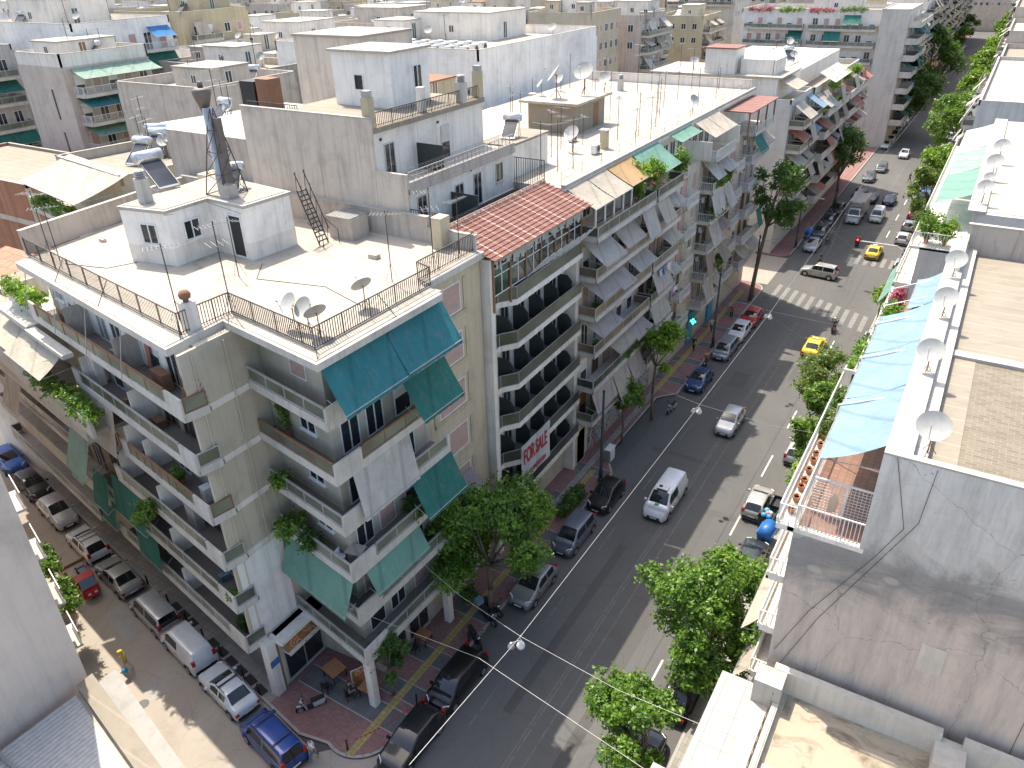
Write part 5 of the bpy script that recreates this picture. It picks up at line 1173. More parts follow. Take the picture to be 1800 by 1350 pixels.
# ================================================================ blocks beyond the cross street (left)
D = block('white corner block beyond the crossing with a bare plastered gable and white roof', -44, -22.9, 104.5, 116, 19.6, 'graywall', 'roof_white', faces=[('E', dict(cols=[(.3, 4.6, 'b'), (5.4, 11, 'b')], floors=6, awnp=.7, awncols=('beige', 'grey_f', 'skyblue', 'redbrown'), bd=1.9, top=0))], par=.5)
o = bxm(D, 'penthouse', 'white', (-42, -25.2, 105.5, 115.5, 19.6, 22.4)); bxm(o, 'flat_roof', 'roof_white', (-42.3, -24.6, 105.2, 115.8, 22.4, 22.6)); o = bxm(D, 'stair_head', 'white', (-35, -31, 106, 110, 22.6, 25.6)); bxm(o, 'tiled_cap', 'red_sheet', (-35.2, -30.8, 105.8, 110.2, 25.6, 25.75))
bxm(D, 'stair_head', 'white', (-30.5, -26.0, 107, 112, 22.6, 24.4)); awn(D, (-44, 104.5, 0), 9, 15, 22.2, -1.2, 21.0, 1.2, 'white_f', False); awn(D, (-25.2, 105.5, R_(90)), .5, 3.4, 22.3, 0, 21.2, 2.5, 'cream_f', False); awn(D, (-25.2, 105.5, R_(90)), 3.5, 6.4, 22.3, 0, 21.2, 2.5, 'cream_f', False)
E_ = block('long block with planted terraces and faded red awnings', -43, -22.6, 116.2, 149, 19.2, 'concrete_white', 'roof_cream', faces=[('E', dict(cols=[(.3, 15, 'b'), (16, 32, 'b')], floors=6, awnp=.85, awncols=('redbrown', 'taupe', 'taupe', 'grey_f', 'redbrown'), bd=2.2, style='solid', top=0))], hut=[(2, -8, 6, 6, 2.6, 'tan'), (-4, 6, 5, 8, 2.4, 'cream')])
awn(E_, (-22.9, 116.2, R_(90)), 3, 9, 21.6, .0, 20.4, 2.3, 'white_f', False, False); awn(E_, (-22.9, 116.2, R_(90)), 9.1, 15, 21.6, .0, 20.4, 2.3, 'white_f', False, False); bxm(E_, 'penthouse', 'white', (-40, -25.5, 119, 146, 19.25, 21.8))
F_ = block('tall block with a windowless pale side wall and teal awnings', -24.4, -19.4, 177, 196, 25.6, 'concrete_white', 'roof_white', faces=[('E', dict(cols=[(.2, 8, 'b'), (9, 18.5, 'b')], floors=7, awnp=.35, awncols=('green', 'teal'), bd=2.3, style='solid', top=0))], par=.1)
F2 = block('lower wing of the tall block with flower boxes along its roof edge', -52, -24.5, 179, 196, 24.6, 'white', 'roof_cream', faces=[('S', dict(cols=[(1, 13, 'b'), (14, 27, 'b')], floors=6, awnp=.25, awn_all='green', top=0))], hut=[(4, 0, 9, 8, 2.8)])
for i, (y0, y1, z1, wl_, ac, x1) in enumerate([(197, 216, 23, 'tan', ('green', 'beige'), -20.4), (216.3, 232, 21, 'white', ('grey_f',), -20.8), (232.3, 250, 24, 'white', ('beige', 'grey_f'), -20.6), (250.3, 275, 26, 'facade_c', ('taupe', 'beige'), -21), (275.3, 300, 24, 'tan', ('beige',), -21.2), (300.3, 330, 27, 'mauve', ('grey_f', 'green'), -21), (330.5, 370, 25, 'facade_c', ('beige',), -21.3), (370.5, 408, 26, 'cream', ('grey_f',), -21.6)]):
    block('%s avenue block, %s beyond the tall windowless slab' % ({'tan': 'tan', 'white': 'white', 'facade_c': 'weathered', 'mauve': 'mauve grey', 'cream': 'cream'}[wl_], ('first', 'second', 'third', 'fourth', 'fifth', 'sixth', 'seventh', 'eighth')[i]), x1 - 22, x1 - 1.4, y0, y1, z1, wl_, 'roof_cream' if i % 2 else 'roof_white', faces=[('E', dict(cols=[(.3, (y1 - y0) / 2 - .3, 'b'), ((y1 - y0) / 2 + .3, y1 - y0 - .3, 'b')], floors=6, awnp=.5, awncols=ac, bd=1.8, top=0)), ('S', dict(cols=[(12, 20, 'w')], floors=2, far=True) if False else dict(blank=True))], hut=[(rnd.uniform(-5, 3), rnd.uniform(-4, 4), 5, 5, 2.7)], group='blocks far along the left of the avenue', far=True)
# ================================================================ right side of the avenue
R1 = root('apartment_building', (8, 15, 0), 'low cream block with ledge slabs, iron railings and a stained flat roof', 'building')
bxm(R1, 'wall', 'cream', (-3.3, 24, -8, 25.6, 0, 8.8)); bxm(R1, 'roof', 'roof_stain', (-2.0, 23.9, -7.9, 25.5, 8.8, 8.84))
bxm(R1, 'ledge', 'ledge', (-4.9, -3.3, 19.6, 25.3, 8.35, 8.6)); bxm(R1, 'ledge', 'ledge', (-5.9, -3.4, -8, 19.5, 8.3, 8.55))
bxm(R1, 'ledge', 'dirty', (-3.3, -2.0, -8, 25.5, 8.45, 8.75))
M['cream_wall'] = plaster('stained_cream_parapet', (.60, .55, .47), .5, (.27, .25, .22))
parapet(R1, [(-2.6, 25.4), (3.6, 25.4)], 8.8, 10.1, .35, 'cream_wall', None); parapet(R1, [(4.7, 25.4), (24, 25.4)], 8.8, 10.1, .35, 'cream_wall', None)
bxm(R1, 'parapet_pier', 'cream_wall', (3.6, 4.7, 24.1, 25.5, 8.8, 9.7)); bxm(R1, 'pier', 'coping', (-3.35, -2.2, 24.2, 25.2, 8.75, 10.1)); 
bxm(R1, 'pier_wall', 'cream_wall', (-3.9, -3.2, 17.5, 19.6, 8.6, 10.05), (-3.2, -1.6, 18.9, 19.6, 8.6, 10.05), (-1.9, -1.1, 19.6, 20.4, 8.6, 10.05)); bxm(R1, 'pier_coping', 'coping', (-3.98, -3.12, 17.42, 19.68, 10.05, 10.12), (-3.12, -1.55, 18.82, 19.68, 10.05, 10.12), (-1.98, -1.02, 19.68, 20.48, 10.05, 10.12))
bxm(R1, 'low_parapet', 'cream_wall', (-2.45, -2.2, 20.4, 24.2, 8.8, 9.2), (-2.6, -2.3, 8, 17.5, 8.8, 9.2))
b = MB()
for y0_, y1_, x in ((20.4, 24.2, -2.5), (9, 17.4, -3.2)):
    for z in (8.95, 9.25, 9.75): b.bar((x, y0_, z), (x, y1_, z), .03)
    for i in range(int((y1_ - y0_) / .32)): y = y0_ + i * .32; b.bar((x, y, 8.75), (x, y + (.16 if i % 2 else 0), 9.75), .02)
b.build('iron_railing', 'rail_dark', R1)
b = MB(); b.box(-3.0, 24, 25.62, 26.05, 0, 9.0); b.build('gravel_gutter', 'pav_grey', R1)
R2 = root('apartment_building', (6, 38, 0), 'big block with sky blue terrace awnings and a huge stained blank side wall', 'building')
bxm(R2, 'wall', 'facade_c', (-3.2, 24, 26.1, 51.8, 0, 17.1)); bxm(R2, 'penthouse_wall', 'white', (-.6, 24, 26.12, 51.8, 17.1, 20.8))
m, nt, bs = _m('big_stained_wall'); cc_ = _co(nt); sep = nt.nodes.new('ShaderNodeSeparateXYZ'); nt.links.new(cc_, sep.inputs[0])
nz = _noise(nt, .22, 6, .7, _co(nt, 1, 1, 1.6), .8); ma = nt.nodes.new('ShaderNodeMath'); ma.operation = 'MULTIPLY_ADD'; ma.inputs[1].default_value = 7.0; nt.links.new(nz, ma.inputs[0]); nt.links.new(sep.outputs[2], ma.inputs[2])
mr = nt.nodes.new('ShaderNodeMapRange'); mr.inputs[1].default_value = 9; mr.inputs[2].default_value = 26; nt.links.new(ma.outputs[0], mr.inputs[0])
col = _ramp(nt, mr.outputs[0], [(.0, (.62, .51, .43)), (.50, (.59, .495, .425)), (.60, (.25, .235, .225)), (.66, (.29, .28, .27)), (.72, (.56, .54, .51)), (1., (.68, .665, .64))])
st = _noise(nt, 1, 6, .75, _co(nt, 1.1, 1, .16)); col = _mix(nt, _ramp(nt, st, [(.42, (0, 0, 0)), (.72, (.55, .55, .55))]), col, (.17, .16, .155))
sp = _noise(nt, 2.2, 8, .8, cc_, .8); col = _mix(nt, _ramp(nt, sp, [(.63, (0, 0, 0)), (.67, (.8, .8, .8))]), col, (.12, .12, .12)); n3 = _noise(nt, .5, 6, .7, _co(nt, 1, 1, 3), 1.0)
vc = nt.nodes.new('ShaderNodeTexVoronoi'); vc.feature = 'DISTANCE_TO_EDGE'; vc.inputs['Scale'].default_value = .22; va = nt.nodes.new('ShaderNodeVectorMath'); nq = nt.nodes.new('ShaderNodeTexNoise'); nq.inputs['Scale'].default_value = 1.1; nq.inputs['Detail'].default_value = 5; nt.links.new(cc_, nq.inputs[0]); nt.links.new(cc_, va.inputs[0]); nt.links.new(nq.outputs[1], va.inputs[1]); nt.links.new(va.outputs[0], vc.inputs[0])
col = _mix(nt, _ramp(nt, vc.outputs[0], [(.0, (.65, .65, .65)), (.004, (0, 0, 0))]), col, (.13, .12, .11))
vp = nt.nodes.new('ShaderNodeTexVoronoi'); vp.inputs['Scale'].default_value = .45; nt.links.new(_co(nt, 1, 1, 1.7), vp.inputs[0]); col = _mix(nt, _ramp(nt, vp.outputs[0], [(.10, (.45, .45, .45)), (.16, (0, 0, 0))]), col, (.56, .50, .44))
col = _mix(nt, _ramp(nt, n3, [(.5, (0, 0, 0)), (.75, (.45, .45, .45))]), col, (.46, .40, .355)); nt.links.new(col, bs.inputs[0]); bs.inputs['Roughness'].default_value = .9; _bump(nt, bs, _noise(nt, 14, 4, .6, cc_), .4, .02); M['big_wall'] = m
def worldcoord(name, mat, *bs, par=None): return bxm(par, name, mat, *bs)
b = MB(); b.prism([(-3.21, 26.02), (24, 26.02), (24, 26.1), (-3.21, 26.1)], 0, 17.1); b.prism([(-.75, 26.022), (24, 26.022), (24, 26.118), (-.75, 26.118)], 17.1, 21.5)
me = b.mesh('side_wall', (0, 0, 0), mats=[M['big_wall']]); o = bpy.data.objects.new('side_wall', me); COL.objects.link(o); o.parent = R2; o.location = (-6, -38, 0)
for pts in ([(-.3, 25.99, 21.5), (.5, 25.97, 18.6), (-.2, 25.97, 16.9), (-2.0, 25.97, 13.2), (-3.0, 25.97, 10.4)], [(1.0, 25.97, 21.4), (.9, 25.97, 19), (-.1, 25.97, 16.6), (-1.6, 25.97, 13.0), (-2.7, 25.97, 9.6)], [(6, 25.97, 21.5), (6.2, 25.96, 17), (6.1, 25.97, 9.2)]): b = MB(); b.path([Vector(p) for p in pts], .012, 5); b.build('wall_cable', 'rail_dark', R2)
bxm(R2, 'wall_patch', 'cream_wall', (2.2, 3.1, 25.995, 26.03, 12.2, 13.6)); bxm(R2, 'wall_vent', 'black', (5.1, 5.35, 25.99, 26.03, 18.4, 18.6))
bxm(R2, 'roof_coping', 'coping', (-.75, 24, 25.98, 26.3, 21.5, 21.58)); bxm(R2, 'terrace_wall', 'coping', (-.75, .15, 26.12, 51.8, 20.8, 21.5))
M['ribbed'] = tiled('ribbed_flashing', (.60, .55, .48), (.35, .3, .26), 3.0, .14, 'grid', var=.1, msize=.02)
bxm(R2, 'flashing', 'ribbed', (.15, .62, 26.3, 51.8, 20.8, 21.2)); bxm(R2, 'roof', 'roof_cream', (.62, 24, 37.2, 51.8, 20.8, 20.84)); bxm(R2, 'roof', 'roof_paver', (1.6, 24, 26.3, 36.6, 20.8, 20.84)); bxm(R2, 'roof_border', 'roof_cream', (.62, 1.6, 26.3, 36.6, 20.8, 20.86)); bxm(R2, 'roof_kerb', 'coping', (.62, 24, 36.6, 37.2, 20.8, 21.0))
parapet(R2, [(0, 51.9), (24, 51.9)], 20.8, 22.6, .25, 'dirty'); parapet(R2, [(-.1, 46.5), (-.1, 51.9)], 21.5, 22.0, .2, 'white')
# terrace of the penthouse
bxm(R2, 'terrace_slab', 'white', (-3.9, -3.2, 26.0, 39.5, 16.85, 17.1), (-3.45, -.6, 26.0, 51.8, 16.9, 17.11)); bxm(R2, 'terrace_floor', 'terrace_tiles', (-3.1, -.62, 26.2, 51.7, 17.112, 17.13))
TW = (-3.2, 51.8, R_(-90)); LW = 25.7
b = MB(TW); b.box(LW - 12.4, LW, -.74, -.62, 17.1, 17.3); b.box(0, LW - 12.4, -.25, -.1, 17.1, 18.0); b.box(LW - 12.5, LW - 12.4, -.7, -.1, 17.1, 18.2); b.build('terrace_parapet', 'white', R2)
railing(R2, [(-3.2, 38.5), (-3.2, 26.1), (-.75, 26.1)], 17.12, 1.05, .14, 'rail_white'); railing(R2, [(-3.86, 39.3), (-3.86, 26.05), (-3.25, 26.05)], 17.1, .95, .16, 'rail_white')
b = MB(); 
for i in range(17): x = -2.95 + i * .14; b.bar((x, 27.4, 17.14), (x, 27.4, 18.75), .018)
for i in range(12): z = 17.2 + i * .14; b.bar((-2.95, 27.4, z), (-.7, 27.4, z), .018)
b.bar((-1.7, 27.38, 17.14), (-1.7, 27.38, 18.8), .09); b.bar((-2.95, 27.38, 18.8), (-.7, 27.38, 18.8), .07); b.build('mesh_screen', 'rail_white', R2)
b = MB(); b.add([(-2.3, 27.37, 17.3), (-2.0, 27.37, 17.4), (-1.9, 27.37, 17.9), (-2.1, 27.37, 18.35), (-2.3, 27.37, 17.9)], [(0, 1, 2, 3, 4)]); b.build('torn_panel', 'tan', R2)
for i, (a, c, m_) in enumerate([(0.15, 5.3, 'skyblue'), (5.4, 10.2, 'skyblue'), (10.3, 15.2, 'skyblue')]):
    y1_, y0_ = 26.0 + c + .9, 26.0 + a + .9; xa = 51.8 - y1_; xb = 51.8 - y0_
    awn(R2, (-.62, 51.8, R_(-90)), xa, xb, 21.25, .1, 19.9, 2.35, m_, False, sag=.12)
for y in (31.6, 36.6, 41, 43.6, 46.3): 
    b = MB(); b.tube((-.62, y, 21.1), (-3.1, y, 19.9), .035); b.tube((-3.1, y, 19.9), (-3.1, y, 17.2), .03); b.build('awning_arm', 'frame', R2)
awn(R2, (-.62, 51.8, R_(-90)), 4.9, 9.5, 21.2, .1, 20.5, 1.25, 'skyblue', False, sag=.08)
for X in np.arange(2, 25, 2.6): win(R2, (-.6, 51.8, R_(-90)), X, 17.15, 1.5, 2.2, 'door', 'glass', 'frame')
for k in range(5):
    z = 2.1 + 3 * k
    balc(R2, TW, LW - 12, LW - .1, z, .75, 'bars', h=.95, slab='white'); balc(R2, TW, 1, LW - 13, z, 1.1, 'panel', slab='white')
    for X in np.arange(1.8, 24, 2.4): win(R2, TW, X, z + .02, 1.2, 2.1, rnd.choice(['door', 'shut', 'half']), 'glass', 'frame')
    if k in (1, 2): awn(R2, TW, LW - 5 - k, LW - .8 - k * .3, z + 2.7, .6, z + 1.2, 1.6, ('cream_f', 'beige', 'cream_f', 'beige', 'cream_f')[k], False)
R3 = root('apartment_building', (5, 78, 0), 'block with green striped terrace awnings and a blank blue grey gable', 'building')
bxm(R3, 'wall', 'graywall', (-2.85, 24, 60.5, 96, 0, 18.0)); bxm(R3, 'penthouse_wall', 'graywall', (-.1, 24, 60.52, 96, 18.0, 20.9)); bxm(R3, 'roof', 'roof_white', (.6, 24, 61, 95.8, 20.9, 20.94)); bxm(R3, 'roof_edge', 'coping', (-.5, .6, 60.4, 96, 20.9, 21.1))
b = MB(); b.box(3.4, 12, 60.3, 60.5, 0, 17.6); b.build('stair_shaft', 'white', R3); win(R3, (3.4, 60.3, 0), 1.6, 15.2, .8, .9, 'win')
awn(R3, (-.1, 96, R_(-90)), 21.0, 30.0, 20.9, .1, 19.9, 2.7, 'greenlight', False, sag=.1); awn(R3, (-.1, 96, R_(-90)), 12, 20.7, 20.9, .1, 19.9, 2.7, 'greengrey', False, sag=.1); awn(R3, (-.1, 96, R_(-90)), 1.0, 11.7, 20.9, .1, 19.9, 2.7, 'white_f', False, sag=.1)
bxm(R3, 'terrace_slab', 'white', (-3.5, -.1, 60.5, 96, 17.85, 18.05)); railing(R3, [(-3.4, 96), (-3.4, 60.7), (-.2, 60.7)], 18.05, 1.0, .2, 'rail_white')
T3 = (-2.85, 96, R_(-90)); L3 = 35.5
for k in range(5):
    z = 2.9 + 3 * k
    balc(R3, T3, L3 - 11, L3 - .2, z, 1.2, 'bars', slab='white'); balc(R3, T3, 2, 20, z, 1.1, 'panel', slab='white')
    for X in np.arange(2.5, 34, 2.7): win(R3, T3, X, z + .02, 1.2, 2.1, rnd.choice(['door', 'shut']), 'glass', 'frame', far=True)
    awn(R3, T3, L3 - 6 - k, L3 - 1, z + 2.7, 1.0, z + 1.0, 2.0, 'greenlight', False) if k in (0, 1, 3) else None
R4 = block('block with a blue grey gable and vertical letter signs', -2.6, 26, 104, 146, 21, 'graywall', 'roof_white', faces=[('W', dict(cols=[(1, 20, 'b'), (22, 40, 'b')], floors=5, awnp=.4, bd=1.2, top=0))], par=.5, hut=[(-4, -4, 10, 12, 2.6, 'tan', 'dirty')])
for i, ch_ in enumerate('TXAY'):
    s_ = bxm(R4, 'letter_board', 'frame', (-3.9, -2.65, 107 + (3 - i) * 5, 107.12 + (3 - i) * 5, 18.0, 19.3)); thing_text(R4, ch_, (-3.7, 107 + (3 - i) * 5, 0), 0, 18.25, 1.1, -.03, 'ink', .03)
for i, (x0, y0, y1, z1, wl_, rf) in enumerate([(-2.4, 146.5, 172, 20, 'pinkish', 'roof_cream'), (-2.6, 172.5, 200, 22, 'cream', 'roof_white'), (-3, 200.5, 240, 24, 'cream', 'roof_cream'), (-3.4, 240.5, 290, 25, 'yellow', 'roof_grey'), (-4, 290.5, 350, 27, 'tan', 'roof_cream'), (-4.4, 351, 420, 24, 'cream', 'roof_white')]):
    block('%s block on the sunny side of the avenue, %s after the letter signs' % ({'pinkish': 'pink', 'cream': 'cream', 'yellow': 'yellow', 'tan': 'tan'}[wl_], ('first', 'second', 'third', 'fourth', 'fifth', 'sixth')[i]), x0, x0 + 26, y0, y1, z1, wl_, rf, faces=[('W', dict(cols=[(1, (y1 - y0) - 1, 'b' if i % 2 else 'w')], floors=5, awnp=.3, bd=1.1, top=0))], hut=[(-5, 0, 8, 9, 2.8)], group='blocks far along the right of the avenue', far=True)
block('pale tower closing the far end of the avenue', -60, 20, 440, 460, 22, 'mauve', 'roof_grey', faces=[('S', dict(cols=[(2, 78, 'w')], floors=4, far=True))], far=True)
# ================================================================ bottom left
L1 = root('apartment_building', (-44, 4, 0), 'tall block with a blank beige side wall beside a tin roofed yard', 'building')
ang1 = math.atan2(4.8, -16.3)
Q0 = (-34.9, 12.05); Q1 = (Q0[0] + 32 * math.cos(ang1), Q0[1] + 32 * math.sin(ang1)); Q3 = (-34.1, -14); Q2 = (-66, -10)
b = MB(); b.prism([Q0, Q1, Q2, Q3], 0, 17.9); b.build('wall', 'beige_blank', L1); b = MB(); b.prism([Q0, Q1, Q2, Q3], 17.9, 18.2); b.build('roof', 'roof_grey', L1)
TL = (Q1[0], Q1[1], ang1 + math.pi); TLf = (Q0[0], Q0[1], ang1)
TLs = (Q0[0], Q0[1], ang1)   # street face: outward is +y here, so balconies use a mirrored frame
for k in range(4):
    z = 4.0 + 3.2 * k
    b = MB(TLs); b.box(3, 12, -1.05, 0, z - .15, z) if False else b.box(2.5, 4.6, -.55, 0, z - .15, z); b.build('balcony', 'concrete_white', L1)
    r = MB(TLs)
    for i in range(14): r.bar((2.5 + i * .155, -.52, z), (2.5 + i * .155, -.52, z + .95), .02)
    r.bar((2.5, -.52, z + .95), (4.6, -.52, z + .95), .05); r.build('railing', 'galv', L1)
L2 = root('low_building', (-28, 5, 0), 'low annex with a ribbed tin roof and a pale concrete parapet ledge', 'building')
P2 = [(-34.0, 11.95), (-22.5, 9.6), (-22.5, -10), (-34.0, -10)]
b = MB(); b.prism(P2, 0, 4.2); b.build('wall', 'cream', L2); b = MB(); b.prism([(-34.0, 12.0), (-22, 9.5), (-22, 8.6), (-34.0, 11.1)], 4.2, 4.75); b.build('parapet_ledge', 'roof_cream', L2)
b = MB(); b.prism([(-34.0, 13.1), (-22, 10.3), (-22, 9.5), (-34.0, 12.0)], 3.6, 3.9); b.build('street_ledge', 'kerb', L2)
b = MB(); n = 46
for i in range(n):
    x0 = -34 + i * .26; z0 = 4.25; b.add([(x0, 10.9 - i * .055, z0), (x0 + .13, 10.87 - i * .055, z0 + .05), (x0 + .26, 10.85 - i * .055, z0), (x0, -6, z0 + .6), (x0 + .13, -6, z0 + .65), (x0 + .26, -6, z0 + .6)], [(0, 1, 4, 3), (1, 2, 5, 4)])
b.build('tin_roof', 'tin', L2); b = MB(); b.box(-34, -23, 6.8, 6.95, 4.6, 4.75); b.build('roof_rail', 'galv', L2)
for x in (-45.5, -41.5): bush('bush', 'green shrub growing beside the blank beige wall' if x < -45 else 'small shrub at the foot of the beige wall', (x, 16.1 - (x + 45.5) * .29, 3.2), 1.0, 'leaf', 'trough', 3, 1.0, cat='shrub', long=2.2, rz=-.3)
# ================================================================ next building on the side street, left edge
A3 = root('apartment_building', (-56, 28, 0), 'stepped block on the side street with a planted terrace and a huge cream awning', 'building')
TS3 = (-64.2, 25.5, UA)
def u3(s_, o): return loc((-46.2, 22.15, UA), s_, o)
def box3(par, name, mat, s0, s1, o0, o1, z0, z1): b = MB(TS); b.box(s0, s1, o0, o1, z0, z1); return b.build(name, mat, par)
box3(A3, 'wall', 'cream', -18, -.02, .1, 14, 0, 16.0); box3(A3, 'roof', 'roof_cream', -18, -.02, .0, 14, 16.0, 16.2)
box3(A3, 'planter', 'concrete_white', -4.8, .1, -1.0, -.8, 18.6, 19.8); box3(A3, 'planter', 'concrete_white', -4.8, -4.6, -.8, 1.2, 18.6, 19.8); box3(A3, 'terrace_slab', 'concrete_white', -5.0, .1, -1.9, 1.6, 18.25, 18.6); box3(A3, 'ledge', 'concrete_white', .1, 5.6, -2.0, -1.4, 18.25, 18.5); box3(A3, 'terrace_slab', 'roof_cream', -17, 8.4, -2.4, -.02, 14.6, 14.85); box3(A3, 'terrace_parapet', 'concrete_white', -17, 8.4, -2.55, -2.35, 14.5, 15.6)
box3(A3, 'terrace_slab', 'concrete_white', -5.5, 4.5, -2.9, -1.38, 15.6, 15.8) if False else None
box3(A3, 'support_wall', 'cream', -3.6, -.05, -1.2, 1.6, 16.2, 18.2)
awn(A3, TS, -9.5, -1.6, 18.1, .7, 16.9, 2.9, 'cream_f', False); awn(A3, TS, -1.5, 4.1, 18.1, 1.4, 16.9, 3.1, 'cream_f', False)
for k in range(5):
    z = 1.2 + 3 * (k + 1) - .6
    k < 4 and balc(A3, TS, -17, (-.3, 3.0, -.3, 5.0)[k], z, 1.5 + (.5 if k == 3 else 0), 'solid' if k % 2 else 'panel', slab='concrete_white')
    for X in np.arange(-16, -1, 2.4): win(A3, TS, X, z + .02, 1.2, 2.1, rnd.choice(['door', 'shut', 'half']), 'glass', 'frame')
awn(A3, TS, 2.2, 5.0, 12.6, 2.0, 10.2, 2.9, 'greengrey', False); awn(A3, TS, 2.4, 4.6, 9.4, 1.6, 7.0, 2.2, 'green', False); awn(A3, TS, -9, -6, 12.4, 2.0, 10.4, 2.8, 'beige', False)
for s0, s1, z in ((-4.4, -.2, 19.7), (.5, 8.2, 15.7)):
    p = u3((s0 + s1) / 2, -.9 if z > 18 else -2.3); bush('planter_plants', 'trailing green plants in the long terrace planter' if z > 17 else 'yellow green plants trailing along the parapet below the cream awning', (p[0], p[1], z - .2), 1.1, 'leaf_fresh' if z > 17 else 'leaf', 'none', 1, .6, long=s1 - s0, rz=UA)
p = u3(1.5, -1.7); 
RT = root('low_building', (-66, 36, 0), 'low building with an orange red tiled roof beyond the corner block', 'building')
bxm(RT, 'wall', 'white', (-74, -49.5, 24.5, 33.5, 0, 12.4)); b = MB(); b.add([(-76, 23.5, 12.3), (-49, 23.5, 12.3), (-49, 34, 14.6), (-76, 34, 14.6)], [(0, 1, 2, 3)]); b.slab([(-76, 23.5, 12.29), (-49, 23.5, 12.29), (-49, 34, 14.59), (-76, 34, 14.59)], .1)
M['orange_tile'] = tiled('orange_clay_tiles', (.50, .22, .14), (.2, .09, .06), .3, .9, 'grid', var=.2, msize=.03); b.build('tiled_roof', 'orange_tile', RT)
block('red brick block with pale concrete floor bands', -96, -75, 37, 47, 19.3, 'brickred', 'roof_cream', rot=0, par=.3, faces=[('E', dict(cols=[(1, 9, 'w')], floors=2))])
b = MB(); b.box(-96.1, -74.9, 36.95, 37.02, 15.6, 16.1); b.box(-75.2, -74.9, 36.9, 37.3, 0, 19.3); b.box(-84.2, -83.8, 36.9, 37.0, 0, 19.3)
o = b.build('concrete_bands', 'cream', next(x for x in COL.objects if x.get('label', '').startswith('red brick block')))
N1 = block('cream block with a huge pale roof awning and planted balcony', -62.6, -51.6, 33.2, 43.6, 23.3, 'cream', 'roof_cream', rot=UA * .9, par=.7, hut=[(4.0, 2.5, 2.6, 3.2, 2.4, 'tan', 'terracotta'), (-1, 3, 3, 3, 1.2, 'white')])
TN1 = (-62.8, 34.5, UA)
awn(N1, TN1, .6, 11.0, 24.2, -.3, 22.9, 3.9, 'cream_f', False, sag=.1); balc(N1, TN1, .2, 11.2, 20.6, 3.4, 'bars', slab='concrete_white')
for i in range(3): p = loc(TN1, 2.2 + i * 3.3, -3.1); bush('terrace_plant', ('dense green hedge', 'leafy green hedge', 'bushy green hedge')[i] + ' behind the railing under the huge pale roof awning, %s along' % ORDS[i], (p[0], p[1], 20.7), .8, 'leaf', 'trough', i, .9, long=2.8, rz=UA)
N2 = root('low_building', (-59, 46, 0), 'white roofed tin shed block with a barred square window', 'building')
b = MB(); b.prism([(-63.6, 44.6), (-56.8, 41.6), (-53.9, 48.6), (-61.5, 52.8)], 0, 24.6); b.build('wall', 'pinkish', N2); b = MB(); b.prism([(-63.9, 44.5), (-56.7, 41.3), (-53.6, 48.8), (-61.6, 53.1)], 24.6, 24.72); b.build('tin_roof', 'tin', N2)
a_ = math.atan2(7.0, 2.9); win(N2, (-56.8, 41.6, a_), 3.6, 22.3, 1.5, 1.3, 'slats', 'glass', 'rail_dark')
N3 = block('grey block with a long stained parapet wall, solar heater and dishes', -82, -68.5, 53, 66, 25.0, 'mauve', 'roof_grey', rot=.03, par=1.1, hut=[(2, -1, 6, 5, 2.4, 'mauve', 'roof_grey')])
N4 = block('tall pink block with three green striped awning balconies and blank side wall', -96.5, -88, 51, 61.8, 27.4, 'pinkish', 'roof_cream', rot=.0, par=1.3, faces=[('E', dict(cols=[(.6, 10.6, 'b')], floors=6, awnp=0, bd=1.9, style='bars', top=.15))], hut=[(-1.0, 0, 5, 7, 2.2, 'white')], upstand='white')
for z_, m_ in ((27.2, 'greengrey'), (24.2, 'teal'), (21.2, 'greenlight')):
    for q in range(3): awn(N4, (-88, 51, R_(90)), .7 + q * 3.3, 3.95 + q * 3.3, z_, .1, z_ - .9, 2.6, m_, False)
for q in range(4): bxm(N4, 'window_slit', 'glass', (-91.2 - .0, -90.9, 50.97, 51.0, 8 + q * 4.6, 11.2 + q * 4.6))
N5 = block('tall white block with a blue awning on its side balcony', -114, -95, 57.5, 71, 30.2, 'white_blue', 'roof_white', rot=0, par=.8, faces=[('E', dict(cols=[(1, 6, 'w'), (6.5, 13, 'b')], floors=5, awnp=.9, awncols=('blue_f', 'green'), bd=1.4, top=.1, style='bars'))], hut=[(-3, 0, 9, 8, 3.2, 'white')])
N6 = block('yellow block with tilted grey awnings on narrow balconies', -120, -105, 80, 93, 30.0, 'yellow', 'roof_cream', rot=.05, par=.6, faces=[('S', dict(cols=[(1, 6, 'b'), (8, 13, 'b')], floors=5, awnp=.6, bd=1.4, top=.2)), ('E', dict(cols=[(1, 6, 'b'), (7, 12, 'w')], floors=4, awnp=.6))], hut=[(2, 2, 7, 6, 2.8, 'yellow')])
N7 = block('white roofed block with a long row of green awnings under the eaves', -104, -82.5, 76, 104, 25.9, 'white', 'roof_white', rot=.02, par=.4, faces=[('E', dict(cols=[(1, 27, 'b')], floors=3, awnp=1.0, awncols=('teal', 'greenlight'), bd=2.3, top=.0, style='bars'))], hut=[(0, 2, 7, 8, 3.0, 'white'), (2, -8, 3, 3, 2, 'cream')])
N8 = block('mauve grey block behind the green awning eaves with roof tanks', -100, -82, 106, 122, 26.4, 'mauve', 'roof_grey', rot=.04, par=1.0, hut=[(-2, 0, 9, 8, 3.0, 'mauve', 'dirty')], faces=[('S', dict(cols=[(2, 15, 'w')], floors=2)), ('E', dict(cols=[(1, 15, 'w')], floors=2))])
N9 = block('big windowless white block with rows of roof air conditioners', -78, -48.3, 72.5, 101, 27.2, 'white_blue', 'roof_white', rot=0, par=1.1, hut=[(-1, 8, 12, 9, 3.2, 'white'), (-8.5, 2.5, 5, 5, 2.4, 'white')])
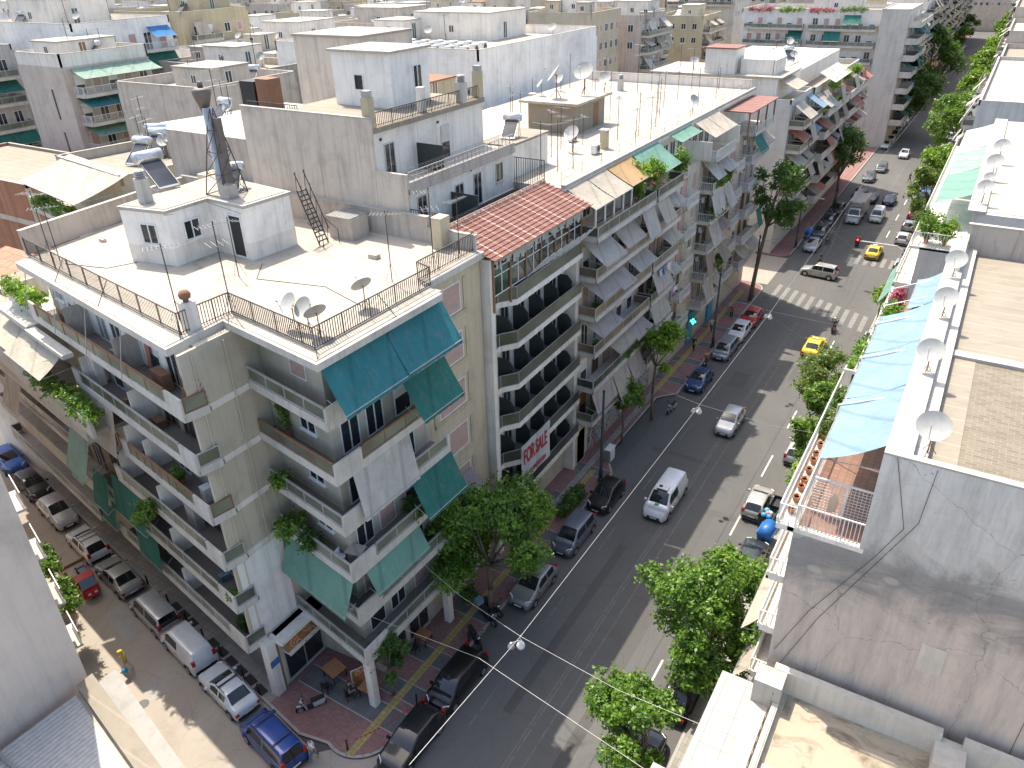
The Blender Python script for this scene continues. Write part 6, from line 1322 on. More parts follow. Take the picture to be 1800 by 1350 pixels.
N10 = block('stained low block with a rusty orange tin roof beside the hotel', -58, -48.6, 52, 71, 24.2, 'yellow', 'roof_cream', rot=.0, par=.4, hut=[(2.5, 4, 4.5, 6, 2.0, 'yellow', 'rust')])
N11 = block('wide grey block in front of the yellow one with a roof full of pipes', -94, -74, 67, 75, 25.2, 'dirty', 'roof_cream', rot=.0, par=.8, hut=[(0, 0, 6, 4, 2.6, 'white'), (-6, 1, 3, 3, 2.2, 'dirty')])
N12 = block('tall plain pale tower at the far left edge', -124, -107, 49, 56.5, 28.0, 'concrete_white', 'roof_cream', rot=.0, par=.6, faces=[('E', dict(cols=[(.5, 6.8, 'b')], floors=7, awnp=.4, awncols=('green',), top=.2))])
NB = [(-96.5, -49, 20, 54), (-82, -53, 40, 67), (-97, -87, 50, 62), (-114, -94, 57, 72), (-120, -104, 79, 94), (-105, -82, 75, 105), (-101, -81, 105, 123), (-78, -48, 50, 102), (-95, -74, 66, 76), (-125, -106, 48, 58), (-62, -20, 100, 118), (-60, -20, 118, 420), (-48, -20, 20, 100)]
# ================================================================ the rest of the city, row after row
ORD = ['first', 'second', 'third', 'fourth', 'fifth', 'sixth', 'seventh', 'eighth', 'ninth', 'tenth', 'eleventh', 'twelfth', 'thirteenth', 'fourteenth', 'fifteenth', 'sixteenth', 'seventeenth', 'eighteenth', 'nineteenth', 'twentieth']
cityroofs = []
g = random.Random(11); row = 0; y = 44
WN = dict(white='white', concrete_white='pale', cream='cream', mauve='mauve grey', dirty='grimy', white_blue='cool white', tan='tan', yellow='yellow', pinkish='pinkish')
while y < 440:
    dy = g.uniform(11, 15) * (1 + max(0, y - 100) / 420); col_ = 0; x = -49
    while x > -y * 1.62 - 34 and x > -400:
        wd = g.uniform(9, 15.5) * (1 + max(0, y - 100) / 420); x0, x1 = x - wd, x; x -= wd + (g.uniform(.3, .8) if g.random() < .75 else 6)
        d0, d1 = y, y + dy - g.uniform(.4, 1.5)
        if any(x1 > a - 1 and x0 < c + 1 and d1 > e - 1 and d0 < f - 0 for a, c, e, f in NB): continue
        z1 = g.choice([19.5, 21, 22.5, 23.5, 24.5, 25.5, 27]) + g.uniform(-.8, .8); wl_ = g.choice(list(WN)); near = y < 200
        fs = []
        if near or g.random() < .7:
            k = g.random(); aw = g.choice([('greenlight', 'teal'), ('beige', 'white_f'), ('white_f', 'cream_f'), ('grey_f',)]); nfl = 3 if near else 2
            if k < .45: fs.append(('E', dict(cols=[(.6, (d1 - d0) - .6, 'b')], floors=nfl, awnp=.6, awncols=aw, bd=1.7, top=.1)))
            elif k < .8: fs.append(('E', dict(cols=[(.6, (d1 - d0) - .6, 'w')], floors=nfl)))
            if g.random() < .8: fs.append(('S', dict(cols=[(.6, wd - .6, 'w' if g.random() < .5 else 'b')], floors=nfl - 1, awnp=.7, awncols=aw, top=.1)))
        hx = g.uniform(-.2, .2) * wd; hw = g.uniform(3.5, 6.5); hut = [(hx, g.uniform(-2, 3), hw, g.uniform(3.5, 6), g.uniform(2.4, 3.2), g.choice(['white', 'white', 'cream', wl_]))]
        if g.random() < .6: hut.append((hx - wd * .3, 1, 3, 3, 2.2, g.choice(['white', wl_]), g.choice(['coping', 'rust', 'roof_grey'])))
        if g.random() < .35: hut.append((hx + wd * .33, -3, 2.4, 2.6, g.uniform(1, 2.4), 'dirty', 'roof_grey'))
        block('%s block with %s roof, %s from the avenue in the %s row back' % (WN[wl_], ('white', 'cluttered', 'flat', 'aerial strewn')[int(x1 * 7) % 4], ORD[min(col_, 19)], ORD[min(row, 19)]), x0, x1, d0, d1, z1, wl_, g.choice(['roof_white', 'roof_cream', 'roof_white', 'roof_grey']), rot=g.uniform(-.04, .06), faces=fs, hut=hut, par=g.choice([.5, .8, 1.1]), group='city blocks seen over the roofs', far=True)
        cityroofs.append((x0, x1, d0, d1, z1, hx, hw, WN[wl_], ORD[min(col_, 19)], ORD[min(row, 19)])); col_ += 1
    y += dy + (g.choice([1, 1, 7])); row += 1
# ================================================================ vehicles
def ss(px, py): return math.atan2(-.183, .983)     # headings along the side street
S0 = UA; AV = R_(90)
carsS = [((-65.2, 23.5), S0, 'hatch', 'blue parked car with a white roof at the far left of the side street', (.03, .12, .42), .2, 4.0, 1.5),
 ((-59.9, 22.5), S0, 'hatch', 'black parked hatchback behind the blue car in the side street', (.02, .02, .025), .2, 4.0, 1.5),
 ((-54.8, 21.5), S0, 'hatch', 'silver parked hatchback third in the side street row', (.42, .43, .44), .4, 4.2, 1.5),
 ((-49.4, 20.45), S0 + math.pi, 'hatch', 'white parked hatchback with roof bars in the side street', (.62, .63, .63), .1, 4.3, 1.48),
 ((-44.4, 19.5), S0 + math.pi, 'sedan', 'silver grey parked saloon beside the red three wheeler', (.36, .37, .36), .4, 4.5, 1.42),
 ((-39.2, 18.55), S0 + math.pi, 'van', 'small silver van parked nose up behind the white van', (.44, .45, .47), .4, 4.3, 1.75),
 ((-35.0, 17.75), S0 + math.pi, 'van', 'white parked delivery van with dark rear windows in the side street', (.66, .68, .70), .1, 4.3, 1.8),
 ((-30.4, 16.85), S0 + math.pi, 'sedan', 'white parked saloon with two roof bars by the corner pillar', (.60, .65, .69), .1, 4.4, 1.42),
 ((-25.6, 15.75), S0 + math.pi, 'van', 'bright blue parked van with ribbed roof at the cafe corner', (.015, .06, .27), .3, 4.3, 1.8)]
for p, a, k, lb, c, mt, L, H in carsS:
    car('parked_van' if k == 'van' else 'parked_car', lb, L, 1.7, H, k, c, mt, 'van' if k == 'van' else 'car', p, a, 'cars parked along the side street', rails=2 if 'roof bars' in lb or 'ribbed' in lb else False, extra='panel' if 'delivery' in lb else None)
AVd = -R_(90); AVu = R_(90)
carsA = [((-19.2, 19.6), AVd, 'hatch', 'black parked car half out of frame at the cafe corner', (.012, .014, .018), .2, 4.2, 1.48),
 ((-19.3, 24.0), AVd, 'mpv', 'black parked estate car beside the round green tree', (.008, .008, .01), .2, 4.4, 1.6),
 ((-19.3, 32.9), AVd, 'hatch', 'silver parked hatchback beside the delivery motorbike', (.30, .31, .31), .5, 4.0, 1.47),
 ((-19.3, 38.8), AVd, 'mpv', 'blue grey parked people carrier under the big street tree', (.17, .20, .25), .5, 4.3, 1.6),
 ((-19.2, 44.0), AVd, 'hatch', 'black parked compact car next to the green lamp post', (.01, .012, .012), .2, 3.8, 1.5),
 ((-19.1, 65.0), AVd, 'sedan', 'dark blue parked saloon past the loading bay', (.015, .06, .17), .3, 4.3, 1.42),
 ((-18.95, 72.6), AVd, 'mpv', 'grey blue parked car behind the white hatchback', (.26, .30, .35), .5, 4.3, 1.5),
 ((-18.9, 77.3), AVd, 'hatch', 'white parked hatchback behind the red car', (.62, .66, .70), .1, 4.1, 1.48),
 ((-18.8, 81.5), AVd, 'hatch', 'bright red parked hatchback nearest the zebra crossing', (.42, .02, .03), .1, 3.9, 1.45)]
for p, a, k, lb, c, mt, L, H in carsA: car('parked_car', lb, L, 1.76, H, k, c, mt, 'car', p, a, 'cars parked along the shaded kerb', rails='estate' in lb)
car('moving_car', 'silver car with a panoramic glass roof driving down the avenue', 4.15, 1.72, 1.5, 'hatch', (.46, .48, .50), .4, 'car', (-14.2, 59.0), AVd)
car('parked_car', 'champagne silver hatchback parked beside the rubbish bins', 3.9, 1.68, 1.44, 'hatch', (.46, .44, .41), .4, 'car', (-8.85, 48.9), AVu, 'cars on the sunny kerb')
car('parked_car', 'dark grey parked car half hidden by the big sunny tree', 4.3, 1.75, 1.45, 'hatch', (.05, .055, .06), .4, 'car', (-7.6, 42.4), AVu, 'cars on the sunny kerb')
car('parked_car', 'black parked car under the big sunny tree', 4.4, 1.75, 1.45, 'sedan', (.012, .013, .016), .3, 'car', (-7.8, 30.0), AVu, 'cars on the sunny kerb')
car('parked_car', 'dark car at the bottom edge beneath the small kerb tree', 4.2, 1.75, 1.45, 'sedan', (.02, .022, .03), .3, 'car', (-8.2, 24.6), AVu, 'cars on the sunny kerb')
for i, (y, c) in enumerate(((57.5, (.5, .5, .5)),)): car('parked_car', ('silver parked car under the kerb trees by the balconies', 'grey parked car hidden between two kerb trees', 'dark parked car under the trees before the yellow taxi')[i], 4.2, 1.74, 1.45, 'hatch', c, .4, 'car', (-7.9, y), AVu, 'cars on the sunny kerb')
for i, (p, lb) in enumerate((((-11.1, 77.5), 'yellow taxi passing the leafy kerb trees'), ((-10.5, 110.3), 'yellow taxi crossing beyond the traffic light'))):
    t = car('taxi', lb, 4.5, 1.78, 1.45, 'sedan', (.72, .50, .01), .0, 'taxi', p, AVu, 'yellow taxis on the avenue'); a = MB(); a.box(-.1, .1, -.28, .28, 1.45, 1.57); o = bpy.data.objects.new('roof_sign', a.mesh('roof_sign', mats=[M['frame']])); COL.objects.link(o); o.parent = t
car('moving_car', 'silver beige estate four wheel drive turning across the junction', 4.5, 1.8, 1.7, 'suv', (.46, .44, .41), .3, 'car', (-15.3, 99.3), R_(174), rails=True)
car('parked_car', 'silver hatchback parked under the green side awnings', 4.1, 1.75, 1.5, 'hatch', (.40, .42, .45), .4, 'car', (-6.6, 106.5), AVu, 'cars beyond the crossing')
far_cars = [((-18.3, 109.4), AVd, 'sedan', 'pale blue saloon parked first after the crossing', (.36, .40, .45)), ((-18.6, 115.6), AVd, 'hatch', 'dark teal car parked behind the pale blue saloon', (.05, .07, .09)),
 ((-18.7, 121.5), AVd, 'hatch', 'dark parked car beside the box truck', (.04, .05, .08)), ((-18.6, 128), AVd, 'hatch', 'black parked car in the shade of the box truck', (.02, .02, .025)), ((-17.3, 139), AVd, 'sedan', 'dark green car queued behind the box truck', (.03, .06, .06)), ((-15.1, 137), AVd, 'sedan', 'dark car in the second queue lane', (.03, .035, .05)),
 ((-12.4, 137.0), AVd, 'sedan', 'navy saloon driving beside the white van', (.02, .03, .07)), ((-17.6, 150), AVd, 'hatch', 'grey car under the dark street tree', (.10, .12, .13)), ((-16.8, 158), AVd, 'mpv', 'grey green car beyond the dark street tree', (.16, .19, .19)), ((-14.6, 171), AVd, 'hatch', 'white car driving alone in the sunlit stretch', (.66, .64, .64))]
for p, a, k, lb, c in far_cars: car('parked_car' if 'park' in lb else 'moving_car', lb, 4.2, 1.75, 1.46, k, c, .3, 'car', p, a, 'cars beyond the crossing')
car('moving_van', 'small white van waiting beside the box truck', 4.4, 1.8, 1.8, 'van', (.64, .65, .65), .1, 'van', (-12.7, 127.0), AVd, extra='panel')
# the white refrigerated van
V = car('delivery_van', 'white refrigerated delivery van with green logo driving down the avenue', 4.95, 1.92, 1.92, 'van', (.66, .70, .74), .05, 'van', (-15.1, 45.9), AVd, extra='panel')
a = MB(); a.box(.35, .95, -.42, .42, 1.93, 2.08); o = bpy.data.objects.new('cooling_unit', a.mesh('cooling_unit', mats=[M['frame']])); COL.objects.link(o); o.parent = V
a = MB(); a.lathe((.65, -.2, 2.085), [(.0, 0), (.16, 0), (.16, .02), (0, .02)], 14); a.box(.96, 1.0, -.4, .4, 1.93, 2.02); o2 = bpy.data.objects.new('fan', a.mesh('fan', mats=[M['black']])); COL.objects.link(o2); o2.parent = o
def vtext(par, s_, loc_, rot, size, mat='green_ink'):
    c = bpy.data.curves.new('logo', 'FONT'); c.body = s_; c.size = size; c.extrude = .004; c.offset = .02; c.align_x = 'CENTER'; t_ = bpy.data.objects.new('tmp', c); COL.objects.link(t_); dg = bpy.context.evaluated_depsgraph_get(); dg.update()
    me = bpy.data.meshes.new_from_object(t_.evaluated_get(dg)); bpy.data.objects.remove(t_); o = bpy.data.objects.new('logo', me); COL.objects.link(o); me.materials.clear(); me.materials.append(M[mat]); o.parent = par; o.location = loc_; o.rotation_euler = rot
vtext(V, 'IB', (1.98, 0, 1.24), (R_(12), 0, R_(90)), .42); vtext(V, 'IB', (.1, .965, 1.15), (R_(90), 0, R_(180)), .5); vtext(V, 'IB', (.1, -.965, 1.15), (R_(90), 0, 0), .5)
# box truck
T_ = car('box_truck', 'white box truck with a cooling unit waiting beyond the junction', 2.6, 2.0, 2.15, 'mpv', (.64, .66, .68), .1, 'truck', (-15.6, 124.0), AVd)
a = MB(); a.box(-6.2, -1.0, -1.1, 1.1, .75, 3.0); o = bpy.data.objects.new('cargo_box', a.mesh('cargo_box', mats=[M['coping']])); COL.objects.link(o); o.parent = T_
a = MB(); a.box(-1.0, -.4, -.7, .7, 2.35, 2.95); q = bpy.data.objects.new('cooling_unit', a.mesh('cooling_unit', mats=[M['galv']])); COL.objects.link(q); q.parent = T_
for wx in (-2.4, -5.2):
    for sg in (1, -1): a = MB(); a.tube((wx, sg * .75, .4), (wx, sg * 1.05, .4), .4, 16); o = bpy.data.objects.new('wheel', a.mesh('wheel', mats=[M['tyre']])); COL.objects.link(o); o.parent = T_
# bus far away
bus = root('city_bus', (-10.4, 222, 0), 'white city bus far up the avenue', 'bus', None, AVd)
for nm, bx_, mt in (('body', (-6, 6, -1.25, 1.25, .35, 3.0), 'coping'), ('windscreen', (6.0, 6.03, -1.1, 1.1, 1.1, 2.5), 'carglass'), ('roof_unit', (-3, 1, -.8, .8, 3.0, 3.25), 'frame')):
    a = MB(); a.box(*bx_); o = bpy.data.objects.new(nm, a.mesh(nm, mats=[M[mt]])); COL.objects.link(o); o.parent = bus
for sg in (1, -1):
    a = MB(); a.box(-5.6, 5.6, min(sg * 1.25, sg * 1.27), max(sg * 1.25, sg * 1.27), 1.3, 2.4); o = bpy.data.objects.new('side_window', a.mesh('side_window', mats=[M['carglass']])); COL.objects.link(o); o.parent = bus
    for wx in (-3.4, 3.6): a = MB(); a.tube((wx, sg * .95, .48), (wx, sg * 1.27, .48), .48, 14); o = bpy.data.objects.new('wheel', a.mesh('wheel', mats=[M['tyre']])); COL.objects.link(o); o.parent = bus
# rows of parked cars far along the avenue
cols_ = [((.5, .5, .52), 'silver'), ((.04, .04, .05), 'black'), ((.6, .6, .6), 'white'), ((.08, .2, .45), 'blue'), ((.14, .15, .16), 'grey'), ((.35, .04, .05), 'red'), ((.25, .28, .3), 'steel grey')]
srcs = {}
for i, (x, y) in enumerate([(-19, 178 + 5.6 * k) for k in range(34)] + [(-7.9, 118 + 6.2 * k) for k in range(14)] + [(-7.9, 215 + 6.4 * k) for k in range(24)]):
    c, cn = g.choice(cols_); od = 'left' if x < -10 else 'right'; n_ = ORD[i % 20]
    lb = '%s car parked on the far %s side, %s of the %s stretch' % (cn, 'shaded' if x < -10 else 'sunny', ORD[i % 8], ORD[(i if i < 34 else i - 34) // 8])
    if c not in srcs:
        srcs[c] = proto_done(car('parked_car', lb, 4.2, 1.75, 1.46, 'hatch', c, .3, 'car', (x, y), AVd if x < -10 else AVu, 'cars parked far up the avenue'))
    else: dup(srcs[c], (x, y, 0), (AVd if x < -10 else AVu), lb)
# red three-wheeler with its load
W3 = root('three_wheeler', (-45.9, 17.85, 0), 'small red three wheeled cargo scooter loaded with goods in the sunlit street', 'vehicle', None, S0)
M['red_paint'] = paint('red_paint', (.45, .02, .02))
def ch3(nm, mt, *bs, slabs=()):
    a = MB()
    for q in bs: a.box(*q)
    for q in slabs: a.slab(*q)
    o = bpy.data.objects.new(nm, a.mesh(nm, mats=[M[mt]])); COL.objects.link(o); o.parent = W3; return o
ch3('cab', 'red_paint', (.35, 1.35, -.55, .55, .3, 1.0), slabs=[([(.3, -.55, 1.62), (1.05, -.55, 1.6), (1.05, .55, 1.6), (.3, .55, 1.62)], .08), ([(.3, -.55, .9), (.3, -.55, 1.62), (.3, .55, 1.62), (.3, .55, .9)], .05)])
ch3('windscreen', 'carglass', slabs=[([(1.34, -.5, 1.0), (1.34, .5, 1.0), (1.05, .47, 1.56), (1.05, -.47, 1.56)], .03)]); ch3('nose', 'red_paint', (1.35, 1.6, -.4, .4, .35, .85))
ch3('cargo_bed', 'red_paint', (-1.45, .3, -.68, .68, .5, .62), (-1.45, .3, -.7, -.66, .62, .95), (-1.45, .3, .66, .7, .62, .95), (-1.5, -1.45, -.7, .7, .62, .95))
ch3('load', 'cream_f', (-1.3, -.7, -.5, .0, .62, 1.15), (-.6, -.1, -.6, -.1, .62, 1.3)); ch3('load', 'skyblue', (-.9, -.2, .1, .6, .62, 1.1)); ch3('load', 'lilac', (-1.3, -1.0, .1, .6, .62, 1.2)); ch3('crate_frame', 'wood', (-1.5, -1.42, -.75, .75, 1.2, 1.45), (-1.5, .3, -.74, -.70, 1.1, 1.2), (-1.5, .3, .70, .74, 1.1, 1.2))
ch3('headlight', 'lamp_clear', (1.6, 1.63, -.3, -.12, .6, .75), (1.6, 1.63, .12, .3, .6, .75))
for wx, wy in ((1.25, 0), (-.9, .6), (-.9, -.6)): a = MB(); a.tube((wx, wy - .07, .24), (wx, wy + .07, .24), .24, 14); o = bpy.data.objects.new('wheel', a.mesh('wheel', mats=[M['tyre']])); COL.objects.link(o); o.parent = W3
scooter('white and black scooter parked on the red paving by the cafe', (-25.6, 18.6), R_(-125), (.45, .48, .50)); scooter('motorbike with a bright turquoise delivery box at the kerb', (-20.5, 29.2), R_(-20), (.02, .02, .025), 'skyblue')
scooter('black scooter parked just below the delivery motorbike', (-20.2, 27.3), R_(-30), (.02, .02, .03)); scooter('black motorbike parked tightly beside the delivery motorbike', (-20.6, 30.0), R_(-15), (.02, .03, .035))
scooter('pale scooter parked at the end of the loading bay', (-19.6, 59.0), R_(-95), (.45, .46, .46)); scooter('dark scooter with orange bag beside the dark blue saloon', (-19.7, 68.4), R_(-80), (.03, .02, .02), 'terracotta')
scooter('dark scooter beside the pale blue saloon past the crossing', (-16.9, 112.6), R_(-90), (.05, .05, .06)); scooter('blue motorbike under the green awnings on the sunny side', (-6.3, 112), R_(200), (.03, .05, .2)); scooter('black motorbike beside the blue one on the sunny side', (-6.3, 113.6), R_(200), (.02, .02, .02))
mb_ = scooter('red tailed motorbike ridden towards the zebra crossing', (-10.3, 83.4), AVu, (.25, .02, .03)); person('rider in dark jacket sitting on the motorbike near the crossing', (-10.3, 83.2, .28), AVu, (.05, .05, .06), (.03, .03, .05), 'sit', hat=(.6, .62, .65))
# ================================================================ people
person('person in yellow cap and vest carrying a blue bag in the sunny side street', (-37.1, 14.95, .012), R_(-150), (.62, .45, .08), (.45, .42, .36), 'walk', hat=(.75, .5, .02))
b = MB(); b.lathe((-36.75, 14.6, .45), [(.05, 0), (.16, .06), (.17, .25), (.06, .38)], 10); M['bag_blue'] = plain('blue_plastic_bag', (.02, .25, .42), .5); b.build('shopping_bag', 'bag_blue', None, True, label='blue plastic shopping bag held by the person in the yellow cap', cat='bag')
person('person in white shirt and jeans stepping off the cafe corner kerb', (-23.2, 16.3, .012), R_(-120), (.6, .62, .65), (.08, .14, .22), 'walk')
person('person in black sitting at the cafe table beside the round tree', (-24.1, 20.2, .14), R_(60), (.03, .03, .035), (.06, .07, .09), 'sit')
person('man in blue polo shirt leaning over the sunny terrace flowers', (-1.75, 49.2, 17.13), R_(150), (.02, .16, .42), (.02, .025, .05), 'bend')
person('person in white top walking on the pavement near the blue storefront', (-21.8, 76.6, .14), R_(-90), (.6, .6, .62), (.05, .06, .09), 'walk')
person('person in light blue shirt talking beside the red car', (-21.6, 81.9, .14), R_(-60), (.25, .42, .55), (.3, .28, .24), 'stand'); person('person in red top standing beside the red car', (-21.0, 81.2, .14), R_(120), (.35, .04, .05), (.03, .03, .04), 'stand')
person('person in black walking under the green lamp post', (-21.9, 71.2, .14), R_(90), (.02, .02, .02), (.02, .02, .02), 'walk'); person('person in dark blue crossing the sunlit avenue', (-11.3, 152, .012), R_(20), (.04, .05, .14), (.04, .05, .12), 'walk'); person('person in black crossing near the pale blue saloon', (-16.0, 103.3, .012), R_(170), (.02, .02, .02), (.03, .03, .04), 'walk')
# ================================================================ street furniture
for i, (x, y) in enumerate([(-42.34, 20.2), (-39.6, 19.75), (-37.2, 19.3), (-35.1, 18.9), (-33.1, 18.55), (-30.6, 18.1), (-28.9, 17.75)]):
    put(p_bol, x, y, KH, 0, 'black bollard on the side street pavement, %s from the cafe corner' % ORD[6 - i])
for i, (x, y) in enumerate([(-22.0, 17.6), (-20.55, 21.8), (-20.5, 27.0), (-20.5, 34.8), (-20.5, 36.4)]): put(p_bol, x, y, KH, 0, 'black bollard along the avenue kerb, %s past the cafe corner' % ORD[i])
def lamp_post(label, x, y, h, arm=None):
    r = root('lamp_post', (x, y, KH), label, 'lamp post', 'tall dark green posts along the kerb')
    for nm, mb, mt in (('pole', MB().lathe((0, 0, 0), [(.16, 0), (.16, 1.0), (.12, 1.1), (.09, h)], 12), 'pole'), ('base', MB().lathe((0, 0, 0), [(.24, 0), (.24, .15), (.17, .3)], 12), 'pole'), ('cap', MB().lathe((0, 0, h), [(.11, 0), (.12, .1), (.03, .2)], 10), 'pole')):
        o = bpy.data.objects.new(nm, mb.mesh(nm, mats=[M[mt]], smooth=True)); COL.objects.link(o); o.parent = r
    if arm:
        a = MB(); a.path([(0, 0, h), (arm[0] * .5, arm[1] * .5, h + .9), (arm[0], arm[1], h + .7)], .05); a.box(arm[0] - .4, arm[0] + .3, arm[1] - .12, arm[1] + .12, h + .62, h + .74); o = bpy.data.objects.new('arm', a.mesh('arm', mats=[M['galv']])); COL.objects.link(o); o.parent = r
    return r
lamp_post('tall dark green post beside the black compact car', -20.6, 46.0, 8.2); lamp_post('tall dark green post by the grey blue parked car', -20.5, 73.2, 8.2); lamp_post('tall dark post by the crossing corner', -20.7, 88.5, 7.5); lamp_post('curved silver arm street lamp beyond the crossing', -20.4, 108.5, 6.5, (2.4, 0))
# wires and hanging lamps over the avenue
LW_ = [(-14.149, 22.834, 8.000), (-13.928, 48.210, 8.000), (-13.836, 67.165, 8.000)]
w0 = (-14.574, 14.549, 8.000)
b = MB(); pts = [(w0[0], w0[1], 8.2)] + [(p[0], p[1], 8.05) for p in LW_] + [(-14.2, 130, 8.4), (-13.5, 200, 8.4)]; b.path(pts, .015, 5); o = b.build('overhead_cable', 'galv', None); tag(o, 'pale overhead cable slung lengthwise above the shaded lanes', 'cable')
for i, p in enumerate(LW_):
    r = root('hanging_lamp', (p[0], p[1], 7.4), ('twin headed lamp hanging over the parked delivery motorbike', 'twin headed lamp hanging above the pale scooter at the loading bay', 'twin headed lamp hanging before the zebra crossing')[i], 'street lamp', 'street lamps hung on the cable')
    a = MB(); a.lathe((0, 0, 0), [(.05, .4), (.1, .25), (.2, .1), (.22, .0), (.18, -.1), (.08, -.16)], 14); o = bpy.data.objects.new('shade', a.mesh('shade', mats=[M['frame']], smooth=True)); COL.objects.link(o); o.parent = r
    a = MB(); a.tube((0, 0, .3), (0, 0, .68), .03); a.lathe((-.3, -.42, .15), [(.05, .3), (.16, .1), (.18, 0), (.06, -.1)], 10); a.tube((0, 0, .4), (-.3, -.42, .42), .025); o = bpy.data.objects.new('fitting', a.mesh('fitting', mats=[M['galv']])); COL.objects.link(o); o.parent = r
    a = MB(); q = (p[0], p[1], 8.05)
    a.path([(-22.3, p[1] + 1.5, 8.9), ((-22.3 + q[0]) / 2, p[1] + .6, 8.3), q, ((q[0] - 3.2) / 2, p[1] - .6, 8.2), (-3.4, p[1] - 1, 9.0)], .009, 4)
    if i == 0: a.path([(-22.3, p[1] - 3.4, 8.9), (q[0] - 1, q[1] - 2.2, 8.15), (-3.4, q[1] - 4.5, 9)], .009, 4)
    o = a.build('span_wire', 'galv', None); tag(o, ('thin span wires crossing the avenue above the delivery motorbike', 'thin span wire crossing the avenue at the loading bay', 'thin span wire crossing the avenue before the zebra')[i], 'wire')
for i, x0 in enumerate((-16.6, -16.0, -13.6, -13.0)): b = MB(); b.path([(x0, 80, 6.6), (x0 - .4, 92, 6.2), (x0 - 1.5, 106, 6.4), (x0 - 1, 140, 6.6)], .012, 4); o = b.build('trolley_wire', 'rail_dark', None); tag(o, 'thin trolley wire running over the junction, %s from the shaded kerb' % ORD[i], 'wire', 'trolley wires over the junction')
for i, (a_, c) in enumerate((((-20.4, 88, 7.5), (-6.9, 86, 7)), ((-20.4, 105, 7.5), (-6.9, 103, 7)), ((-20.4, 88, 7.3), (-8, 104, 6.6)), ((-20.3, 106, 6.8), (-9, 90, 6.4)), ((-8, 62, 7.5), (-20.5, 73, 7.8)))): b = MB(); b.tube(a_, c, .012, 4); o = b.build('span_wire', 'rail_dark', None); tag(o, ('span wire straight above the zebra crossing', 'span wire across the avenue beyond the junction', 'span wire slanting from the dark post over the junction', 'span wire slanting back towards the zebra crossing', 'span wire above the grey blue parked car')[i], 'wire', 'span wires')
TLt = root('traffic_light', (-6.4, 98.6, 0), 'black traffic light on a white mast arm showing red', 'traffic light')
M['red_glow'], nt, bs = _m('red_lamp'); bs.inputs['Emission Color'].default_value = (1, .05, .03, 1); bs.inputs['Emission Strength'].default_value = 2.5; bs.inputs[0].default_value = (.5, .02, .02, 1)
for nm, a, mt in (('mast', MB().path([(0, 0, 0), (0, 0, 5.2), (-.6, -.1, 5.6), (-4.8, -.6, 5.75)], .07, 8), 'frame'), ('housing', MB().box(-5.2, -4.7, -.75, -.45, 4.9, 6.2), 'black'), ('red_lamp', MB().tube((-4.95, -.75, 5.9), (-4.95, -.78, 5.9), .13, 12), 'red_glow'), ('dark_lamp', MB().tube((-4.95, -.75, 5.55), (-4.95, -.77, 5.55), .13, 12).tube((-4.95, -.75, 5.2), (-4.95, -.77, 5.2), .13, 12), 'glass')):
    o = bpy.data.objects.new(nm, a.mesh(nm, mats=[M[mt]])); COL.objects.link(o); o.parent = TLt
PC = root('pharmacy_cross', (-22.9, 71.4, 3.2), 'small lit green pharmacy cross above the pavement', 'sign')
M['green_glow'], nt, bs = _m('green_neon'); bs.inputs['Emission Color'].default_value = (.05, 1, .55, 1); bs.inputs['Emission Strength'].default_value = 1.6; bs.inputs[0].default_value = (.02, .4, .2, 1)
a = MB(); a.box(.3, .9, -.05, .05, .15, .35); a.box(.5, .7, -.05, .05, -.05, .15); a.box(.5, .7, -.05, .05, .35, .55); o = bpy.data.objects.new('cross', a.mesh('cross', mats=[M['green_glow']])); COL.objects.link(o); o.parent = PC
a = MB(); a.tube((-.3, 0, .25), (.3, 0, .25), .03); a.box(.25, .95, .051, .08, -.1, .6); o = bpy.data.objects.new('bracket', a.mesh('bracket', mats=[M['black']])); COL.objects.link(o); o.parent = PC
# bins
def bin_(label, x, y, col, lid=None, open_=False, rz=0.0):
    r = root('rubbish_bin', (x, y, .012), label, 'rubbish bin', 'wheeled bins on the sunny kerb', rz)
    b = MB(); b.add([(-.55, -.4, .2), (.55, -.4, .2), (.55, .4, .2), (-.55, .4, .2), (-.68, -.52, 1.15), (.68, -.52, 1.15), (.68, .52, 1.15), (-.68, .52, 1.15)], [(0, 3, 2, 1), (0, 1, 5, 4), (1, 2, 6, 5), (2, 3, 7, 6), (3, 0, 4, 7)] + ([] if open_ else [(4, 5, 6, 7)])); 
    o = bpy.data.objects.new('body', b.mesh('body', mats=[M[col]])); COL.objects.link(o); o.parent = r
    if open_: b = MB(); b.box(-.6, .6, -.45, .45, .85, .9); o.parent = r
    if open_: o = bpy.data.objects.new('inner_floor', b.mesh('inner_floor', mats=[M['black']])); COL.objects.link(o); o.parent = r
    for i in range(4): b = MB(); b.tube(((.5 if i % 2 else -.5), (.34 if i > 1 else -.34), .1), ((.5 if i % 2 else -.5), (.40 if i > 1 else -.40), .1), .1, 10); o = bpy.data.objects.new('wheel', b.mesh('wheel', mats=[M['tyre']])); COL.objects.link(o); o.parent = r
    b = MB(); b.box(-.72, .72, -.56, -.50, 1.08, 1.18); b.box(-.72, .72, .50, .56, 1.08, 1.18); o = bpy.data.objects.new('rim', b.mesh('rim', mats=[M[col]])); COL.objects.link(o); o.parent = r
    if lid: b = MB(); b.tube((-.7, 0, 1.12), (.7, 0, 1.12), .5, 16); o = bpy.data.objects.new('lid', b.mesh('lid', mats=[M[lid]], smooth=True)); COL.objects.link(o); o.parent = r
    return r
M['bin_green'] = plain('dark_green_plastic', (.035, .045, .04), .6); M['bin_blue'] = plain('blue_plastic', (.02, .13, .42), .45)
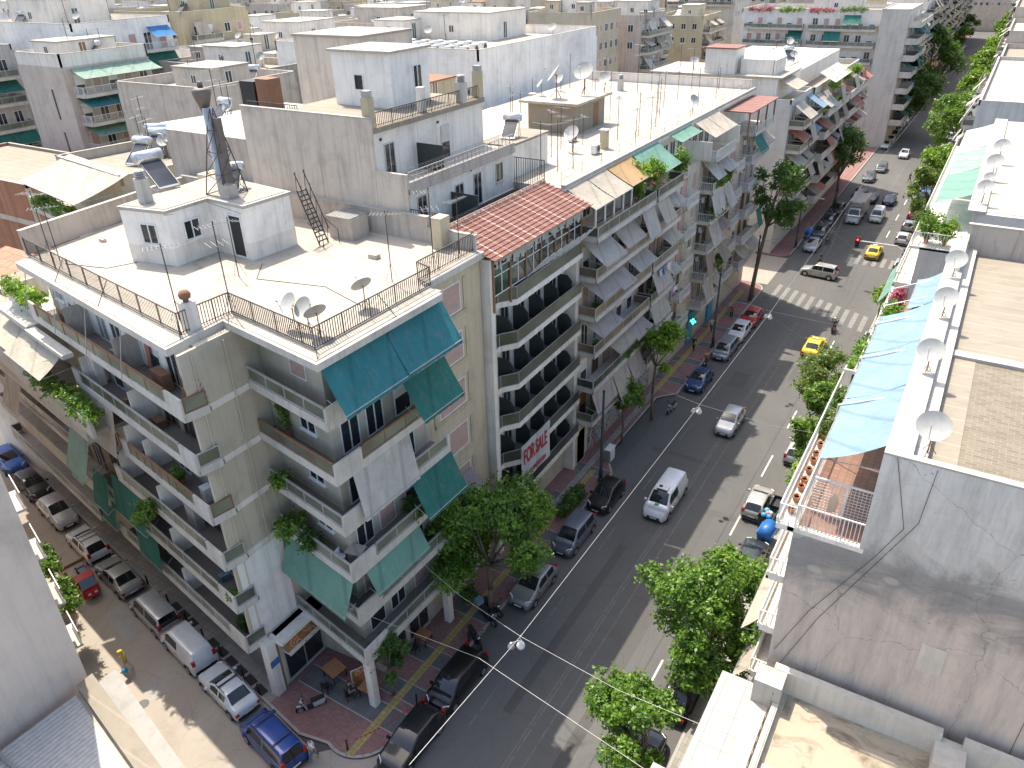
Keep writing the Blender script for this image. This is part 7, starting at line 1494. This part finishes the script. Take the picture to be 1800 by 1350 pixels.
bin_('dark open rubbish bin overflowing with coloured bags', -7.75, 47.2, 'bin_green', None, True, R_(85)); bin_('dark open rubbish bin behind the overflowing one', -7.35, 48.9, 'bin_green', None, True, R_(88)); bin_('bright blue recycling bin with round lid', -7.3, 45.3, 'bin_blue', 'bin_blue', False, R_(86)); bin_('dark blue recycling bin parked past the crossing', -19.9, 113.5, 'bin_blue', 'bin_blue', False, R_(90))
for i, (dx, dy, c) in enumerate(((-.2, -.3, (.05, .3, .5)), (.15, .1, (.6, .6, .62)), (-.15, .35, (.1, .4, .55)), (.2, -.35, (.05, .25, .5)), (0, 0, (.5, .2, .25)))):
    M[('bag', i)] = plain('plastic_bag', c, .4); b = MB(); b.lathe((-7.75 + dx, 47.2 + dy, .92), [(.08, 0), (.22, .1), (.2, .28), (.05, .38)], 9); o = b.build('rubbish_bag', M[('bag', i)], None, True); tag(o, ('deep blue rubbish bag at the near end of the full bin', 'white rubbish bag in the full bin', 'turquoise rubbish bag at the far end of the full bin', 'blue rubbish bag at the bin corner', 'pink rubbish bag in the middle of the full bin')[i], 'rubbish bag', 'bags in the overflowing bin')
CB = root('electrical_cabinet', (-21.2, 49.0, KH), 'grey utility cabinet on the pavement by the loading bay', 'cabinet')
for nm, q, mt in (('body', (-.25, .25, -.5, .5, 0, 1.2), 'galv'), ('top', (-.29, .29, -.54, .54, 1.2, 1.26), 'frame'), ('door', (.25, .265, -.42, .42, .12, 1.12), 'frame')):
    a = MB(); a.box(*q); o = bpy.data.objects.new(nm, a.mesh(nm, mats=[M[mt]])); COL.objects.link(o); o.parent = CB
# cafe furniture
def table(label, x, y, z=KH, rz=0.0, top='wood', s=1.0, group='cafe tables under the corner balconies'):
    r = root('table', (x, y, z), label, 'table', group, rz); a = MB(); a.box(-.45 * s, .45 * s, -.4 * s, .4 * s, .71, .75); o = bpy.data.objects.new('table_top', a.mesh('table_top', mats=[M[top]])); COL.objects.link(o); o.parent = r
    for i in (-1, 1):
        for j in (-1, 1): a = MB(); a.box(i * .38 * s - .025, i * .38 * s + .025, j * .33 * s - .025, j * .33 * s + .025, 0, .71); o = bpy.data.objects.new('leg', a.mesh('leg', mats=[M['black']])); COL.objects.link(o); o.parent = r
    return r
def chair(label, x, y, z, rz, mat='black', group='cafe chairs'):
    r = root('chair', (x, y, z), label, 'chair', group, rz)
    for nm, q in [('seat', (-.22, .22, -.22, .22, .42, .46)), ('backrest', (-.24, -.2, -.22, .22, .46, .85))] + [('leg', (i * .2 - .02, i * .2 + .02, j * .2 - .02, j * .2 + .02, 0, .42)) for i in (-1, 1) for j in (-1, 1)]:
        a = MB(); a.box(*q); o = bpy.data.objects.new(nm, a.mesh(nm, mats=[M[mat]])); COL.objects.link(o); o.parent = r
M['table_orange'] = plain('varnished_wood', (.36, .17, .08), .5)
table('orange brown cafe table on the red paving by the shop window', -25.9, 20.9, rz=UA, top='table_orange', s=1.3); chair('dark chair beside the orange brown cafe table', -25.6, 19.9, KH, R_(95)); table('orange brown cafe table beside the seated person', -23.3, 20.9, rz=.1, top='table_orange'); table('cafe table under the avenue balconies', -22.9, 25.6, rz=0, top='table_orange'); chair('dark chair under the avenue balconies', -22.9, 24.7, KH, R_(90)); chair('dark chair under the seated person beside the round tree', -24.1, 20.15, KH, R_(60))
SB = root('menu_board', (-24.1, 21.35, KH), 'orange picture menu board leaning beside the cafe pillar', 'sign', None, R_(60))
for nm, q, mt in (('board', (-.6, .6, -.03, .03, .1, 1.3), 'poster'), ('frame', (-.66, .66, .03, .06, .04, 1.36), 'frame')): a = MB(); a.box(*q); o = bpy.data.objects.new(nm, a.mesh(nm, mats=[M[mt]])); COL.objects.link(o); o.parent = SB
table('white plastic table with red cloth items on the corner balcony', -22.95, 21.3, 10.2, .2, 'cream_f', 1.0, 'balcony furniture'); chair('white plastic chair beside the balcony table', -23.5, 20.75, 10.2, R_(10), 'frame', 'balcony furniture')
b = MB(); 
for i in range(16): t = i / 16; b.tube((-21.6 + 1.5 * t, 17.9 + 3.8 * t, .9 - .25 * math.sin(math.pi * t)), (-21.6 + 1.5 * (t + .04), 17.9 + 3.8 * (t + .04), .9 - .25 * math.sin(math.pi * (t + .04))), .03, 4)
o = b.build('barrier_tape', 'red_ink', None); tag(o, 'red and white barrier tape strung between bollards at the cafe corner', 'tape')
# ================================================================ trees
tree('big dense dark street tree in front of the hotel entrance', (-20.7, 29.9), 9.9, 4.1, 'leaf', 3, 27000, .115, 6.4, .82, trunk=.2, nb=24, base=KH)
tree('sunlit yellow green outer boughs of the tree beside the silver hatchback', (-20.5, 34.6), 7.0, 1.9, 'leaf_fresh', 5, 3600, .13, 5.4, .6, trunk=.12, nb=10, base=KH)
tree('small round dark tree at the cafe corner', (-22.1, 21.6), 4.4, 1.55, 'leaf_dark', 8, 4800, .09, 3.2, .8, trunk=.09, nb=14, base=KH)
tree('slender light green plane tree beside the graffiti wall', (-20.6, 56.6), 10.5, 2.3, 'leaf_fresh', 12, 4300, .15, 7.6, 1.25, trunk=.13, nb=14, base=KH)
tree('thin low tree between the grey cabinet and the plane tree', (-21.4, 51.8), 6.5, 1.7, 'leaf', 14, 2300, .14, 4.6, 1.0, trunk=.1, nb=9, base=KH)
tree('tall sparse tree with a bare dark trunk at the crossing corner', (-20.6, 87.2), 17.0, 3.2, 'leaf_dark', 17, 5200, .17, 12.2, 1.35, trunk=.24, nb=13, base=KH, lean=(1.2, 1.5))
tree('big bright tree in the sun in front of the stained blank wall', (-6.4, 31.0), 9.8, 4.0, 'leaf', 21, 34000, .11, 6.2, .85, trunk=.2, lean=(-.9, -.2), nb=24, base=KH)
tree('small bright tree at the bottom edge by the ledge slabs', (-6.6, 23.2), 6.8, 2.8, 'leaf', 23, 15000, .105, 4.5, .8, trunk=.12, lean=(-1.9, 0), nb=14, base=KH)
tree('low leafy kerb tree below the blue awnings', (-6.0, 55.6), 7.6, 2.3, 'leaf', 25, 6500, .13, 5.4, 1.1, trunk=.1, nb=12, base=KH)
tree('broad feathery tree beside the yellow taxi', (-6.3, 61.3), 8.8, 3.6, 'leaf_olive', 27, 24000, .12, 5.7, .8, trunk=.18, nb=22, base=KH)
tree('narrow leafy tree between the feathery tree and the bins', (-6.0, 50.2), 7.8, 2.0, 'leaf', 28, 4200, .13, 6.2, 1.2, trunk=.11, nb=12, base=KH); tree('dark green bush tree right behind the rubbish bins', (-5.3, 46.9), 6.6, 1.4, 'leaf_fresh', 29, 2400, .13, 5.0, 1.1, trunk=.1, nb=9, base=KH)
tree('small round orange tree with bare trunks by the zebra crossing', (-6.4, 86.6), 5.0, 1.5, 'leaf_fresh', 31, 2600, .13, 3.9, .75, trunk=.1, nb=11, base=KH)
tree('dark dense tree in front of the block with red awnings', (-19.8, 131.0), 12.5, 5.2, 'leaf_dark', 33, 9000, .22, 8.0, .85, trunk=.25, nb=20, base=KH)
tree('very large dark tree below the tall windowless slab', (-18.9, 192.0), 15.0, 7.4, 'leaf_dark', 35, 10000, .28, 9.5, .85, trunk=.3, nb=22, base=KH); tree('large dark tree further up beyond the tall slab', (-19.4, 246.0), 15, 8.0, 'leaf_dark', 36, 8000, .34, 9.5, .85, trunk=.3, nb=20, base=KH)
tree('silvery green tree beside the terrace with green awnings', (-5.9, 119.0), 10.5, 3.8, 'leaf_olive', 38, 7500, .2, 7.2, .85, trunk=.2, nb=18, base=KH); tree('yellow green tree behind the green awning terrace', (-5.6, 131.0), 11.0, 3.6, 'leaf_fresh', 39, 7000, .2, 7.8, .9, trunk=.2, nb=18, base=KH)
tree('round bright tree half way up the sunny side of the avenue', (-6.2, 166.0), 13.5, 6.2, 'leaf', 41, 9500, .26, 8.6, .85, trunk=.25, nb=22, base=KH)
for i, y in enumerate((188, 206, 228, 252, 280, 310, 345, 385)): tree('%s tree far up the sunny kerb, %s past the round bright tree' % (('dark', 'fresh green')[i % 2], ORD[i]), (-6.0, y), 11.5, 4.6, ('leaf', 'leaf_fresh')[i % 2], 50 + i, 3600, .34, 7.6, .85, trunk=.22, nb=14, group='trees far up the avenue', base=KH)
for i, y in enumerate((285, 330, 372)): tree('dark tree on the shaded kerb far up the avenue, %s of the far trio' % ORD[i], (-20, y), 11, 4.4, 'leaf_dark', 70 + i, 2600, .36, 7.2, .85, trunk=.22, nb=12, group='trees far up the avenue', base=KH)
bush('hedge_plant', 'dark green planter bush between the black compact car and the hotel', (-21.2, 42.0, KH), .9, 'leaf_dark', 'none', 2, 1.2, cat='shrub', group='kerb shrubs', long=3.4, rz=R_(90)); bush('hedge_plant', 'dark bushy plants on the pavement in front of the arcade column', (-22.3, 29.6, KH), .8, 'leaf_dark', 'pot', 1, 1.1, cat='shrub', group='kerb shrubs')
# ================================================================ plants on terraces and balconies
PL = [('oleander', 'big pink flowering oleander spilling over the roof terrace edge', (-22.4, 57.6, 19.9), 1.55, 'leaf_fresh', 'pot', 1.2), ('potted_tree', 'leafy bush beside the green roof awning', (-22.6, 64.4, 19.9), 1.3, 'leaf', 'pot', 1.2), ('potted_palm', 'spiky yellow green palm at the end of the beige awning', (-22.6, 55.4, 19.9), .9, 'leaf_fresh', 'pot', 1.3),
 ('potted_plant', 'bushy green plant hanging over the third corner balcony rail', (-27.2, 21.0, 13.7), .75, 'leaf', 'none', .7), ('potted_plant', 'large climbing plant on the fourth corner balcony above the turquoise awning', (-27.0, 20.9, 10.5), 1.0, 'leaf', 'none', .8), ('potted_plant', 'second clump of the climbing plant on the fourth corner balcony', (-25.6, 20.75, 10.4), .9, 'leaf_dark', 'none', .8),
 ('potted_plant', 'tall dark plants beside the teal awning on the avenue balcony', (-22.5, 25.6, 10.3), .9, 'leaf_dark', 'none', 1.2), ('potted_plant', 'small potted palm on the side street balcony floor', (-32.5, 18.9, 13.2), .45, 'leaf', 'pot', 1.2), ('potted_plant', 'big hanging bush on the side street balcony rail', (-36.0, 18.2, 9.9), 1.05, 'leaf', 'none', .7), ('potted_plant', 'small green plant in the corner of the side street balcony', (-28.9, 17.95, 7.4), .7, 'leaf', 'none', .7),
 ('potted_tree', 'dry bare potted tree on the second corner balcony', (-27.0, 21.9, 16.2), .6, 'leaf_olive', 'pot', 2.2), ('potted_plant', 'dark plant beside the lower side street balcony railing', (-29.6, 18.4, 4.3), .5, 'leaf_dark', 'pot', 1.0)]
for nm, lb, p, r_, m_, kd, fl in PL: bush(nm, lb, p, r_, m_, kd, len(nm), fl)
V_ = leaves(91, [(.2, -.2, 1.6, .9, 1.1, .5)], 420, .07, .7); o = bpy.data.objects.new('blossom', leafmesh('blossom', V_, 'bloom')); COL.objects.link(o); o.parent = next(x for x in COL.objects if x.name.startswith('oleander'))
for i in range(7): bush('terrace_plant', ('lush', 'leafy', 'dense', 'spreading', 'tall', 'light', 'dark')[i] + ' green terrace plant, %s along the sunny parapet from the man in blue' % ORD[i], (-2.85, 47.5 - i * 1.35, 17.15), .75, ('leaf', 'leaf_fresh')[i % 2], 'pot', i, 1.2)
b_ = bush('bougainvillea', 'magenta flowering plant in front of the man in blue', (-2.9, 49.8, 17.2), .7, 'bloom', 'pot', 2, 1.2)
for i in range(10): r = root('flower_pot', (-3.55, 26.9 + i * .75 + (i % 3) * .1, 17.12), 'empty terracotta flower pot, %s from the terrace corner along the white parapet' % ORD[i], 'flower pot', 'identical empty pots along the sunny terrace edge'); a = MB(); a.lathe((0, 0, 0), [(.11, 0), (.17, .24), (.18, .24), (.18, .28), (.14, .28), (.13, .1)], 12); o = bpy.data.objects.new('pot', a.mesh('pot', mats=[M['terracotta']], smooth=True)); COL.objects.link(o); o.parent = r; a = MB(); a.lathe((0, 0, .2), [(.0, 0), (.14, .0)], 12); o = bpy.data.objects.new('soil', a.mesh('soil', mats=[M['soil']])); COL.objects.link(o); o.parent = r
for i, y in enumerate((34, 36.5, 40.5, 43)): bush('terrace_plant', ('olive', 'dry', 'green', 'flowering')[i] + ' plants in the narrow outer gutter beside the blue awnings', (-3.6, y, 17.1), .6, ('leaf_olive', 'leaf', 'leaf_fresh', 'leaf')[i], 'none', i, .9, long=2.0, rz=R_(90))
for i, (x, y) in enumerate(((-2.6, 61.6), (-1.4, 61.4), (-3.0, 63.5))): bush('terrace_plant', ('leafy palm', 'yellow green plant', 'dark bush')[i] + ' on the lattice railed terrace under the green awnings', (x, y, 18.1), 1.0, ('leaf', 'leaf_fresh', 'leaf_dark')[i], 'pot', i, 1.2)
for i in range(7): bush('balcony_planter', 'long planter of %s on the terrace of the red awning block, %s along' % (('red flowers', 'green shrubs')[i % 2], ORD[i]), (-21.2, 118 + i * 4.2, (19.2 if i % 2 else 16.4)), 1.0, 'leaf_fresh' if i % 2 else 'leaf', 'trough', i, .8, long=3.0, rz=R_(90))
for i in range(4): bush('roof_planter', 'row of %s flowers along the lower wing roof edge of the tall slab, %s box' % (('orange', 'green', 'red', 'yellow')[i], ORD[i]), (-48 + i * 6, 179.2, 24.7), 1.0, ('bloom', 'leaf_fresh', 'bloom', 'leaf_olive')[i], 'trough', i, .7, long=5.0)
for i, (x, z) in enumerate(((-21.9, 16.4), (-22.0, 13.4), (-21.9, 7.5))): bush('balcony_plant', ('leafy plants on the barred top balcony of the taupe awning block', 'green plants on the second barred balcony of the taupe awning block', 'trailing plants on the lower barred balcony')[i], (x, (75.2, 74.5, 76)[i], z + .6), .9, 'leaf', 'none', i, .8, long=4.0, rz=R_(90))
bush('balcony_plant', 'dark pot plants on the first floor balcony beside the hotel', (-22.1, 47.8, 4.6), .6, 'leaf_dark', 'pot', 1, 1.0); bush('balcony_plant', 'flowering pots on the lower wide balcony beside the hotel', (-22.0, 54.5, 7.7), .5, 'leaf', 'none', 1, .8, long=3.0, rz=R_(90))
# laundry on the second block
LD = root('laundry_rack', (-21.75, 59.0, 13.4), 'clothes line with white, blue and pink laundry outside the second block balcony', 'laundry')
for i in range(14):
    c = [(.6, .6, .62), (.5, .5, .55), (.05, .06, .12), (.08, .3, .5), (.5, .15, .3), (.62, .6, .55)][i % 6]; k = ('cloth', c)
    if k not in M: M[k] = plain('laundry_cloth', c, .9)
    w2 = rnd.uniform(.14, .26); h = rnd.uniform(.4, 1.0); a = MB(); y = .1 + i * .36; dz = 0 if i < 8 else -3; a.slab([(.06 * math.sin(i), y - w2, dz), (.0, y + w2, dz), (.03, y + w2, dz - h), (.08, y - w2, dz - h)], .015); o = bpy.data.objects.new('garment', a.mesh('garment', mats=[M[k]])); COL.objects.link(o); o.parent = LD
a = MB(); a.tube((.03, -.2, 0), (.03, 3.2, 0), .012); a.tube((.03, 2.6, -3), (.03, 5.4, -3), .012); o = bpy.data.objects.new('line', a.mesh('line', mats=[M['galv']])); COL.objects.link(o); o.parent = LD
# ================================================================ roof things
def D_(x, y, z, lb, rz=R_(-60), s=1.0): put(p_dish, x, y, z, rz, lb, s)
D_(-25.3, 21.9, 22.6, 'first of two grey dishes side by side on the railed corner roof', R_(-110), 1.15); D_(-24.5, 22.0, 22.6, 'second of two grey dishes side by side on the railed corner roof', R_(-100), 1.1); D_(-23.6, 21.8, 22.6, 'edge-on dish beside the corner roof railing', R_(-200), 1.1); D_(-23.9, 25.2, 22.6, 'edge-on dish on a tripod in the middle of the corner roof', R_(-200), 1.1)
for (x, y, z, s_, lb) in ((-.25, 45.4, 21.3, 1.12, 'farthest of the big round dishes on the white parapet wall'), (-.2, 39.6, 21.3, 1.12, 'second big round dish on the white parapet wall'), (-.2, 33.3, 21.3, 1.12, 'third big round dish, above the paved roof corner'), (.55, 27.2, 21.1, 1.22, 'nearest big round dish on the paved roof edge'), (.2, 62.5, 21.1, 1.1, 'dish at the near end of the white roof'), (.3, 66.5, 21.1, .85, 'small dish second along the white roof'), (.4, 70, 21.1, 1.25, 'big dish third along the white roof'), (.6, 76, 21.1, 1.25, 'big dish fourth along the white roof')): D_(x, y, z, lb, R_(-100), s_)
for i, (x, y, z, s_) in enumerate(((-34.6, 64.0, 25.7, 1.9), (-33.0, 66.5, 25.7, 1.9), (-31.9, 68.6, 25.7, 1.2), (-36.0, 67.6, 25.7, 1.0), (-36.4, 64.6, 25.7, 1.0))): D_(x, y, z, ('largest tilted dish', 'upright big dish', 'round dish at the corner', 'small dish behind', 'small dish at the back edge')[i] + ' on the white capped hut of the long flat roof', R_((-150, -90, -80, -120, -140)[i]), s_)
D_(-29.0, 56.5, 23.03, 'white dish on a frame near the wire fence of the long white roof', R_(-100), 1.4); D_(-25.8, 76.0, 23.03, 'pair dish near the far wire fence of the long white roof', R_(-20), 1.2); D_(-38, 52, 23.03, 'dish behind the solar heater on the long white roof', R_(-90), 1.3); D_(-40, 58, 23.03, 'dish under the big windowless white wall', R_(-60), 1.3)
put(p_solar, -30.3, 49.5, 25.45, R_(-75), 'solar heater on the white hut beside the hotel terraces', 1.0); put(p_solar, -41.6, 27.8, 25.75, R_(-8), 'large solar heater on the white roof hut of the corner block', 1.25); put(p_solar, -36.9, 29.6, 25.75, R_(-55), 'second solar heater behind the striped chimney', .9)
for i, (x, y) in enumerate(((-60.2, 41.2), (-58.4, 40.2))): put(p_solar, x, y, 23.35, R_(-60), ('rear', 'front')[i] + ' solar heater on the block with the cream roof awning', 1.3)
for i, (x, y, z, k, r_) in enumerate(((-32.6, 25.2, 22.6, 0, .3), (-29.2, 21.75, 22.6, 1, 1.2), (-30.8, 20.0, 22.6, 2, 1.0), (-24.9, 28.5, 22.6, 2, .5), (-23.75, 30.6, 22.6, 1, .8), (-24.2, 33.6, 22.6, 0, 1.5), (-45.2, 22.4, 22.6, 2, .3), (-43.8, 22.1, 22.6, 0, .9))): put(p_ant[k], x, y, z, r_, 'thin television aerial on the corner block roof, %s of eight from the stair hut side' % ORD[i], (1, 1, 1.25))
for i in range(34):
    y = 47.8 + i * 1.3; x = g.uniform(-33, -25.6) if i % 2 else g.uniform(-44, -34)
    if -37.5 < x < -28.6 and (61.5 < y < 69.5 or y < 53): x = -26.4 - .3 * (i % 3)
    put(p_ant[i % 3], x, y, 23.03, g.uniform(0, 3), 'thin %s aerial mast on the long white roof, %s from the hotel' % (('fence side', 'rear')[i % 2 == 0], ORD[i // 2]), (1, 1, g.uniform(.9, 1.5)))
for i, (x, y, z, k) in enumerate(((-29.5, 19.7, 22.6, 1), (-39.2, 25.3, 25.75, 0), (-30.9, 44.2, 28.6, 0), (-27.2, 58.8, 23.03, 2), (-41.5, 72, 23.03, 2), (-38, 86, 23.03, 0))): put(p_vent[k], x, y, z, 0, ('white stack with a round rusty cowl inside the corner roof railing', 'tan stack with a ribbed cowl on the white roof hut', 'ribbed cowl stack on the hotel top roof', 'yellow stub chimney by the wire fence', 'yellow chimney in the middle of the long roof', 'ribbed cowl chimney at the far end of the long roof')[i])
for i in range(3):
    for j in range(7): put(p_ac, -63 + j * 2.0 - i * .3, 74 + i * 2.2, 27.23, R_(-90 + 90), 'white roof air conditioner in row %s, %s along, on the windowless white block' % (('one', 'two', 'three')[i], ORD[j]), (1.8, 1.5, 2.0))
for i, (x, y, z, rz) in enumerate(((-30.7, 60.0, 23.03, 0), (-27.0, 56.8, 23.03, 0), (-34.3, -2, 8, 0))): 
    if i < 2: put(p_ac, x, y, z, rz, ('air conditioner beside the big roof hut', 'air conditioner by the wire fence at the hotel end')[i], 1.2)
put(p_ac, -33.7, 6.8, 6.3, 0, 'old air conditioner on brackets against the blank beige wall', 1.4)
for k in range(1, 6):
    z = 1.2 + 3 * k; X, Y = loc(TS, 4.2 + (k % 3) * 3.1, -.3); put(p_ac, X, Y, z + .1, UA - R_(90), 'air conditioner on the %s side street balcony of the corner block' % ORD[k - 1])
for i in range(30):
    k = i % 5; y = (47.5, 52.1, 56.4, 59.2, 62.9, 73.4, 76.9, 86.1, 90.3)[(i * 4) % 9]; z = 4.5 + 3.03 * k
    if i % 3: put(p_ac, -23.05, y, z + 1.7, 0, 'air conditioner on the %s floor of the avenue row, %s bay from the hotel' % (ORDS[k], ORD[int((y - 46) / 3)]), .95)
    else: bush('balcony_plant', 'potted plant on the %s floor balcony of the avenue row, %s bay from the hotel' % (ORDS[k], ORD[int((y - 46) / 3)]), (-22.3, y + .4, z), .4, ('leaf', 'leaf_dark', 'leaf_fresh')[i % 3 - 1 + k % 2], 'pot', i, 1.1)
# metal chimney tower on the hut
CT = root('chimney_tower', (-36.5, 28.6, 25.75), 'galvanised flue in a rusty lattice tower on the white roof hut', 'chimney')
a = MB()
for i in range(4):
    for j in range(4): x0, y0 = ((-.8, -.8), (.8, -.8), (.8, .8), (-.8, .8))[i]; q = 1 - j * .22; q2 = 1 - (j + 1) * .22; a.tube((x0 * q, y0 * q, j * 1.15), (x0 * q2, y0 * q2, (j + 1) * 1.15), .03)
    for j in range(4):
        x0, y0 = ((-.8, -.8), (.8, -.8), (.8, .8), (-.8, .8))[i]; x1, y1 = ((-.8, -.8), (.8, -.8), (.8, .8), (-.8, .8))[(i + 1) % 4]; q = 1 - j * .22; q2 = 1 - (j + 1) * .22
        a.tube((x0 * q, y0 * q, j * 1.15), (x1 * q2, y1 * q2, (j + 1) * 1.15), .02); a.tube((x0 * q, y0 * q, j * 1.15 + .03), (x1 * q, y1 * q, j * 1.15 + .03), .02)
o = bpy.data.objects.new('lattice', a.mesh('lattice', mats=[M['rail_dark']])); COL.objects.link(o); o.parent = CT
a = MB(); a.lathe((-.25, 0, 0), [(.3, 0), (.3, 1.2), (.26, 1.25), (.26, 4.6)], 16); o = bpy.data.objects.new('flue', a.mesh('flue', mats=[M['galv']], smooth=True)); COL.objects.link(o); o.parent = CT
a = MB(); a.lathe((-.55, .1, 4.0), [(.08, 0), (.5, 1.3), (.52, 1.5), (.3, 1.6)], 16); a.tube((-.55, .1, 5.6), (-.55, .1, 5.9), .15, 10); o = bpy.data.objects.new('cyclone', a.mesh('cyclone', mats=[M['flue']], smooth=True)); COL.objects.link(o); o.parent = CT
a = MB(); a.box(.2, .5, -.15, .2, 0, 4.1); o = bpy.data.objects.new('brick_flue', a.mesh('brick_flue', mats=[M['flue']])); COL.objects.link(o); o.parent = CT; a = MB(); a.box(.5, 1.2, -.9, -.2, 0, .7); o = bpy.data.objects.new('blower', a.mesh('blower', mats=[M['galv']])); COL.objects.link(o); o.parent = CT
# clutter on the other roofs
ADJ = ('tall', 'short', 'slim', 'tilted', 'lone')
for (x0, x1, y0, y1, z1, hx, hw, wn, oc, orr) in cityroofs:
    if y0 > 300: continue
    n = 5 if y0 < 170 else 3 if y0 < 230 else 2; cx_, cy_ = (x0 + x1) / 2, (y0 + y1) / 2
    for k in range(n):
        ax, ay = g.uniform(x0 + 1.5, x1 - 1.5), g.uniform(y0 + 1.5, y1 - 1.5)
        if abs(ax - cx_ - hx) < hw / 2 + .8: continue
        t_ = g.random(); q, nm_, s_, gr = (p_ant[k % 3], 'television aerial', (1, 1, g.uniform(1, 1.5)), 'distant roof aerials') if t_ < .5 else (p_solar, 'solar water heater', 1.3, 'distant roof heaters') if t_ < .7 else (p_dish, 'satellite dish', 1.4, 'distant roof dishes') if t_ < .85 else (p_vent[k % 3], 'chimney stack', 1, 'distant roof chimneys')
        put(q, ax, ay, z1 + .03, R_(-80) + g.uniform(-.4, .4), '%s %s on the %s block %s from the avenue, %s row' % (ADJ[k], nm_, wn, oc, orr), s_)['group'] = gr
NR = ['white gable corner block', 'long planted terrace block', 'cream block with the pale roof awning', 'grey block with the stained parapet', 'white roofed tin shed', 'mauve block behind the green eaves', 'tall pink block', 'block with green awning eaves', 'yellow block', 'wide grey block', 'tall white block with the blue awning', 'block with the rusty tin roof', 'big windowless white block', 'striped terrace awning block', 'block with the letter signs']
for nr, (x0, x1, y0, y1, z1) in enumerate(((-41, -24.5, 105, 115, 22.6), (-40, -26, 119, 146, 21.8), (-62, -55, 36, 42, 23.35), (-80, -70, 55, 64, 25.05), (-61, -56, 46, 50, 24.75), (-98, -84, 108, 120, 26.45), (-95, -89, 53, 60, 27.5), (-102, -84, 78, 102, 26), (-118, -107, 82, 91, 30.1), (-92, -76, 68, 74, 25.3), (-112, -97, 59, 70, 30.2), (-57, -50, 54, 70, 24.2), (-76, -50, 86, 100, 27.2), (2, 22, 62, 94, 20.95), (2, 22, 106, 144, 21.1))):
    for k in range(6): 
        p = (p_ant[k % 3], p_dish, p_ant[0], p_solar, p_ant[1], p_dish)[k]; put(p, g.uniform(x0 + 1, x1 - 1), g.uniform(y0 + 1, y1 - 1), z1 + .03, R_(-80) + g.uniform(-.5, .5), '%s %s on the roof of the %s' % (('thin', 'near', 'leaning', 'bulky', 'double', 'far')[k], ('television aerial', 'satellite dish', 'television aerial', 'solar water heater', 'television aerial', 'satellite dish')[k], NR[nr]), 1.2)['group'] = 'things on the middle distance roofs'
for p in [p_dish, p_solar, p_ac, p_bol] + p_ant + p_vent: hide_proto(p)
